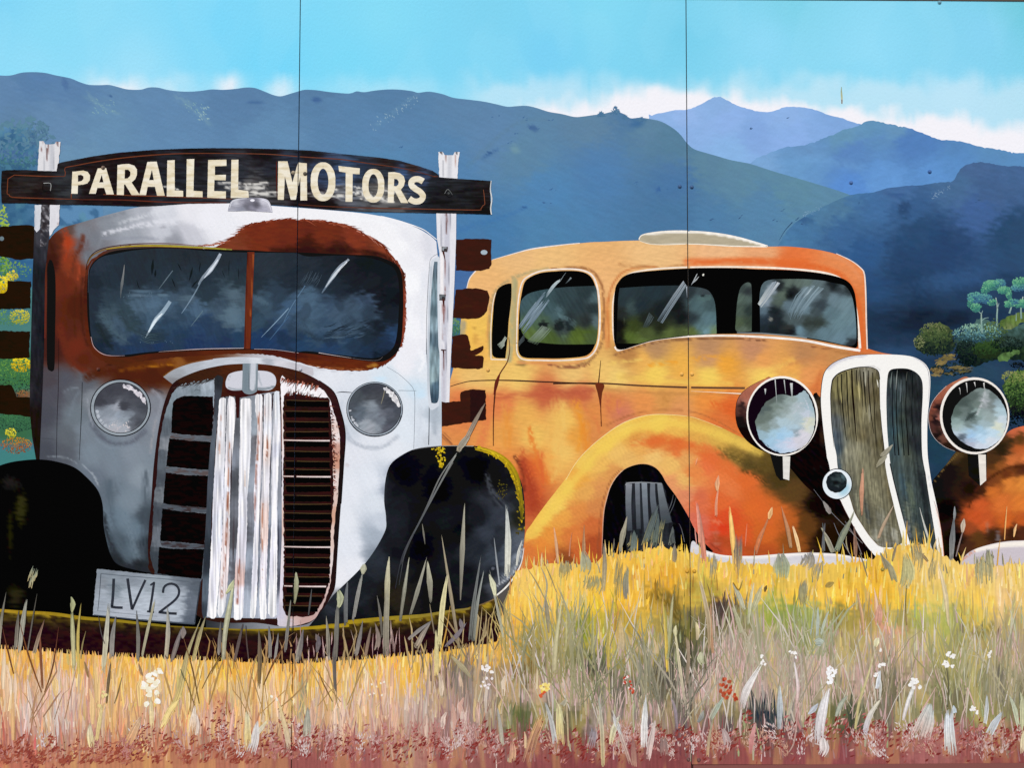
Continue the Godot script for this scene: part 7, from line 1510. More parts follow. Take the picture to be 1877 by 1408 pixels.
	var ys := [470, 568, 662, 756, 838, 930, 1020, 1093, 1165, 1245, 1330, 1412, 1490, 1565, 1645, 1735, 1802, 1892, 1978, 2068, 2158, 2240, 2328]
	for i in ys.size():
		var y: float = ys[i]
		var xr := 1645.0 + (y - 470.0) * 0.028 if y < 1500.0 else 1672.0 - (y - 1500.0) * 0.02
		if y > 2120.0: xr = 1655.0 - (y - 2080.0) * 0.42
		var xl := 1250.0 + rng.randf_range(-4, 12)
		var hh := 50.0 if i not in [3, 7] else 44.0
		var lean := rng.randf_range(-4, 8)
		coat(rough(q([xl, y, xr - 6, y + lean, xr - 4, y + hh + lean, xl + 8, y + hh]), 0.8, 0.9), "0c0909", 4, 4).put(g, "louvre_opening", 49)
		if i in [4, 8, 16, 20]:
			var yy := y - 12.0
			band(g, "cross_bar", [xl - 18, yy - 2, (xl + xr) * 0.5, yy + 3, xr, yy + 4], 10, 14, "d8c0b8", 49.5, "ecdcd8", 12)
		else:
			band(g, "louvre_lip", [xl - 8, y + 34, xl - 8, y - 2, xl + 6, y - 8, (xl + xr) * 0.5, y - 5 + lean * 0.5, xr, y - 7 + lean], 4, 3, "4a3c24", 49.4, "5e5030", 6)
	var m := marks()
	sheet(270, 640, 4.939)
	hairs(m, q([1220, 270, 1330, 305, 1450, 322, 1560, 350]), 46, 2.1, 0.5, 10, ["8a4a36", "3c1c14", "c07a68", "4a2016"])
	hairs(m, q([1245, 425, 1300, 400, 1380, 405, 1460, 425, 1560, 440]), 36, -1.2, 0.6, 8, ["2d1311", "4a1e16", "6a2c20"])
	hairs(m, q([1668, 500, 1690, 800, 1700, 1300]), 50, 0.4, 0.8, 5, ["3a1a16", "8a4a3a", "2d1311"])
	hairs(m, q([340, 330, 420, 310, 520, 290, 600, 275]), 40, 2.6, 0.4, 11, ["3a2a24", "2a1c1a", "7a858c"])
	for i in 40:
		m.leaf(pt(rng.randf_range(1670, 1740), rng.randf_range(680, 1330)), rng.randf_range(1.5, 5), rng.randf_range(1, 2.6), rng.randf() * 3.0, tone(["3a1a16", "7a3a2c", "a06050"][i % 3]))
	m.put(g, "rust_flakes", 50.2).set_meta("kind", "stuff")
	# roof lamp
	sheet(0, 0)
	var l := coat(cur([1228, 1135, 1228, 1135, 1236, 1102, 1252, 1078, 1300, 1066, 1370, 1063, 1430, 1070, 1450, 1085, 1462, 1115, 1467, 1142, 1467, 1142, 1400, 1138, 1330, 1134, 1270, 1136]), "a2a0ac", 2.2, 2.2)
	l.blend([1250, 1110, "a8a8b4", 1270, 1085, "d0d0d8", 1300, 1080, "a09eaa", 1340, 1078, "8a8894", 1420, 1080, "d0ced8", 1450, 1110, "c8c6d0", 1330, 1110, "6a6872", 1380, 1105, "5c5a64", 1400, 1130, "a8a6b4", 1300, 1130, "989aa8", 1430, 1125, "b4b2c0", 1360, 1125, "8a8896"]).streak(0.2, -8, 2, 20).put(truck, "roof_lamp", 63)
	band(truck, "lamp_glint", [1238, 1120, 1248, 1090, 1270, 1074, 1330, 1068], 3, 3, "e8e8ee", 63.4, "c8c8d0", 5)
	band(truck, "lamp_glint", [1410, 1075, 1442, 1088, 1456, 1118, 1462, 1140], 3, 4, "e8e6ee", 63.4, "e0dee8", 6)
	flat(truck, "lamp_glint", oval(1360, 1078, 12, 7), "f0eef4", 63.4)
	# headlights
	sheet(0, 600, 5.866)
	var h := thing_part(truck, "headlight")
	flat(h, "outline", oval(1304, 866, 326, 309), "14161a", 53, 0.05)
	flat(h, "rim", oval(1304, 866, 316, 299), "98a1a8", 53.3, 0.1)
	flat(h, "outline", oval(1308, 866, 290, 276), "181a1e", 53.6, 0.05)
	var le := coat(oval(1308, 866, 283, 269), "45474f", 2.0, 2.0)
	le.blend([1200, 680, "42434b", 1300, 650, "45464e", 1450, 700, "44464e", 1100, 800, "404149", 1200, 800, "4a4c54", 1550, 850, "474a52", 1500, 950, "5a5e66", 1350, 850, "44464d", 1400, 800, "50525a", 1120, 930, "8a929c", 1200, 900, "8c949e", 1250, 860, "a0a4ae", 1280, 950, "96a0ac", 1200, 1020, "a2aab4", 1300, 1040, "a0a8b2", 1380, 930, "7e8690", 1370, 1000, "98a2ac", 1430, 1000, "5a5e66", 1250, 1080, "b4b4ba", 1350, 1100, "a8acb4", 1450, 1060, "62666e", 1500, 1020, "4a4c54", 1150, 1000, "9aa0aa"], 2.0)
	le.streak(0.1, -40, 3, 16).dab(1350, 850, 70, 50, 0, "42434b", 0.9, 0.4, 0.7).put(h, "lens", 53.9)
	var m2 := marks()
	for i in 60:
		var t := rng.randf()
		var a := lerpf(-1.45, -0.25, t)
		var r := 1.0 - rng.randf() * (0.17 if t < 0.75 else 0.1)
		m2.blot(pt(1308 + cos(a) * 268 * r, 866 + sin(a) * 254 * r), rng.randf_range(1.6, 4.6), rng.randf_range(1.2, 3.0), a + 1.57, tone(["e6e0e4", "d8d2d8", "c4c0c8"][i % 3]), 7, 0.3)
	for i in 22:
		var a := rng.randf_range(2.2, 3.05)
		m2.blot(pt(1308 + cos(a) * 258, 866 + sin(a) * 246), rng.randf_range(1.4, 3.4), rng.randf_range(1, 2.4), a, tone("b8bec6"), 7, 0.3)
	for i in 30:
		m2.leaf(pt(rng.randf_range(1180, 1400), rng.randf_range(1010, 1120)), rng.randf_range(2, 6), 2.2, rng.randf() * 3.0, tone(["c8c0c4", "b4b6bc", "d8d0d0"][i % 3]))
	m2.put(h, "glint", 54.2).set_meta("kind", "stuff")
	sheet(560, 620, 5.214)
	h = thing_part(truck, "headlight")
	flat(h, "outline", oval(663, 680, 270, 263, 0), "2c3038", 53, 0.05)
	flat(h, "rim", oval(663, 679, 263, 256), "a4aeb8", 53.3, 0.12)
	flat(h, "outline", oval(665, 676, 253, 246), "1a1c22", 53.6, 0.05)
	le = coat(oval(665, 676, 247, 240), "44474f", 2.0, 2.0)
	le.blend([600, 480, "3f424a", 700, 470, "42444c", 500, 560, "484e54", 450, 650, "4c525a", 620, 560, "474a50", 720, 560, "46484e", 800, 620, "3f424a", 880, 680, "4a4e58", 630, 640, "8a929a", 600, 680, "707880", 540, 700, "5c6670", 500, 760, "66707c", 660, 720, "7a828c", 740, 740, "6a6e78", 820, 720, "5a5e68", 560, 830, "98a0a8", 620, 860, "a0a4ac", 680, 860, "8a929a", 740, 800, "78808a", 800, 800, "4e525c", 860, 760, "4c5058", 760, 860, "5a5c66", 460, 780, "50565e"], 2.0)
	le.streak(0.16, -30, 3, 16).dab(640, 650, 60, 70, 0, "8c959e", 0.6, 0.8, 0.9).dab(570, 800, 60, 30, -20, "a0a6ae", 0.7, 0.6, 0.8).put(h, "lens", 53.9)
	m2 = marks()
	for i in 80:
		var t := rng.randf()
		var a := lerpf(-1.15, -0.12, t)
		var r := 1.0 - rng.randf() * 0.22 * sin(t * 2.6 + 0.4)
		m2.blot(pt(665 + cos(a) * 238 * r, 676 + sin(a) * 230 * r), rng.randf_range(1.4, 4.2), rng.randf_range(1.0, 2.6), a + 1.57, tone(["f0eeee", "dcd8da", "c8c6ca"][i % 3]), 7, 0.35)
	m2.ribbon(lin([762, 480, 745, 560, 725, 630]), 1.0, 0.8, "8a8470", "8a8470", 1.6)
	for i in 14:
		var a := rng.randf_range(2.3, 3.1)
		m2.blot(pt(665 + cos(a) * 236, 676 + sin(a) * 228), rng.randf_range(1.4, 3.0), 1.4, a, tone("c4c8ce"), 7, 0.3)
	m2.put(h, "glint", 54.2).set_meta("kind", "stuff")
	band(h, "outline", [420, 780, 470, 850, 560, 915, 680, 935, 800, 905, 880, 830, 915, 740], 3, 5, "2a2e36", 54.2, "23262e", 9)
	# number plate
	sheet(0, 800)
	var np := thing_part(truck, "number_plate")
	var pl := coat(rough(q([526, 712, 800, 740, 1086, 766, 1068, 890, 1052, 1006, 780, 985, 504, 960, 514, 840]), 0.6), "9aa3ac", 2.2, 2.2)
	pl.blend([560, 740, "868f98", 700, 770, "8c949e", 850, 790, "98a2aa", 1000, 780, "6a727c", 1060, 800, "59616b", 1030, 900, "6c7480", 960, 850, "b0b8c2", 700, 850, "b4bcc6", 800, 900, "bcc4ce", 600, 800, "8f99a2", 560, 850, "a6aeb8", 530, 930, "a2aab4", 650, 940, "b4bac4", 850, 960, "b0b6c0", 960, 940, "b8c0ca", 1020, 980, "5c6470", 620, 820, "848e96", 560, 800, "8a9098"]).streak(0.14, 5, 2, 26).stroke([1030, 800, 1020, 980], 50, 50, "606874", 0.7, 0.8, 0.6).stroke([570, 805, 620, 800, 650, 820], 24, 24, "6c7680", 0.7, 0.7, 0.9)
	pl.put(np, "plate", 55)
	band(np, "border_line", [547, 738, 540, 840, 530, 940], 4, 3, "434a54", 55.4)
	band(np, "border_line", [547, 738, 700, 752, 900, 768, 1030, 784], 4, 3, "5a626c", 55.4)
	band(np, "border_line", [530, 938, 700, 955, 850, 968], 2, 2, "6a727c", 55.4)
	band(np, "border_line", [1082, 780, 1066, 890, 1050, 1000], 6, 6, "363c46", 55.4)
	band(np, "border_line", [510, 960, 780, 988, 1050, 1008], 5, 8, "4a525c", 55.4)
	var letter := func(pts: Array, w: float):
		band(np, "character_stroke", pts, w, w, "30333c", 55.7)
	letter.call([616, 765, 612, 850, 606, 918], 15)
	letter.call([602, 916, 630, 920, 664, 921], 14)
	letter.call([690, 764, 702, 850, 714, 930], 15)
	letter.call([714, 932, 750, 850, 786, 772], 13)
	letter.call([812, 800, 824, 792, 836, 784], 10)
	letter.call([832, 786, 822, 860, 808, 944], 13)
	letter.call([794, 940, 812, 944, 832, 945], 10)
	letter.call([880, 842, 884, 815, 900, 798, 926, 792, 952, 802, 966, 826, 962, 856, 940, 884, 900, 916, 862, 945], 13)
	letter.call([856, 944, 900, 950, 954, 953], 14)

func hairs_on(g: Node3D) -> void:
	var m := marks()
	sheet(270, 640, 4.939)
	hairs(m, q([260, 345, 340, 325, 450, 308, 600, 280]), 30, 2.7, 0.3, 9, ["2c1c18", "3c2a24", "8a959c"])
	m.put(g, "brush_hairs", 48.4).set_meta("kind", "stuff")

# ---------------------------------------------------------------- the sign on the stake posts
func build_sign() -> void:
	sheet(0, 0, 1)
	var t := thing("sign_board", "dark weathered sign board reading PARALLEL MOTORS above the truck's cab", "sign", Vector2(450, 395))
	var o := PackedVector2Array()
	sheet(0, 250, 4.08)
	o.append_array(q([20, 260, 60, 253, 200, 252, 300, 258, 430, 262, 440, 205, 470, 195, 700, 150, 900, 122, 1150, 102, 1400, 92, 1600, 89, 1836, 90]))
	sheet(450, 250, 4.08)
	o.append_array(q([300, 98, 500, 108, 800, 140, 1000, 160, 1150, 182, 1300, 225, 1400, 258, 1446, 288, 1450, 306, 1590, 318, 1700, 325, 1836, 335, 1830, 450, 1838, 585, 1700, 580, 1590, 578, 1400, 575, 1200, 570, 900, 565, 600, 545, 400, 527, 200, 512, 0, 500]))
	sheet(0, 250, 4.08)
	o.append_array(q([1700, 500, 1400, 505, 1200, 520, 1100, 525, 900, 520, 600, 512, 350, 512, 200, 500, 20, 500, 15, 380]))
	var b := coat(rough(o, 0.25, 0.4), "1e1718", 2.5, 2.5)
	b.blend([100, 380, "231a18", 200, 350, "2a2422", 500, 400, "2e3033", 300, 480, "1c1110", 60, 280, "1a1211", 700, 200, "201616", 700, 480, "1d100f", 1000, 130, "1b1213", 1000, 480, "1c1012", 1300, 250, "22232a", 1300, 400, "24262c", 1500, 110, "181214", 1550, 300, "26262c", 1800, 300, "2a2c34", 1750, 420, "3a3c44", 1850, 360, "5c5a5a", 2000, 120, "1a1416", 2050, 250, "24262e", 2200, 200, "2c3444", 2100, 380, "3c3a3c", 2300, 120, "1e181a", 2400, 260, "33405a", 2500, 320, "3e5070", 2550, 400, "7a7c82", 2450, 480, "1a1214", 2600, 280, "3e5474", 2750, 300, "2a2e38", 2800, 400, "6a6866", 2700, 260, "2e3a4e", 2900, 260, "2e343e", 3000, 280, "3e5478", 3050, 330, "34425a", 2950, 450, "5c5a58", 3150, 300, "34405a", 3250, 350, "23262c", 3300, 450, "1a191b", 3500, 420, "1c1c1e", 3600, 500, "16100f", 3450, 340, "26282c", 3650, 380, "221c1c", 2900, 200, "2a1e1c", 3100, 240, "352824", 2300, 500, "1a1012"], 1.7)
	b.streak(0.3, 1, 0.8, 34).mottle("3a4048", 0.25, 1.2, 0.12, 12.0, 33.0).mottle("120d0e", 0.4, 1.2, 0.1, 9.0, 90.0)
	for s in [[1640, 350, 1800, 352, 1877, 360, 20], [1700, 380, 1850, 390, 2000, 380, 40], [1850, 420, 2000, 430, 2090, 425, 56], [1850, 365, 1960, 352, 2000, 350, 30], [2290, 440, 2450, 445, 2560, 450, 50], [2330, 410, 2450, 405, 2520, 400, 26], [2640, 420, 2750, 440, 2890, 470, 60], [2660, 380, 2720, 395, 2740, 400, 30], [2880, 400, 2950, 420, 3010, 440, 30], [2700, 470, 2850, 490, 2950, 492, 16], [1230, 380, 1290, 385, 1340, 400, 14], [3030, 490, 3080, 480, 3120, 490, 18]]:
		b.stroke([s[0], s[1], s[2], s[3], s[4], s[5]], s[6] * 1.25, s[6] * 1.1, "e8e4dc", 0.95, 0.8, 1.0)
	b.put(t, "board", 60)
	sheet(450, 250, 4.08)
	band(t, "worn_edge", [1838, 332, 1832, 400, 1842, 470, 1834, 540, 1840, 586], 6, 8, "c8ccd0", 60.3, "dcdcd8", 10)
	sheet(0, 250, 4.08)
	var lines := [[492, 300, 496, 270, 494, 236, 580, 218, 760, 185, 1000, 154, 1300, 132, 1600, 128, 1840, 130], [115, 290, 200, 294, 350, 300, 490, 300], [115, 290, 85, 308, 68, 318, 64, 380, 62, 432, 80, 440, 100, 456, 300, 464, 600, 472], [540, 430, 540, 470], [780, 436, 900, 440, 1060, 446, 1250, 450, 1400, 458, 1560, 462, 1740, 470]]
	for l in lines:
		band(t, "trim_line", l, 5, 5, "7a4028", 60.6, "6a3824", 8)
	band(t, "trim_line", [600, 474, 900, 476, 1100, 486, 1300, 494, 1700, 498], 5, 6, "5a2c1e", 60.6, "6a3020", 9)
	sheet(450, 250, 4.08)
	lines = [[0, 130, 200, 136, 450, 156, 700, 172, 900, 200, 1150, 236, 1300, 270, 1410, 300], [1400, 300, 1440, 302], [1780, 400, 1786, 450, 1790, 510, 1775, 520, 1760, 545, 1740, 552, 1500, 548, 1200, 542, 900, 536, 600, 524, 400, 512]]
	for l in lines:
		band(t, "trim_line", l, 5, 5, "7a4630", 60.6, "5c3020", 8)
	band(t, "trim_line", [236, 190, 236, 300, 240, 460], 5, 5, "5a2018", 60.6, "4a1a14", 9)
	# letters
	var put := func(outline: PackedVector2Array):
		var c := coat(rough(outline, 0.15, 0.5), "eee2c8", 2.0, 2.0)
		c.mottle("f6eedc", 0.7, 2.2, 0.0, 2.0, 17.0).mottle("d6c49c", 0.5, 1.6, 0.12, 5.0, 51.0).streak(0.06, 0, 1, 30).put(t, "letter", 61)
	var holed := func(a: Array, hole: Array):   # an outline with its counter cut out along a hairline
		var p := q(a)
		var h := q(hole)
		if Geometry2D.is_polygon_clockwise(p) == Geometry2D.is_polygon_clockwise(h):
			h.reverse()
		var best := Vector2i.ZERO
		var dist := INF
		for i in p.size():
			for j in h.size():
				if p[i].distance_to(h[j]) < dist:
					dist = p[i].distance_to(h[j])
					best = Vector2i(i, j)
		var r := PackedVector2Array()
		for i in p.size():
			r.append(p[i])
			if i == best.x:
				for j in h.size() + 1:
					r.append(h[(best.y + j) % h.size()] + (Vector2(0.02, 0.03) if j == h.size() else Vector2.ZERO))
				r.append(p[i] + Vector2(0.03, 0.02))
		return r
	var ring := func(x: float, y: float, rx: float, ry: float, ix: float, iy: float):
		var a := []
		var h := []
		for i in 36:
			var w := TAU * i / 36
			a.append_array([x + cos(w) * rx * (1.0 + 0.05 * absf(sin(2.0 * w))), y + sin(w) * ry * (1.0 + 0.03 * absf(sin(2.0 * w)))])
			h.append_array([x + cos(w) * ix, y + sin(w) * iy])
		return holed.call(a, h)
	sheet(0, 250, 4.08)
	put.call(holed.call([548, 265, 590, 262, 630, 256, 662, 266, 680, 292, 678, 330, 660, 352, 628, 362, 590, 366, 588, 430, 540, 430], [590, 292, 612, 288, 630, 298, 632, 318, 618, 334, 590, 340]))
	put.call(holed.call([738, 240, 800, 238, 858, 435, 802, 435, 786, 386, 735, 386, 722, 430, 672, 430], [768, 288, 780, 345, 748, 345]))
	put.call(holed.call([885, 216, 925, 209, 970, 207, 1010, 220, 1030, 248, 1030, 290, 1016, 322, 990, 345, 1052, 440, 990, 440, 942, 360, 934, 362, 932, 440, 880, 438], [940, 250, 965, 250, 982, 268, 980, 295, 962, 315, 938, 318]))
	put.call(holed.call([1108, 192, 1178, 190, 1238, 445, 1180, 445, 1165, 378, 1110, 378, 1098, 440, 1048, 440], [1142, 252, 1156, 328, 1121, 328]))
	put.call(q([1257, 182, 1312, 178, 1312, 405, 1375, 408, 1375, 452, 1252, 450]))
	put.call(q([1402, 172, 1458, 170, 1452, 408, 1520, 412, 1520, 457, 1398, 453]))
	put.call(q([1562, 178, 1698, 175, 1698, 222, 1612, 225, 1612, 290, 1695, 288, 1692, 330, 1608, 328, 1606, 410, 1694, 412, 1694, 465, 1555, 460]))
	put.call(q([1735, 176, 1788, 175, 1785, 400, 1862, 410, 1865, 460, 1730, 462]))
	sheet(450, 250, 4.08)
	put.call(q([248, 187, 318, 187, 355, 345, 396, 196, 462, 203, 464, 480, 414, 480, 414, 300, 380, 475, 342, 475, 298, 300, 290, 475, 245, 475]))
	put.call(ring.call(583.0, 340.0, 92.0, 145.0, 40.0, 98.0))
	put.call(q([697, 222, 858, 240, 855, 285, 804, 281, 802, 490, 750, 490, 752, 272, 703, 264]))
	put.call(ring.call(958.0, 370.0, 82.0, 126.0, 36.0, 86.0))
	put.call(holed.call([1070, 270, 1115, 268, 1155, 276, 1186, 300, 1195, 335, 1186, 372, 1163, 400, 1220, 500, 1164, 498, 1120, 412, 1112, 410, 1110, 498, 1065, 495], [1114, 318, 1136, 322, 1148, 340, 1144, 362, 1130, 374, 1112, 372]))
	put.call(widen(lin([1330, 338, 1300, 322, 1268, 322, 1244, 340, 1246, 370, 1275, 395, 1306, 415, 1328, 444, 1318, 474, 1288, 488, 1254, 484, 1226, 466], 3.0), 46.0 / 4.08, 44.0 / 4.08))
	# bolt heads painted on the board
	sheet(0, 250, 4.08)
	band(t, "bolt_mark", [332, 352, 386, 354, 384, 408], 5, 6, "a8aaa8", 61, "8a8a88")
	band(t, "bolt_mark", [332, 352, 330, 408, 384, 410], 5, 3, "0e0c0c", 61)
	sheet(450, 250, 4.08)
	band(t, "bolt_mark", [1490, 430, 1515, 396, 1550, 440], 3, 3, "7a7c7a", 61, "5a5c5a", 6)
	band(t, "bolt_mark", [1490, 430, 1525, 458, 1550, 440], 4, 4, "0a0a0a", 61)
	flat(t, "bolt_mark", oval(1520, 426, 9, 9), "4a4e4c", 61.3)
# ---------------------------------------------------------------- the meadow
func meadow_top(x: float) -> float:
	var k := [[-200, 1186], [0, 1190], [200, 1204], [400, 1213], [540, 1218], [700, 1208], [800, 1198], [910, 1178], [921, 1160], [926, 1110], [945, 1050], [965, 1040], [1010, 1030], [1090, 1030], [1104, 1016], [1150, 1010], [1180, 1006], [1210, 998], [1240, 1008], [1290, 1018], [1330, 1028], [1420, 1034], [1520, 1031], [1590, 1025], [1615, 1012], [1636, 997], [1700, 996], [1722, 1014], [1760, 1032], [1877, 1032], [2000, 1034]]
	for i in k.size() - 1:
		if x <= k[i + 1][0]:
			return lerpf(k[i][1], k[i + 1][1], (x - k[i][0]) / float(k[i + 1][0] - k[i][0]))
	return 1034.0

func build_meadow() -> void:
	sheet(0, 0, 1)
	var o := PackedVector2Array()
	var x := -172.0
	while x < 1976.0:
		var y := meadow_top(x)
		var jag := absf(noise.get_noise_2d(x * 8.0, 3.0)) * (11.0 if x > 960.0 else 4.0)
		o.append(Vector2(x, y - jag + (6.0 if x > 960.0 else 0.0)))
		x += 3.0
	o.append_array(PackedVector2Array([Vector2(1976, 1401), Vector2(joint_x(1, 1401) + 0.5, 1401), Vector2(joint_x(1, 1446), 1446), Vector2(-180, 1446)]))
	var p := coat(o, "e0b050", 2.6, 5.0)
	p.blend([0, 1200, "e8a83c", 60, 1220, "eaa840", 150, 1225, "eba944", 250, 1225, "eaa53c", 330, 1225, "efb64a", 420, 1230, "f0ac3a", 500, 1230, "eea83c", 600, 1225, "f2b246", 700, 1222, "f4b640", 800, 1210, "f6bb40", 880, 1195, "f4b63c", 930, 1150, "eeb03c",
		0, 1270, "ecae64", 60, 1270, "d8a070", 120, 1260, "e8b270", 180, 1280, "d89a78", 230, 1265, "e6aa50", 300, 1265, "eab45c", 370, 1260, "eeb850", 420, 1290, "e6b060", 480, 1270, "e9a84a", 560, 1280, "e8a444", 620, 1270, "e8b058", 700, 1262, "e2a858", 760, 1250, "f0b43c",
		0, 1320, "dca070", 60, 1320, "dfa488", 110, 1330, "d8c0b4", 160, 1320, "dca078", 220, 1330, "e0a064", 270, 1330, "d29a70", 330, 1330, "e2a862", 400, 1330, "d88a60", 450, 1330, "e0a064", 520, 1330, "dcb07c", 580, 1320, "d0a070", 640, 1320, "dca884", 700, 1310, "d4a07c", 760, 1310, "c0a090", 800, 1270, "ae8a60",
		0, 1380, "c8704e", 60, 1390, "c4644a", 130, 1385, "d08858", 200, 1390, "cc8450", 260, 1390, "d28a4c", 320, 1380, "c88050", 380, 1395, "b86848", 440, 1395, "c07858", 500, 1400, "8c3c3a", 560, 1405, "803438", 620, 1400, "903e40", 700, 1400, "94444a", 760, 1380, "b08070", 820, 1400, "8a4446",
		960, 1060, "f6c65a", 1000, 1060, "f4c454", 1060, 1060, "f2c04c", 1130, 1040, "f0b83c", 1180, 1050, "f0b436", 1230, 1060, "eaa828", 1200, 1020, "f6c648", 1290, 1040, "f4c448", 1340, 1060, "f0ba38", 1400, 1060, "f2bc3c", 1460, 1060, "ecc04c", 1530, 1070, "f0c040", 1600, 1070, "eeb42e", 1650, 1050, "f0bc48", 1700, 1040, "f6cc6c", 1760, 1060, "f4c860", 1820, 1060, "f2cc70", 1877, 1060, "f4cc70",
		940, 1120, "eeb844", 980, 1110, "ecbc50", 1030, 1110, "e8b84c", 1080, 1110, "e6b840", 1120, 1090, "eeb83a", 1160, 1100, "e8b03a", 1200, 1100, "a88028", 1230, 1105, "8a6c2c", 1255, 1090, "b08a30", 1290, 1090, "b09a3a", 1340, 1090, "cca040", 1380, 1090, "e0b048", 1420, 1095, "ccb050", 1460, 1090, "e4b440", 1510, 1090, "eab640", 1560, 1100, "e2ac34", 1610, 1100, "e0ac34", 1660, 1100, "e2b440", 1720, 1100, "dcbc60", 1790, 1100, "e8bc54", 1860, 1100, "d8b068",
		935, 1190, "d8a040", 970, 1180, "a0883e", 1010, 1160, "b09848", 1060, 1150, "9c9440", 1090, 1150, "b4a03c", 1100, 1180, "c4ac40", 1130, 1150, "b8983e", 1170, 1140, "c09838", 1220, 1140, "84703a", 1250, 1150, "5e5830", 1280, 1140, "6a5e38", 1320, 1120, "54443a", 1350, 1140, "86805a", 1400, 1120, "8c9448", 1440, 1120, "8f9a4c", 1480, 1130, "9aa058", 1520, 1130, "8c8040", 1560, 1130, "7e7038", 1600, 1140, "a08448", 1640, 1140, "a89654", 1690, 1130, "a8a858", 1740, 1130, "b4ac5c", 1780, 1120, "d4b450", 1850, 1140, "b8a06c",
		930, 1240, "a08050", 970, 1240, "6a5c40", 1010, 1220, "746848", 1060, 1210, "787248", 1100, 1210, "6a7040", 1150, 1200, "8a7c4c", 1200, 1190, "7c7446", 1250, 1210, "46443a", 1280, 1200, "5c5840", 1330, 1190, "988478", 1380, 1180, "a8947c", 1420, 1180, "9c9472", 1470, 1170, "8c8c5c", 1520, 1190, "a89878", 1570, 1180, "9c8c64", 1620, 1180, "c09880", 1680, 1180, "bca878", 1740, 1190, "a0985c", 1800, 1180, "9c8c60", 1870, 1190, "a89078",
		830, 1250, "6e6050", 880, 1260, "8c7468", 930, 1290, "a48878", 990, 1270, "b09088", 1050, 1260, "b89890", 1100, 1260, "6c645c", 1150, 1280, "6a6058", 1200, 1270, "585048", 1240, 1260, "54483c", 1290, 1270, "a88c88", 1340, 1260, "a08c80", 1390, 1260, "b49a94", 1440, 1250, "a89088", 1490, 1240, "b09890", 1540, 1260, "988870", 1580, 1250, "c09c90", 1630, 1260, "6c6250", 1680, 1250, "a89278", 1730, 1260, "7a7450", 1780, 1250, "8a8460", 1840, 1260, "908470",
		840, 1330, "8a6058", 900, 1330, "7c6c60", 950, 1320, "5e6040", 1000, 1320, "7c7058", 1050, 1330, "6c6448", 1100, 1320, "948078", 1160, 1310, "847474", 1210, 1310, "746468", 1260, 1310, "685858", 1310, 1320, "6c5c54", 1370, 1320, "4c4844", 1420, 1320, "44484a", 1470, 1310, "9c8880", 1520, 1310, "64603f", 1570, 1320, "5a5846", 1620, 1310, "74685a", 1680, 1310, "847c5c", 1740, 1310, "746c4c", 1800, 1310, "888054", 1870, 1310, "807858",
		900, 1400, "7c3c40", 980, 1400, "84444a", 1060, 1400, "7a3a40", 1140, 1400, "80404a", 1220, 1400, "783a40", 1300, 1380, "8a484a", 1380, 1395, "8c4648", 1460, 1390, "84424a", 1540, 1395, "84404a", 1620, 1390, "8c484c", 1700, 1380, "a8686a", 1780, 1380, "90504e", 1860, 1395, "843e42", 900, 1370, "8c5450", 1000, 1365, "905450", 1150, 1360, "8c5458", 1300, 1360, "8c5a54", 1450, 1360, "7a4a46", 1600, 1355, "98605a", 1750, 1355, "a87468", 1860, 1350, "a07458", 1400, 1350, "54403c"], 1.9, 1.2)
	p.each(func(x: float, y: float, k: Color):
		k = k.lerp(Color.html("fff0dc"), 0.1 if y < 1335.0 else 0.03)
		k = k.lerp(Color.html("968c50"), 0.24 * smoothstep(900.0, 1000.0, x) * smoothstep(1090.0, 1150.0, y) * (1.0 - smoothstep(1310.0, 1350.0, y)))
		k = k.lerp(Color.html("e8ccb8"), 0.2 * (1.0 - smoothstep(880.0, 960.0, x)) * smoothstep(1235.0, 1290.0, y))
		return k.lerp(Color.html("a05a50"), 0.35 * smoothstep(1325.0, 1370.0, y)))
	p.streak(0.2, 90, 1.2, 22).mottle("f4d070", 0.25, 2.0, 0.1, 0.25, 10.0)
	sheet(900, 928)
	p.stroke([900, 480, 960, 520, 1000, 600], 110, 90, "6a5a2c", 0.7, 0.8, 1.0).stroke([1210, 520, 1260, 560, 1250, 640], 110, 100, "54403a", 0.75, 0.8, 0.9).stroke([480, 640, 520, 700], 80, 80, "7c8838", 0.7, 0.8, 0.8).stroke([560, 500, 580, 620, 590, 720], 60, 60, "c8b83c", 0.6, 0.8, 0.7).stroke([1500, 520, 1480, 640], 120, 100, "94a04c", 0.75, 0.8, 0.9).stroke([460, 840, 560, 880, 640, 900], 90, 90, "585048", 0.6, 0.8, 0.9).stroke([1020, 680, 1060, 800], 90, 80, "44402e", 0.7, 0.8, 0.9).stroke([900, 880, 1000, 960], 120, 90, "585050", 0.6, 0.8, 1.0).stroke([330, 900, 360, 980], 130, 120, "cca4a4", 0.6, 0.8, 1.0).stroke([1440, 1110, 1520, 1140], 130, 120, "3a4044", 0.85, 0.7, 0.6).stroke([1300, 740, 1320, 860], 130, 100, "c0a098", 0.6, 0.8, 1.1).stroke([1540, 740, 1580, 860], 110, 90, "c0a098", 0.6, 0.8, 1.1).stroke([60, 1080, 180, 1140], 130, 160, "64663c", 0.75, 0.8, 0.9)
	p.stroke([780, 760, 820, 790, 880, 780, 920, 745], 26, 50, "ccb090", 0.9, 0.5, 0.5).stroke([740, 700, 760, 740, 790, 770], 24, 40, "c8a888", 0.8, 0.5, 0.5).stroke([1200, 735, 1230, 770, 1215, 810], 50, 30, "b89884", 0.85, 0.5, 0.5).stroke([1440, 620, 1480, 660, 1550, 650], 40, 30, "b8b07c", 0.7, 0.6, 0.7).stroke([1380, 1060, 1450, 1070, 1530, 1060], 60, 60, "a89c88", 0.8, 0.6, 0.8)
	sheet(1237, 928)
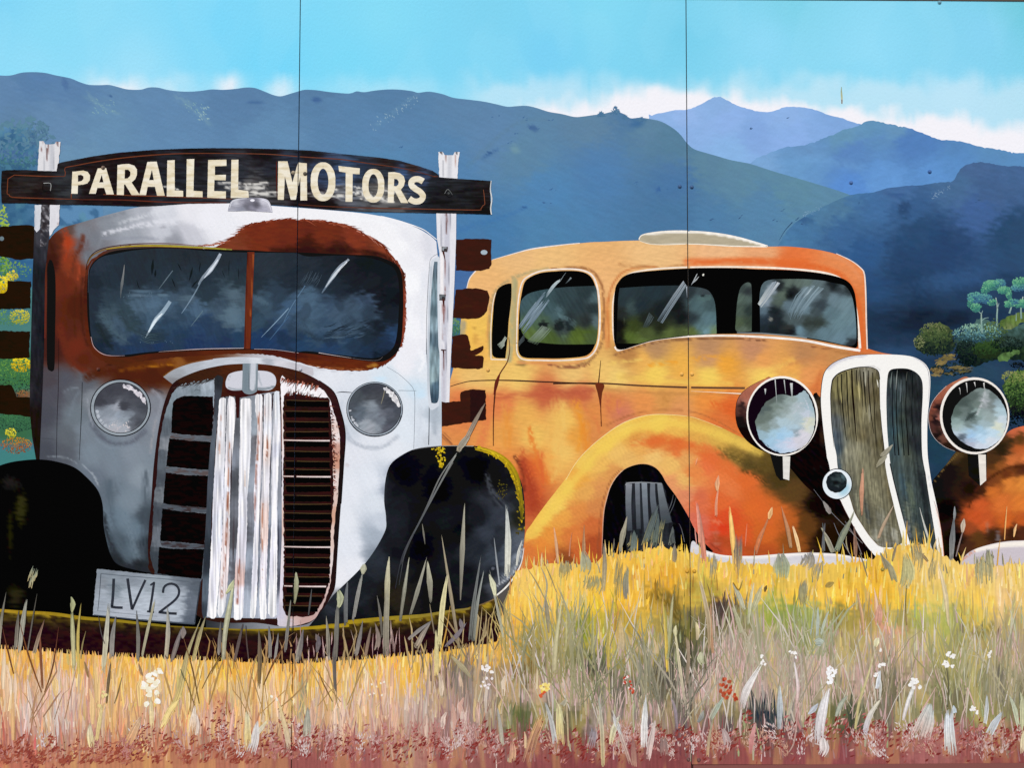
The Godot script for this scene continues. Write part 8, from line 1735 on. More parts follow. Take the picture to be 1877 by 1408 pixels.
	p.stroke([1090, 520, 1080, 600, 1120, 660, 1230, 670], 40, 60, "d09880", 0.85, 0.6, 0.5).stroke([1000, 420, 1060, 560, 1020, 690], 50, 40, "b8a060", 0.5, 0.8, 0.9).stroke([1440, 560, 1460, 700], 200, 120, "a4a85c", 0.6, 0.9, 0.8).stroke([1740, 320, 1745, 500, 1742, 680], 110, 30, "eec890", 0.75, 0.7, 0.5).stroke([1550, 440, 1580, 390, 1600, 350], 14, 26, "d88c6c", 0.8, 0.6, 0.5).stroke([780, 830, 790, 920], 90, 70, "d0a8a0", 0.6, 0.8, 1.0).stroke([980, 880, 1000, 960], 100, 90, "d0a8a0", 0.6, 0.8, 1.0).stroke([950, 1080, 940, 1180], 80, 100, "52543a", 0.8, 0.8, 0.6).stroke([1730, 720, 1740, 920, 1760, 1040], 40, 60, "6c6458", 0.7, 0.8, 0.8).stroke([1190, 930, 1300, 920, 1430, 920], 50, 40, "b49a88", 0.6, 0.7, 0.9).stroke([1560, 660, 1640, 690, 1700, 640], 90, 60, "6c6438", 0.5, 0.8, 0.8)
	sheet(500, 800)
	p.stroke([850, 1310, 900, 1330, 960, 1370], 90, 70, "6c5048", 0.8, 0.7, 0.9).stroke([150, 1340, 170, 1408], 40, 40, "8a9080", 0.7, 0.7, 0.8).stroke([1650, 1000, 1670, 1050], 60, 80, "6c7838", 0.7, 0.7, 0.8).stroke([1740, 1200, 1680, 1300], 120, 130, "504c40", 0.7, 0.8, 0.9).stroke([1400, 1160, 1380, 1300], 120, 90, "785c34", 0.6, 0.8, 0.9)
	sheet(0, 928)
	p.stroke([330, 950, 350, 1080, 340, 1200], 90, 60, "dba090", 0.7, 0.8, 0.8).stroke([140, 1080, 150, 1200, 140, 1280], 70, 60, "d8ccc8", 0.8, 0.8, 0.8).stroke([300, 1150, 310, 1240, 300, 1290], 60, 60, "dcd2d0", 0.8, 0.7, 0.8).stroke([385, 1050, 390, 1180, 380, 1280], 50, 50, "d8b4a8", 0.7, 0.8, 0.8).stroke([1640, 960, 1630, 1060, 1620, 1140], 60, 40, "88907c", 0.75, 0.7, 0.7).stroke([60, 1200, 40, 1300, 20, 1380], 70, 70, "cc6c50", 0.6, 0.8, 0.8).stroke([1180, 1040, 1220, 1150, 1200, 1260], 110, 90, "b86058", 0.6, 0.8, 0.9).stroke([20, 1060, 60, 960], 60, 40, "e8b880", 0.5, 0.8, 0.8)
	p.each(func(x: float, y: float, k: Color):
		var s := 0.3 * smoothstep(900.0, 1000.0, x) * smoothstep(1060.0, 1110.0, y) * (1.0 - smoothstep(1330.0, 1370.0, y))
		return Color(clampf(k.r + (k.r - 0.62) * s, 0.1, 1.0), clampf(k.g + (k.g - 0.55) * s, 0.1, 1.0), clampf(k.b + (k.b - 0.40) * s, 0.08, 1.0)))
	field = p
	p.put(self, "meadow", 70)
	tag(get_node("meadow"), "band of yellow, olive and mauve meadow along the bottom of the mural", "", "", "structure")

	# strokes of grass: many short ones that nobody could count
	sheet(0, 0, 1)
	var m := marks()
	m.cycle = 380
	for i in 5200:
		var gx := rng.randf_range(-165, 1970)
		var gy := rng.randf_range(meadow_top(gx) + 4.0, 1396.0)
		var depth := (gy - meadow_top(gx)) / (1400.0 - meadow_top(gx))
		var c := p.at(Vector2(gx, gy))
		var h := c.h
		c = Color.from_hsv(fposmod(h + rng.randfn(0, 0.012), 1.0), clampf(c.s * rng.randf_range(0.6, 1.1), 0, 1), clampf(c.v * rng.randf_range(0.88, 1.14), 0, 1))
		if gx > 930.0 and depth > 0.3 and rng.randf() < 0.16:
			c = tone(["c4a4a0", "d0b0ac", "b4ac90", "a4a87c"][i % 4])
		var len := rng.randf_range(14, 52) * (1.0 if depth > 0.25 else 0.7) * (1.5 if gx < 930.0 else 1.0)
		if gx < 930.0: len = minf(len, gy - meadow_top(gx) + 9.0)
		var lean := rng.randfn(0, 0.13)
		m.ribbon_c(PackedVector2Array([Vector2(gx, gy), Vector2(gx + lean * len * 0.4, gy - len * 0.5), Vector2(gx + lean * len, gy - len)]), 2.6, 0.4, c, c, rng.randf_range(1.6, 4.2))
	tag(m.put(self, "grass_stroke", 71), "short brushed strokes of dry grass covering the whole meadow", "grass", "", "stuff")
	# the fringe along the top of the meadow
	m = marks()
	m.cycle = 380
	for i in 160:
		var gx := rng.randf_range(940, 1960)
		var gy := meadow_top(gx) + rng.randf_range(-4, 40)
		var c := tone(["f4c84c", "f0bc3c", "e8b044", "f6d068", "d8b870", "8c8c70", "a09a80"][mini(int(pow(rng.randf(), 1.5) * 7.0), 6)])
		var len := 8.0 + pow(rng.randf(), 2.0) * 46.0
		var lean := rng.randfn(0, 0.16)
		m.ribbon_c(PackedVector2Array([Vector2(gx, gy), Vector2(gx + lean * len * 0.4, gy - len * 0.5), Vector2(gx + lean * len, gy - len)]), 2.2, 0.2, c, c, 2.0)
	# dense tufts of tall blades, fanned out from their roots
	for c in [[1070, 1290, 230, 60, 70, ["a4a07c", "b4ac84", "8c8c64", "c8bc90"]], [1010, 1240, 170, 50, 60, ["9c9470", "b0a480", "7c7a54"]], [1190, 1290, 170, 44, 60, ["9c9a80", "b8b094", "807c64"]], [1260, 1310, 150, 50, 50, ["a8a08c", "c0b8a0", "6c6858"]], [1390, 1240, 160, 50, 60, ["b4ac94", "c8bca0", "989c74"]], [1500, 1200, 120, 40, 50, ["a8b094", "b4b89c", "8c946c"]], [1460, 1290, 140, 60, 50, ["b0a490", "c0b49c", "8c8468"]], [1600, 1270, 150, 50, 44, ["a89880", "c0a890", "8a8060"]], [1740, 1260, 160, 60, 50, ["a4a074", "bcb48c", "8a8a5c"]], [1840, 1290, 170, 50, 50, ["a89c78", "c4b894", "8c8a60"]],
			[75, 1320, 130, 46, 16, ["8a5a30", "7a4c2c", "9a6a3c"]], [480, 1310, 150, 60, 24, ["7c5a34", "8a6438", "a07840"]], [365, 1300, 120, 60, 14, ["8a6438", "7a5834"]], [620, 1290, 130, 40, 14, ["7c6440", "8c7044"]], [640, 1220, 80, 60, 16, ["5c544c", "747068", "8c8078"]], [780, 1225, 100, 60, 22, ["6c6458", "8c8070", "a09078", "a8843c"]], [880, 1195, 100, 46, 26, ["74706c", "8c8478", "5c5450"]], [400, 1222, 60, 60, 18, ["6a4a34", "7a5438", "8a6444"]], [520, 1222, 70, 50, 16, ["6a5044", "7a5c4c"]], [940, 1200, 120, 40, 40, ["8c8a60", "a49a68", "6c7050"]]]:
		for i in int(c[4] * 0.5):
			var a := rng.randfn(0, 0.27)
			var gx: float = c[0] + rng.randfn(0, c[3] * 0.45)
			var len: float = c[2] * rng.randf_range(0.4, 1.05)
			var k := tone(c[5][i % c[5].size()]).lerp(p.at(Vector2(gx, c[1] - len * 0.4)), 0.4).lightened(0.06)
			var b := a + rng.randfn(0, 0.08)
			m.ribbon_c(PackedVector2Array([Vector2(gx, c[1] + rng.randf_range(-10, 14)), Vector2(gx + sin(a) * len * 0.5, c[1] - cos(a) * len * 0.5), Vector2(gx + sin(a) * len * 0.75 + sin(b) * 0.05 * len, c[1] - cos(a) * len * 0.76), Vector2(gx + sin(b) * len, c[1] - cos(b) * len)]), 1.4, 0.3, k.darkened(0.06), k.lightened(0.08), 1.6 + pow(rng.randf(), 2.0) * 4.0)
	tag(m.put(self, "grass_tuft", 81), "tufts of tall fanned grass blades rising through the meadow", "grass", "", "stuff")
	# pink dry-brushed verticals in the mauve parts
	m = marks()
	m.cycle = 380
	for c in [[1330, 1210, 40, 40, 110], [1470, 1255, 30, 40, 80], [1330, 1200, 60, 40, 90], [1400, 1210, 60, 40, 60], [1090, 1260, 70, 50, 90], [1290, 1270, 50, 40, 90], [1440, 1270, 60, 40, 70], [1560, 1240, 90, 60, 120], [1640, 1200, 70, 50, 90], [1510, 1180, 40, 30, 50], [1000, 1250, 60, 40, 70], [1180, 1290, 80, 40, 80], [120, 1290, 50, 40, 50], [330, 1290, 40, 40, 30], [700, 1290, 70, 50, 60], [780, 1240, 60, 40, 60], [860, 1330, 60, 40, 60], [700, 1180, 40, 24, 30], [580, 1190, 40, 24, 30], [1850, 1190, 50, 50, 60]]:
		for i in int(c[4] * 0.6):
			var gx: float = c[0] + rng.randfn(0, c[2] * 0.6)
			var gy: float = c[1] + rng.randfn(0, c[3] * 0.6)
			var len := rng.randf_range(10, 46)
			var k := tone(["d4aca8", "c8a09c", "dcb8b0", "b89490", "e0c4b8"][i % 5])
			m.ribbon_c(PackedVector2Array([Vector2(gx, gy + len * 0.5), Vector2(gx + rng.randfn(0, 0.8), gy), Vector2(gx + rng.randfn(0, 2), gy - len * 0.5)]), 0.3, 0.2, k, k, rng.randf_range(0.8, 2.2))
	for i in 260:
		var gx := rng.randf_range(930, 1960)
		var gy := rng.randf_range(1180, 1345)
		var len := rng.randf_range(30, 120)
		var a := rng.randfn(0, 0.24)
		var k := tone(["e4d8c4", "e0c4b8", "d4d0b4", "e4bcb4", "d4c8a4", "ece0d8"][i % 6]).lerp(field.at(Vector2(gx, gy)), 0.1)
		m.ribbon_c(PackedVector2Array([Vector2(gx, gy), Vector2(gx + sin(a) * len * 0.5, gy - len * 0.5), Vector2(gx + sin(a * 1.3) * len, gy - len)]), 1.2, 0.4, k.darkened(0.1), k, rng.randf_range(1.4, 3.4))
	for i in 90:
		var gx := rng.randf_range(-150, 930)
		var gy := rng.randf_range(1260, 1370)
		var len := rng.randf_range(30, 90)
		var k := tone(["ecd8c4", "e8c8a8", "f0e0d0", "e4b8a4", "f0d08c"][i % 5]).lerp(field.at(Vector2(gx, gy)), 0.35)
		m.brush(PackedVector2Array([Vector2(gx, gy), Vector2(gx, gy - len * 0.33), Vector2(gx + rng.randfn(0, 2), gy - len * 0.66), Vector2(gx + rng.randfn(0, 4), gy - len)]), 4, 3, rng.randf_range(5, 13), k, k, 0.5)
	tag(m.put(self, "pink_stroke", 76), "mauve-pink dry brush strokes among the grasses", "grass", "", "stuff")
	# maroon ground cover along the bottom with its light flecks
	m = marks()
	m.cycle = 380
	for i in 4200:
		var gx := rng.randf_range(-165, 1970)
		var edge := 1341.0 + noise.get_noise_2d(gx * 2.2, 7.0) * 34.0 - (14.0 if gx > 1300.0 else 0.0) + (22.0 if gx < 480.0 else 0.0)
		var gy := edge + absf(rng.randfn(0, 22))
		if gy > 1398.0: gy = rng.randf_range(edge, 1398.0)
		if gy < 1384.0 and rng.randf() < 0.25: continue
		var deep: bool = noise.get_noise_2d(gx * 3.5 + 300.0, gy * 3.5) < 0.14
		var k := tone(["8a3632", "7a2e2c", "94403a", "9c4e46"][i % 4]) if deep else tone(["b87470", "c48c84", "a45c58", "d0a498", "b8745c"][i % 5])
		if gx < 470.0: k = k.lerp(tone("b06040"), 0.4)
		m.leaf(Vector2(gx, gy), rng.randf_range(4, 13), rng.randf_range(1.8, 5.0), rng.randf_range(-1.3, -0.2), k)
	for c in [[270, 1345, 30], [410, 1320, 34], [400, 1345, 40], [520, 1330, 30], [180, 1370, 26], [240, 1380, 24], [110, 1385, 34], [60, 1392, 26]]:
		for i in 46:
			m.leaf(Vector2(c[0] + rng.randfn(0, c[2] * 0.5), c[1] + rng.randfn(0, c[2] * 0.4)), rng.randf_range(3, 9), rng.randf_range(1.6, 3.2), rng.randf_range(-1.4, 0.4), tone(["8c3c38", "9c4a40", "742e34", "b0604c"][i % 4]))
	for j in 130:       # pale dry fans of the brush over the maroon
		var fx := rng.randf_range(-150, 1960)
		if fx < 560 and j % 2: continue
		var fy := rng.randf_range(1352, 1392)
		var lean := rng.randf_range(-0.7, 0.35)
		var fk := tone(["d8b8b0", "d4b0a8", "e8dcd8", "d0a890", "c88c84", "dcc8c0"][j % 6])
		for i in 34:
			var a := lean + rng.randfn(0, 0.28)
			var d := rng.randf_range(0, 34)
			var at := Vector2(fx + sin(a) * d + rng.randfn(0, 4), fy - cos(a) * d)
			m.leaf(at, rng.randf_range(4, 11), rng.randf_range(1.2, 2.8), a - 1.57 + rng.randfn(0, 0.2), fk.lerp(tone("883c38"), rng.randf() * 0.35))
	tag(m.put(self, "ground_cover", 86), "maroon stippled ground cover along the bottom edge with pale flecks", "ground cover", "", "stuff")

func build_blades() -> void:
	# the blades and leaves one can pick out singly, read off sheet by sheet: points from root to tip, widths, colours
	var t := thing("tall_grass", "long single blades, stalks and seed heads of grass standing in front of both vehicles", "grass", Vector2(938, 1390))
	var count := [0]
	var blade := func(p: Array, w0: float, wm: float, w1: float, hex0: String, hex1: String):
		var m := marks()
		var l := lin(p, 2.6)
		var k0 := tone(hex0)
		var k1 := tone(hex1)
		var big := maxf(maxf(w0, w1), wm) / ck
		if big > 12.0:     # a smear of the flat brush: ragged at both ends, half lost in what it stands in
			var pale := k0.get_luminance() > 0.62
			k0 = k0.lerp(field.at(l[0]), 0.12 if pale else 0.4)
			m.brush(l, maxf(w0, wm * (0.6 if pale else 0.95)) / ck, maxf(w1, wm * (0.3 if pale else 0.85)) / ck, wm / ck, k0, k1, 0.32 if pale else 0.6)
		elif big > 3.6:
			m.brush(l, w0 / ck, w1 / ck, wm / ck, k0.lerp(field.at(l[0]), 0.06), k1.lightened(0.06), clampf(big * 0.022, 0.1, 0.4))
		else:
			m.ribbon_c(l, minf(w0, 6.0) / ck, w1 / ck, k0, k1, wm / ck)
		count[0] += 1
		m.put(t, "grass_blade", 91.0 + count[0] * 0.02)
	sheet(0, 928)
	for s in [[[0, 760, 10, 640, 40, 460], 14, 18, 2, "b4ac98", "5a5850"], [[110, 790, 130, 620, 150, 500], 20, 24, 10, "a8a498", "8c8c80"], [[90, 780, 100, 640, 108, 560], 16, 16, 3, "8a8478", "4c4844"], [[155, 780, 180, 620, 206, 470], 6, 8, 2, "7c746a", "4c4a44"], [[190, 790, 215, 700, 245, 610], 20, 14, 2, "9a8c7c", "6a4c3c"], [[235, 980, 225, 800, 222, 690], 10, 12, 6, "7a4c30", "6c3c2c"], [[230, 1000, 160, 800, 112, 620], 6, 9, 2, "8a5a34", "6a3c28"], [[245, 1000, 290, 860, 322, 650], 5, 8, 2, "8a5c34", "5c342c"], [[80, 900, 50, 780, 18, 640], 6, 8, 2, "7c4c30", "5c342c"],
			[[405, 900, 398, 700, 392, 560], 14, 22, 12, "c8c094", "a8a87c"], [[430, 920, 425, 700, 442, 520], 12, 14, 2, "d4b868", "9c8c48"], [[440, 820, 450, 740, 468, 670], 5, 8, 2, "a89868", "7c6c48"], [[560, 900, 575, 720, 592, 520], 22, 26, 12, "c4bc9c", "b0b0a4"], [[605, 820, 610, 700, 628, 590], 24, 24, 6, "94908c", "6c6a68"], [[570, 740, 550, 680, 535, 590], 4, 6, 2, "5c5450", "4a4444"], [[745, 840, 748, 700, 738, 560], 16, 18, 3, "8c8880", "6c6c68"], [[768, 810, 800, 660, 838, 500], 12, 14, 10, "a8a48c", "b8b090"], [[895, 830, 908, 680, 905, 540], 20, 22, 4, "b8ac94", "9c9c98"], [[925, 840, 955, 740, 985, 650], 18, 22, 8, "7c706c", "6c6668"], [[865, 1200, 960, 1020, 1010, 800, 1085, 600], 30, 26, 3, "e4c87c", "8c8464"], [[870, 1195, 920, 1090, 985, 1010], 30, 26, 4, "ecd490", "e8cc84"], [[1040, 840, 1075, 700, 1110, 590], 18, 20, 3, "b8a874", "8c8464"], [[1180, 800, 1185, 720, 1192, 610], 18, 16, 3, "8c8480", "5c5854"], [[1205, 830, 1215, 680, 1245, 500, 1262, 400], 18, 26, 3, "a8a490", "c8cca4"], [[1265, 830, 1290, 720, 1310, 630], 14, 14, 3, "6c5c5c", "4c4444"], [[1340, 820, 1330, 730, 1325, 640], 6, 8, 2, "5c4c48", "4c403c"], [[1395, 980, 1400, 800, 1395, 660], 16, 22, 4, "7c6440", "5c5450"], [[1455, 820, 1455, 740, 1448, 640], 16, 16, 3, "84807c", "6c6a6c"], [[1480, 830, 1490, 760, 1500, 680], 10, 12, 2, "94908c", "7c7878"], [[1600, 840, 1610, 760, 1635, 660], 22, 18, 3, "a49c8c", "7c7870"], [[1770, 830, 1768, 740, 1760, 660], 10, 12, 2, "9c9490", "7c7470"], [[1805, 1000, 1800, 800, 1820, 640], 14, 18, 3, "6c6460", "5c5858"], [[1420, 960, 1480, 830, 1568, 700], 5, 10, 2, "7c5a34", "6a4430"], [[1790, 1050, 1740, 950, 1712, 880], 4, 8, 2, "7c5c34", "8c6c40"],
			[[578, 1060, 590, 930, 602, 830], 6, 14, 2, "6c5838", "5c5044"], [[620, 1060, 640, 1000, 660, 920], 4, 8, 2, "8c7450", "7c6444"], [[480, 920, 470, 870, 460, 835], 4, 12, 4, "8c6c44", "8a6c48"], [[770, 910, 760, 880, 750, 845], 4, 12, 3, "9c7c5c", "8c7054"], [[1000, 940, 985, 900, 975, 875], 3, 10, 3, "7c7454", "6c6848"], [[1050, 1070, 1020, 980, 1000, 920], 3, 7, 2, "7c6434", "8c7440"], [[1075, 1060, 1040, 880, 990, 700], 5, 8, 2, "7c6034", "6c4c34"], [[1090, 980, 1130, 900, 1190, 800], 4, 6, 2, "8c6c3c", "7a5a34"], [[1140, 900, 1160, 860, 1185, 820], 4, 6, 2, "8c7040", "9c7840"],
			[[525, 1260, 540, 1160, 556, 1060], 16, 20, 10, "e4c888", "ecd494"], [[500, 1300, 490, 1240, 488, 1160], 40, 34, 10, "f0dca0", "e0d4b8"], [[820, 1190, 818, 1100, 815, 1030], 26, 22, 14, "e4cc98", "ecd8a8"], [[1030, 1230, 1045, 1130, 1052, 1070], 40, 34, 8, "ecc8a8", "f0e4d8"], [[1060, 1230, 1070, 1170, 1060, 1110], 20, 14, 4, "e8d4c4", "e0ccc0"], [[1340, 1310, 1335, 1200, 1332, 1095], 40, 34, 16, "e8d088", "d8d0b0"], [[1350, 1330, 1375, 1240, 1385, 1150], 50, 44, 10, "dcd8d4", "e4e0dc"], [[1370, 1240, 1410, 1190, 1440, 1150], 20, 22, 4, "dcd8d4", "e8d8a8"], [[1560, 1310, 1535, 1180, 1495, 1030], 30, 24, 4, "e4ccb0", "ecd090"], [[1650, 1240, 1655, 1150, 1660, 1080], 40, 34, 10, "b8b4a4", "a8a898"], [[690, 1290, 730, 1200, 765, 1130], 50, 40, 6, "e0a878", "d4b494"], [[1240, 1230, 1250, 1160, 1260, 1080], 20, 18, 6, "e8b8a8", "e0ac98"]]:
		blade.call(s[0], s[1], s[2], s[3], s[4], s[5])
	for s in [[168, 440, 178, 390, 200, 326, 44, "8c9684"], [392, 570, 398, 520, 388, 486, 26, "a4a67c"], [985, 710, 990, 680, 990, 645, 30, "7c7270"], [1218, 470, 1240, 440, 1262, 395, 24, "c8cca0"], [1830, 540, 1835, 490, 1826, 450, 28, "b4bc94"], [1715, 735, 1712, 710, 1700, 685, 26, "6c605c"], [1590, 460, 1598, 410, 1592, 350, 20, "a8ac8c"]]:
		blade.call([s[0], s[1], s[2], s[3], s[4], s[5]], 4, s[6], 3, s[7], s[7])
	sheet(500, 800)
	for s in [[[615, 970, 618, 780, 626, 640], 22, 26, 6, "aca484", "c4c0a4"], [[610, 1180, 612, 1000, 616, 800], 30, 28, 22, "7c746c", "94907c"], [[685, 1000, 710, 820, 735, 650], 12, 18, 4, "6c6a62", "a8a894"], [[740, 960, 780, 830, 830, 650], 10, 20, 3, "7c7c74", "b4b09c"], [[850, 900, 845, 780, 832, 670], 8, 30, 8, "7c7a70", "c0bca0"], [[895, 1140, 915, 900, 940, 740], 26, 26, 8, "d8cc98", "d0c89c"], [[1005, 1150, 960, 860, 908, 530], 12, 16, 2, "8c7c68", "a49a80"], [[1010, 880, 1020, 600, 1032, 360], 3, 26, 2, "6c6a64", "a4a08c"], [[820, 580, 812, 520, 805, 470], 2, 10, 2, "6c6a60", "807c70"], [[1060, 1100, 1080, 900, 1120, 640], 18, 16, 3, "5c6060", "6c7070"], [[1080, 1100, 1100, 900, 1135, 720], 14, 14, 3, "6c706c", "8c908c"], [[1260, 760, 1265, 560, 1255, 360], 26, 32, 6, "d8d8cc", "b8bcb8"], [[1220, 800, 1205, 680, 1190, 545], 6, 10, 2, "a8acb0", "8c9094"], [[1240, 1080, 1215, 960, 1165, 720], 8, 12, 4, "b8b498", "8c8c84"], [[1195, 860, 1185, 800, 1162, 740], 10, 28, 4, "d4d4b4", "c0c0a4"], [[1310, 700, 1322, 620, 1340, 560], 6, 12, 3, "e4e4dc", "d4d4cc"],
			[[435, 990, 460, 850, 485, 730], 16, 18, 12, "7c7c7c", "94948c"], [[485, 740, 490, 710, 492, 685], 10, 34, 12, "b4b49c", "b8b8a0"], [[395, 1020, 395, 880, 405, 780], 20, 20, 6, "5c6064", "6c7074"], [[340, 1200, 345, 1050, 350, 900], 18, 22, 20, "6c6864", "7c7c74"], [[355, 920, 365, 880, 352, 825], 10, 34, 8, "b4b898", "a8ac8c"], [[590, 1080, 580, 960, 562, 850], 6, 12, 2, "5c5854", "6c6a64"], [[560, 1150, 570, 1080, 550, 1000], 26, 22, 4, "9c8c84", "7c6c64"], [[500, 1180, 515, 1100, 530, 1020], 16, 14, 3, "8c7464", "6c5c54"], [[450, 1180, 470, 1080, 485, 990], 20, 18, 4, "8c8480", "6c6868"], [[300, 1180, 300, 1080, 290, 960], 16, 18, 3, "7c746c", "8c8878"], [[240, 1160, 250, 1100, 245, 1070], 6, 26, 8, "6c6468", "5c545c"], [[140, 1200, 155, 1120, 165, 1040], 24, 18, 4, "84807c", "6c6468"], [[70, 1160, 80, 1060, 100, 880], 14, 16, 3, "6c6868", "7c7c74"], [[120, 900, 128, 790, 130, 730], 4, 30, 6, "8c8c70", "a8a888"], [[195, 960, 205, 880, 212, 820], 6, 10, 2, "4c4c4c", "5c5c5c"], [[770, 1140, 810, 1060, 850, 1000], 30, 22, 3, "a89888", "8c847c"], [[730, 1090, 790, 1040, 855, 990], 14, 18, 3, "8c8480", "6c6a6c"], [[925, 1130, 990, 1070, 1040, 1000], 14, 24, 4, "6c6470", "7c7478"], [[1020, 1040, 1015, 1010, 1005, 980], 8, 24, 6, "7c7478", "6c646c"], [[905, 1160, 930, 1060, 955, 910], 6, 8, 2, "d8a848", "b88c4c"], [[870, 1060, 860, 1000, 845, 900], 6, 8, 2, "7c6c5c", "94886c"], [[880, 1290, 882, 1180, 878, 1040], 22, 22, 4, "e8cc88", "c8c090"], [[1060, 1230, 1000, 1120, 900, 980], 4, 9, 2, "8c7c60", "948864"], [[960, 1180, 1020, 1240, 1070, 1300], 3, 26, 8, "b0a484", "9c9070"], [[810, 1270, 800, 1180, 740, 1080], 4, 9, 2, "7c6c58", "6c6254"]]:
		blade.call(s[0], s[1], s[2], s[3], s[4], s[5])
	# long stalks leaning across the right mudguard
	for s in [[[690, 690, 740, 560, 820, 400, 900, 220, 990, 90], 6, 10, 4, "3a3c40", "8a8a84"], [[660, 820, 700, 640, 780, 480, 880, 290, 975, 110], 4, 9, 6, "2c2e34", "74747c"], [[680, 800, 720, 600, 800, 440, 900, 260, 970, 140], 2, 5, 4, "4a4c50", "6a6a68"], [[760, 520, 850, 350, 940, 180, 985, 100], 6, 8, 8, "505458", "98988f"]]:
		blade.call(s[0], s[1], s[2], s[3], s[4], s[5])
	sheet(560, 620, 5.214)
	for s in [[[1450, 1080, 1500, 1010, 1560, 930], 30, 60, 40, "8f887c", "a49c8c"], [[1540, 960, 1620, 800, 1715, 620], 40, 34, 10, "a09080", "7c6c60"], [[1480, 1040, 1475, 1060, 1490, 1075], 50, 70, 40, "8c8a84", "8c8a84"]]:
		blade.call(s[0], s[1], s[2], s[3], s[4], s[5])
	sheet(900, 928)
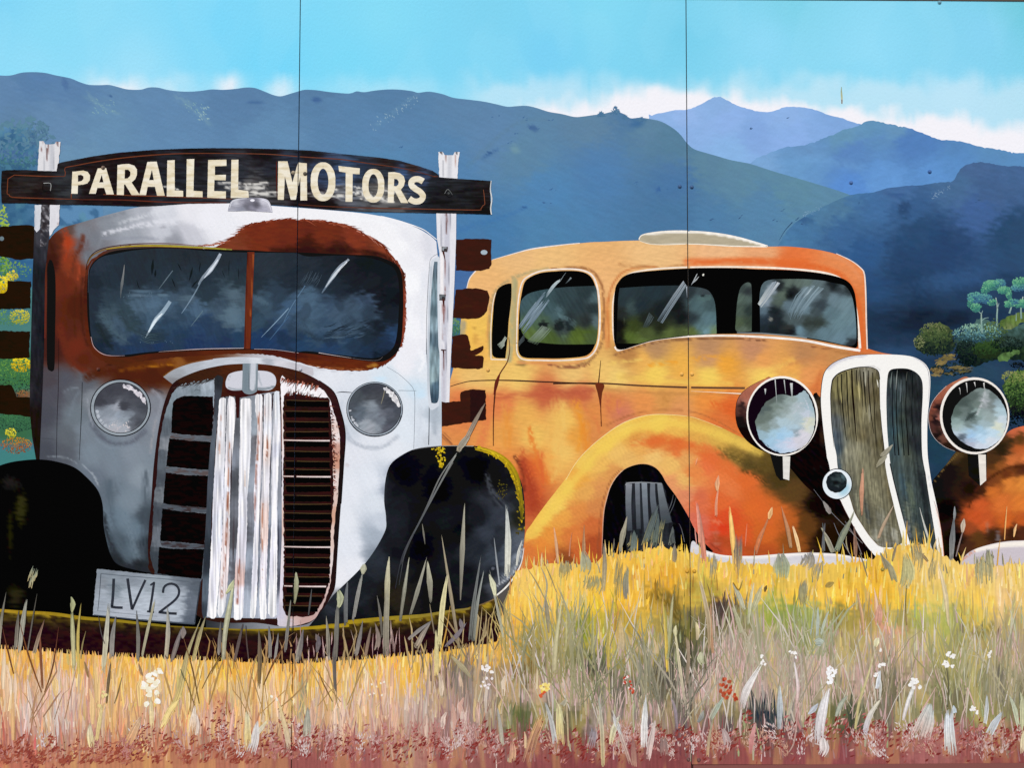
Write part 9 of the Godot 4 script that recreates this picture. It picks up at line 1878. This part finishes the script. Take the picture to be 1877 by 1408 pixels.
	for s in [[[690, 240, 710, 150, 728, 55], 14, 24, 4, "6c6c64", "a49c84"], [[730, 240, 760, 200, 768, 140], 60, 40, 4, "5c6868", "5c6464"], [[830, 220, 860, 120, 890, 20], 50, 44, 4, "5c6a68", "4c5858"], [[900, 230, 905, 160, 930, 60], 40, 30, 3, "56605e", "4a5252"], [[960, 210, 970, 160, 975, 110], 20, 20, 4, "5c625e", "4c5252"], [[1310, 320, 1296, 170, 1280, 0], 18, 26, 14, "e8b868", "f0c070"], [[1420, 260, 1450, 160, 1490, 60], 12, 14, 8, "c87858", "d88858"], [[1490, 70, 1497, 40, 1508, 5], 8, 24, 4, "e8b078", "f0bc80"], [[1610, 235, 1590, 120, 1555, 0], 16, 20, 6, "a88464", "c07850"], [[1655, 250, 1640, 180, 1618, 105], 14, 16, 8, "f0c890", "f0c898"], [[1840, 250, 1810, 180, 1770, 115], 12, 12, 4, "8c8880", "a09888"], [[1780, 240, 1785, 170, 1792, 90], 8, 8, 2, "6c6c70", "5c5c60"], [[1150, 330, 1130, 160, 1110, 0], 30, 26, 10, "d88c74", "d08070"], [[360, 310, 350, 200, 338, 110], 10, 14, 4, "c8a080", "d89c70"], [[420, 270, 425, 200, 435, 140], 6, 8, 2, "d09070", "cc8058"], [[500, 300, 498, 220, 500, 100], 14, 16, 2, "a89074", "c07c50"],
			[[1330, 390, 1325, 270, 1328, 150], 46, 46, 30, "7c7478", "6c6468"], [[1190, 390, 1195, 330, 1195, 250], 36, 40, 26, "8c8878", "a09c94"], [[1660, 530, 1675, 460, 1685, 390], 30, 44, 8, "94907c", "8a8878"], [[1735, 400, 1745, 340, 1755, 290], 34, 44, 10, "9c9470", "94908c"], [[1680, 330, 1700, 290, 1690, 250], 60, 70, 20, "94949c", "84848c"], [[1560, 390, 1560, 320, 1550, 250], 70, 90, 30, "a4b08c", "94988c"], [[530, 455, 545, 420, 550, 370], 60, 110, 60, "8c8c74", "949478"], [[500, 360, 510, 320, 495, 240], 50, 60, 10, "a4a484", "a8a48c"], [[390, 400, 395, 350, 400, 290], 40, 60, 6, "8c8868", "a0987c"], [[670, 520, 680, 400, 700, 260], 40, 44, 10, "94886c", "8c8468"], [[725, 500, 722, 400, 735, 320], 24, 30, 14, "84807c", "94906c"], [[600, 460, 610, 320, 606, 200], 20, 22, 4, "c8b488", "7c746c"], [[980, 300, 985, 270, 985, 200], 20, 24, 3, "948468", "7c7468"],
			[[1170, 780, 1165, 600, 1120, 395], 8, 24, 14, "a89070", "d0bc98"], [[1190, 790, 1175, 640, 1180, 520], 10, 20, 6, "b88c6c", "a47c60"], [[1340, 680, 1320, 600, 1290, 540], 14, 24, 4, "b4b090", "a4a07c"], [[1360, 560, 1330, 480, 1296, 410], 14, 24, 8, "c4c0a4", "a8a48c"], [[1380, 640, 1390, 520, 1410, 410], 8, 14, 6, "b0b090", "d8ccac"], [[1400, 560, 1430, 490, 1455, 420], 20, 30, 10, "bcb894", "c4b88c"], [[630, 880, 630, 700, 660, 480], 10, 16, 4, "d8b858", "a8a060"], [[945, 890, 940, 720, 920, 480], 12, 14, 3, "e0bc50", "c8b058"], [[945, 830, 960, 650, 978, 470], 14, 18, 5, "a8a87c", "bcb488"], [[1040, 1060, 1010, 850, 985, 650], 10, 14, 6, "b0a490", "d8cca0"], [[990, 700, 988, 670, 992, 640], 6, 22, 6, "d8d0a0", "dcd4a8"], [[695, 820, 700, 720, 692, 600], 30, 36, 6, "c8b498", "d4b478"], [[1050, 960, 1060, 800, 1050, 700], 12, 18, 24, "8c7c68", "a48c74"], [[830, 1080, 830, 860, 800, 570], 8, 12, 2, "a8a088", "94906c"], [[820, 1240, 825, 1130, 830, 1010], 20, 30, 4, "d4d4d0", "dcdcd8"], [[770, 1000, 800, 900, 790, 780], 10, 14, 4, "94907c", "84806c"], [[540, 800, 545, 700, 545, 560], 14, 14, 4, "a8a078", "a8a46c"], [[340, 900, 345, 760, 380, 500], 20, 22, 4, "bcb08c", "c4bc8c"], [[400, 780, 405, 680, 402, 560], 8, 10, 3, "b8b080", "c8bc80"], [[170, 900, 180, 760, 235, 620], 6, 12, 3, "a49c78", "94906c"], [[260, 720, 250, 640, 205, 460], 4, 7, 2, "a89c70", "bcac70"], [[280, 560, 300, 420, 270, 330], 6, 10, 3, "b8b090", "a49c84"], [[320, 560, 250, 420, 200, 340], 4, 8, 2, "a89c70", "a89468"], [[350, 460, 320, 380, 280, 290], 3, 6, 2, "94886c", "84805c"], [[310, 680, 300, 560, 290, 480], 6, 20, 8, "94886c", "847c6c"],
			[[1140, 850, 1125, 820, 1130, 780], 20, 36, 10, "b8b894", "d0ccac"], [[1105, 720, 1108, 670, 1100, 620], 10, 18, 14, "b8a484", "ecdca8"], [[1000, 1200, 985, 1080, 965, 1030], 6, 16, 4, "94848c", "a49498"], [[1110, 1160, 1130, 1130, 1140, 1095], 10, 24, 4, "8c8c8c", "a4a498"], [[1180, 1150, 1210, 1090, 1250, 1020], 10, 22, 4, "a8ac98", "a0b0a0"], [[1170, 1140, 1190, 1100, 1215, 1050], 8, 12, 3, "b8b4a0", "b0ac98"], [[1345, 1090, 1370, 990, 1450, 850], 14, 42, 4, "dcd0d0", "f0ece8"], [[1340, 1240, 1335, 1160, 1345, 1090], 6, 12, 12, "d0b0a8", "dcd0d0"], [[1545, 1200, 1550, 1080, 1548, 960], 14, 32, 6, "a8aeb0", "c4ccd0"], [[1640, 1060, 1645, 960, 1625, 830], 12, 16, 5, "d8b4ac", "e4dcdc"], [[1700, 1120, 1730, 1090, 1755, 1060], 8, 26, 5, "c8ccd4", "b8bcc4"], [[1660, 1200, 1640, 1140, 1650, 1080], 10, 14, 4, "b87c78", "8c5c58"],
			[[345, 1280, 325, 1160, 290, 1050], 26, 22, 6, "c4c4c0", "a8a8a4"], [[375, 1290, 368, 1180, 365, 1060], 40, 38, 30, "e0c888", "e0dca8"], [[380, 1070, 395, 1050, 405, 1030], 30, 20, 4, "b0a890", "b0a890"], [[415, 1290, 410, 1150, 402, 1010], 8, 10, 4, "c8ac84", "b8a88c"], [[190, 1380, 230, 1240, 280, 1110], 60, 44, 20, "b89078", "dcb078"], [[110, 1380, 118, 1310, 110, 1260], 36, 34, 14, "d8b084", "cc9484"], [[185, 1300, 186, 1250, 180, 1210], 12, 14, 4, "dcbc90", "d0b090"], [[60, 1290, 50, 1180, 35, 1080], 22, 18, 10, "c0b8a0", "a8a49c"], [[600, 1400, 595, 1200, 578, 1010], 20, 18, 6, "d8c08c", "b8b8ac"], [[750, 1390, 700, 1240, 650, 1095], 16, 20, 5, "b89080", "d0ccc4"], [[770, 1400, 765, 1320, 760, 1230], 30, 26, 8, "b88c78", "8c5c58"], [[640, 1280, 660, 1190, 690, 1120], 16, 30, 6, "d8cc9c", "c4c0ac"], [[655, 1120, 675, 1170, 700, 1230], 6, 26, 6, "d8d4d0", "d0ccc8"], [[840, 1370, 860, 1250, 880, 1150], 26, 30, 5, "d8bcb4", "c4b8b0"], [[820, 1300, 822, 1180, 826, 1100], 30, 34, 22, "d8d0cc", "e4e4e0"], [[530, 1300, 545, 1240, 550, 1190], 50, 40, 10, "a49ca0", "94949c"], [[930, 1340, 925, 1280, 930, 1230], 50, 40, 10, "a08c80", "8c7874"], [[1160, 1350, 1170, 1250, 1190, 1130], 16, 14, 4, "d0a880", "a4a088"], [[1390, 1330, 1400, 1240, 1420, 1160], 14, 24, 10, "c47c78", "d8a09c"], [[1270, 1290, 1260, 1240, 1240, 1190], 40, 34, 8, "c4b0ac", "b09c98"]]:
		blade.call(s[0], s[1], s[2], s[3], s[4], s[5])
	sheet(1237, 928)
	for s in [[[610, 1320, 640, 1250, 660, 1050], 6, 9, 3, "b09084", "d0a8a0"], [[770, 1290, 775, 1180, 800, 1050, 825, 960], 44, 50, 20, "e0dcdc", "f0eeee"], [[780, 1340, 800, 1300, 790, 1240], 40, 50, 20, "e8dcd8", "e0d8d4"], [[860, 1130, 890, 1060, 925, 1015], 12, 26, 4, "b0b4a4", "a4a894"], [[962, 1220, 985, 1060, 1030, 920, 1075, 760], 12, 12, 8, "d4c488", "d8cc98"], [[1072, 755, 1078, 735, 1085, 705], 14, 32, 14, "e0d8ac", "e8e0bc"], [[1010, 1230, 1045, 1120, 1110, 1025], 30, 26, 8, "c8c4cc", "d4ccb0"], [[1095, 1040, 1100, 960, 1085, 880], 8, 12, 5, "c8c0b0", "d8dcdc"], [[1080, 980, 1090, 930, 1098, 880], 14, 18, 5, "d8dce0", "e0e4e8"], [[1220, 1150, 1245, 1060, 1280, 960], 14, 20, 20, "d8cccc", "e4e4e0"], [[1310, 1240, 1340, 1160, 1370, 1060], 110, 90, 30, "d8c0b4", "c4ccc8"], [[1480, 1340, 1470, 1200, 1470, 1090], 70, 50, 40, "d8d8d0", "d8e0e8"], [[1500, 1110, 1495, 1090, 1490, 1070], 20, 18, 6, "d0dce4", "c4d0d8"], [[1660, 1170, 1670, 1090, 1670, 1010], 16, 20, 6, "d0d0d0", "b4b8b8"], [[1680, 1230, 1710, 1170, 1755, 1105], 40, 36, 6, "d0d4d8", "c4ccd4"], [[1840, 1190, 1820, 1090, 1790, 1010], 14, 24, 4, "c4c8a8", "b0b49c"], [[1860, 1230, 1865, 1100, 1850, 1000], 30, 34, 6, "c4c49c", "b8b894"], [[1870, 1330, 1868, 1270, 1872, 1200], 40, 36, 20, "e4d4b0", "d8d0a8"], [[1575, 1180, 1600, 1140, 1605, 1110], 4, 6, 4, "a08c7c", "b0a08c"], [[1460, 1080, 1465, 960, 1455, 870], 6, 9, 4, "5c5844", "6c6850"], [[1670, 900, 1680, 850, 1685, 820], 5, 9, 4, "b8b0a4", "c8c4b8"],
			[[1465, 650, 1450, 480, 1410, 310], 6, 24, 8, "d8c498", "ecd4a8"], [[1240, 640, 1235, 540, 1240, 420], 5, 7, 4, "94804c", "74643c"], [[1010, 700, 1000, 580, 970, 440], 8, 14, 5, "c89c78", "d8ac80"], [[1085, 640, 1092, 580, 1100, 525], 40, 36, 18, "cc9484", "d8a48c"], [[1680, 780, 1650, 700, 1625, 640], 4, 7, 3, "a89c64", "b8ac74"], [[760, 700, 765, 620, 765, 540], 12, 16, 3, "b0b8b0", "bcc4b4"], [[780, 690, 800, 620, 825, 560], 8, 12, 3, "b8beac", "b4bca8"], [[725, 690, 735, 620, 740, 560], 8, 10, 3, "a8b0a4", "a8b0a0"], [[750, 740, 770, 730, 790, 740], 30, 44, 30, "a8b0a8", "b0b8ac"], [[690, 530, 680, 460, 690, 400], 24, 36, 6, "8c8a78", "908c74"], [[1190, 410, 1160, 340, 1110, 270], 10, 26, 6, "a09c78", "8c8470"], [[1165, 400, 1150, 330, 1140, 290], 8, 20, 4, "948c70", "a09874"], [[1230, 440, 1250, 350, 1230, 250], 60, 70, 10, "b0b088", "c4b880"], [[1290, 350, 1300, 280, 1285, 200], 60, 60, 10, "94907c", "8c8468"], [[1380, 400, 1375, 340, 1390, 270], 36, 40, 6, "a89c74", "b4a47c"], [[1660, 420, 1655, 340, 1650, 250], 70, 100, 20, "94947c", "9c9c80"], [[1700, 330, 1690, 280, 1680, 220], 40, 40, 5, "8c8c74", "94947c"], [[1030, 380, 1010, 310, 990, 250], 4, 8, 2, "8c7c58", "8c8468"], [[310, 410, 340, 450, 360, 400], 6, 8, 3, "8c6c30", "94783c"], [[480, 460, 484, 440, 490, 425], 3, 16, 3, "6c5834", "745c34"], [[805, 430, 830, 420, 850, 410], 10, 30, 8, "a88c4c", "b0944c"],
			[[840, 250, 815, 190, 785, 115], 12, 12, 5, "8c8c80", "a0987c"], [[800, 240, 795, 150, 790, 90], 8, 10, 3, "6c7070", "5c6060"], [[865, 240, 900, 150, 945, 60], 26, 30, 8, "6c746c", "7c8474"], [[880, 210, 920, 130, 960, 20], 12, 14, 4, "74786c", "84846c"], [[950, 280, 880, 160, 850, 90], 3, 4, 2, "8c8c90", "74747c"], [[1000, 260, 960, 160, 910, 80], 4, 6, 3, "7c7474", "6c6468"], [[965, 270, 965, 200, 960, 120], 16, 18, 3, "94705c", "8c604c"], [[830, 40, 822, 20, 805, 0], 10, 26, 6, "94908c", "84807c"], [[1480, 290, 1485, 180, 1494, 60], 18, 30, 4, "8c8c8c", "5c6064"], [[1494, 80, 1498, 40, 1498, 0], 4, 12, 3, "7c8084", "8c9094"], [[1505, 270, 1520, 210, 1540, 140], 6, 8, 4, "8c7c74", "94807c"], [[1540, 142, 1542, 105, 1550, 65], 8, 26, 4, "b8a494", "c8b8a4"], [[1765, 180, 1770, 100, 1778, 0], 5, 8, 2, "e8a860", "f0b878"], [[1815, 165, 1822, 120, 1832, 95], 4, 12, 4, "ecb878", "f0c08c"]]:
		blade.call(s[0], s[1], s[2], s[3], s[4], s[5])
	sheet(1490, 640, 7.219)
	blade.call([880, 1420, 960, 1360, 1045, 1260], 60, 60, 4, "8c8878", "9c9888")
	sheet(1490, 835, 6.7036)
	for s in [[[760, 150, 810, 90, 900, 0], 4, 60, 30, "8c8874", "94907c"], [[590, 740, 588, 500, 596, 300, 600, 150], 14, 50, 20, "b8846c", "dca080"], [[790, 1030, 850, 870, 985, 600], 30, 34, 5, "b89c84", "a8947c"], [[270, 1180, 360, 1000, 500, 690], 60, 46, 6, "7c8878", "8c8c74"], [[510, 1220, 510, 1060, 495, 870], 24, 30, 8, "94705c", "74544a"], [[250, 1190, 190, 1060, 90, 890], 20, 24, 6, "8c8874", "94907c"], [[430, 1190, 400, 1080, 400, 990], 14, 16, 5, "b0a080", "a89c78"], [[600, 1080, 420, 900, 220, 700, 0, 415], 4, 6, 4, "a09c98", "74747c"], [[205, 715, 165, 640, 115, 560], 6, 50, 8, "8c8484", "94908c"], [[100, 1180, 110, 1020, 135, 830], 16, 14, 4, "6c6c70", "5c5c60"], [[960, 1300, 1000, 1150, 1020, 1090], 20, 26, 5, "8c7c5c", "7c7060"], [[1400, 1300, 1340, 1220, 1360, 1200], 20, 30, 6, "8c7450", "9c8460"], [[890, 1400, 860, 1300, 820, 1190], 30, 34, 10, "94886c", "8c8468"]]:
		blade.call(s[0], s[1], s[2], s[3], s[4], s[5])
	sheet(1080, 830, 5.866)
	for s in [[[330, 1080, 345, 900, 380, 780, 405, 680], 34, 36, 10, "8c8878", "a49c88"], [[600, 960, 660, 800, 740, 560], 60, 60, 5, "5a6664", "4c5658"], [[690, 1020, 720, 850, 740, 650], 50, 46, 6, "647068", "4c585a"], [[470, 1060, 480, 950, 480, 830], 70, 60, 6, "6c7874", "4c5856"], [[900, 980, 890, 920, 900, 860], 50, 44, 8, "4c5254", "3c4244"], [[250, 1070, 262, 990, 265, 920], 14, 16, 3, "6c6860", "7c7468"], [[1020, 960, 990, 830, 960, 760], 8, 8, 3, "6c6c70", "5c5c60"], [[840, 640, 880, 540, 900, 450], 4, 10, 4, "5c6064", "4c5054"], [[860, 660, 900, 570, 928, 480], 3, 8, 4, "5c6064", "4c5054"], [[1360, 690, 1360, 540, 1380, 400], 30, 20, 14, "d88c70", "e09878"], [[1372, 410, 1370, 330, 1385, 240], 12, 54, 6, "eab488", "e89c70"], [[1140, 130, 1148, 90, 1160, 55], 10, 16, 4, "f0a070", "f0a878"], [[1190, 1000, 1180, 760, 1150, 520], 40, 40, 20, "e09884", "dc8c78"], [[1150, 980, 1140, 900, 1130, 800], 10, 14, 5, "e0a090", "dc9484"], [[1670, 1010, 1680, 880, 1690, 760], 10, 16, 4, "dc7a58", "e0805c"], [[1780, 1060, 1810, 940, 1870, 800], 24, 30, 14, "d8784c", "e08858"]]:
		blade.call(s[0], s[1], s[2], s[3], s[4], s[5])
	build_flowers()

func build_flowers() -> void:
	var cluster := func(called: String, label: String, group: String, spots: Array, r: float, hexes: Array, stalk: Array):
		var f := thing(called, label, "flower", pt(spots[0], spots[1]), group)
		var k := marks()
		for i in range(0, spots.size(), 2):
			for j in 3:
				k.blot(pt(spots[i] + rng.randfn(0, r * 0.3), spots[i + 1] + rng.randfn(0, r * 0.3)), r * rng.randf_range(0.5, 0.95) / ck, r * rng.randf_range(0.4, 0.75) / ck, rng.randf() * 3.0, tone(hexes[(i / 2 + j) % hexes.size()]), 9, 0.25)
		k.put(f, "petals", 97)
		if stalk.size() > 0:
			band(f, "stem", stalk, 5, 4, "c8b894", 96, "d8ccb0")
	var w := "clusters of small white meadow flowers"
	sheet(0, 928)
	cluster.call("flower_cluster", "tall creamy white flower cluster below the number plate, at the left", w, [805, 905, 825, 925, 845, 940, 862, 892, 778, 970, 800, 990, 830, 970, 845, 1000, 815, 1010, 850, 1045, 795, 1065, 835, 955, 830, 900, 790, 960], 20.0, ["fbf3d8", "f6ecd0", "fffaf0"], [818, 1100, 816, 1050, 814, 1010])
	cluster.call("flower_cluster", "few pale yellow buds on a stalk, left of the creamy flower cluster", w, [565, 1000, 560, 1020, 572, 1012, 540, 1070], 12.0, ["f0dc9c", "ecd490"], [])
	cluster.call("flower_cluster", "pair of tiny white buds beside the left panel joint", w, [1465, 1022, 1492, 1035], 9.0, ["fdf4e0", "f8eedc"], [])
	cluster.call("flower_cluster", "single cream bud touching the left edge of the mural view", w, [-4, 1018, -8, 1030], 14.0, ["f8ecc8", "fdf4d8"], [])
	sheet(500, 800)
	cluster.call("flower_cluster", "white flower cluster below the truck's right bumper end", w, [1130, 1240, 1150, 1235, 1165, 1245, 1150, 1255, 1175, 1265, 1140, 1250], 12.0, ["fbf4ee", "f4ece8"], [1140, 1300, 1146, 1275, 1150, 1255])
	cluster.call("flower_cluster", "loose pinkish-white blossom spray under the truck's right mudguard", w, [1130, 1320, 1150, 1300, 1165, 1330, 1140, 1340, 1180, 1300, 1120, 1340, 1155, 1350], 9.0, ["f0e4e4", "e4d0d0", "fbf4f2"], [])
	cluster.call("flower_cluster", "sprinkle of tiny cream flowers low in the grass right of the left panel joint", w, [530, 1330, 560, 1345, 580, 1325, 545, 1380, 600, 1320, 590, 1390, 525, 1385], 7.0, ["fbf0dc", "f4e4d0"], [])
	sheet(900, 928)
	cluster.call("flower", "yellow bloom with a red lower petal, left of the middle of the meadow", "", [270, 968, 290, 960, 305, 975, 285, 985, 312, 962], 16.0, ["f4dc80", "f0cc5c", "fbe89c"], [])
	var r1 := marks()
	for s in [[265, 1015], [275, 1008], [285, 1000], [268, 1022]]:
		r1.blot(pt(s[0], s[1]), 3.4, 2.4, -0.5, tone("d8603c"), 8, 0.3)
	r1.put(get_node("flower"), "lower_petal", 98)
	cluster.call("flower_cluster", "small red and white bloom on a bluish stalk left of the right joint", "red meadow flowers", [715, 920, 720, 945, 745, 940, 735, 915, 755, 960, 765, 985, 760, 1000, 745, 975, 718, 950], 10.0, ["c84c30", "f4e0dc", "b83c2c", "d87460"], [740, 1080, 740, 1020, 735, 980])
	cluster.call("flower_cluster", "brick red flower spike standing just right of the right joint", "red meadow flowers", [1250, 930, 1275, 940, 1240, 960, 1260, 970, 1285, 975, 1230, 990, 1255, 1000, 1280, 1005, 1300, 1020, 1245, 1015, 1265, 1030, 1310, 1030, 1270, 990], 13.0, ["b84830", "a83c28", "cc6848", "b05438"], [])
	sheet(1237, 928)
	cluster.call("flower_cluster", "three white buds on the curved white stalk right of the red spike", w, [464, 802, 460, 845, 480, 846, 472, 832], 9.0, ["fdf9f4", "f8f2ec"], [])
	cluster.call("flower_cluster", "four white buds at the tip of a thin pink stalk", w, [615, 780, 638, 790, 645, 812, 626, 788, 648, 792], 9.0, ["fdf9f4", "f8f2ec"], [])
	cluster.call("flower_cluster", "large white blossom on the thick white leaf stalk in the right meadow", w, [820, 870, 840, 880, 855, 890, 830, 900, 845, 905, 815, 895, 830, 925, 838, 935, 820, 945, 860, 885, 825, 915], 13.0, ["ffffff", "f8f4f4"], [826, 980, 830, 950, 832, 920])
	cluster.call("flower_cluster", "white buds in a short column below the pink blotch of the right meadow", w, [1100, 850, 1112, 852, 1095, 860, 1078, 900, 1075, 912, 1102, 770, 1120, 850], 10.0, ["fdf9f4", "f4eee8"], [])
	cluster.call("flower_cluster", "four-part white blossom on a dark stalk in the olive grass at the right", w, [1445, 840, 1452, 855, 1462, 800, 1460, 850, 1488, 810, 1490, 800, 1484, 858, 1440, 850, 1465, 790], 12.0, ["fdf9f4", "f8f2ec"], [])
	cluster.call("flower_cluster", "slanting white brush-like bloom in the right meadow", w, [1270, 930, 1275, 950, 1290, 935, 1280, 970, 1265, 960, 1310, 975, 1295, 945], 13.0, ["fbf8f4", "f0ece8"], [])
	cluster.call("flower_cluster", "pair of white buds on a thin stalk near the right edge", w, [1680, 800, 1688, 790, 1692, 782, 1684, 806], 9.0, ["f8f4ec", "f0e8e0"], [])
	cluster.call("flower_cluster", "lowest white bell flowers, just above the maroon ground cover at the right", w, [1590, 1080, 1605, 1095, 1615, 1110, 1600, 1085, 1622, 1105, 1588, 1092], 10.0, ["fbf8f4", "f4eee8"], [])
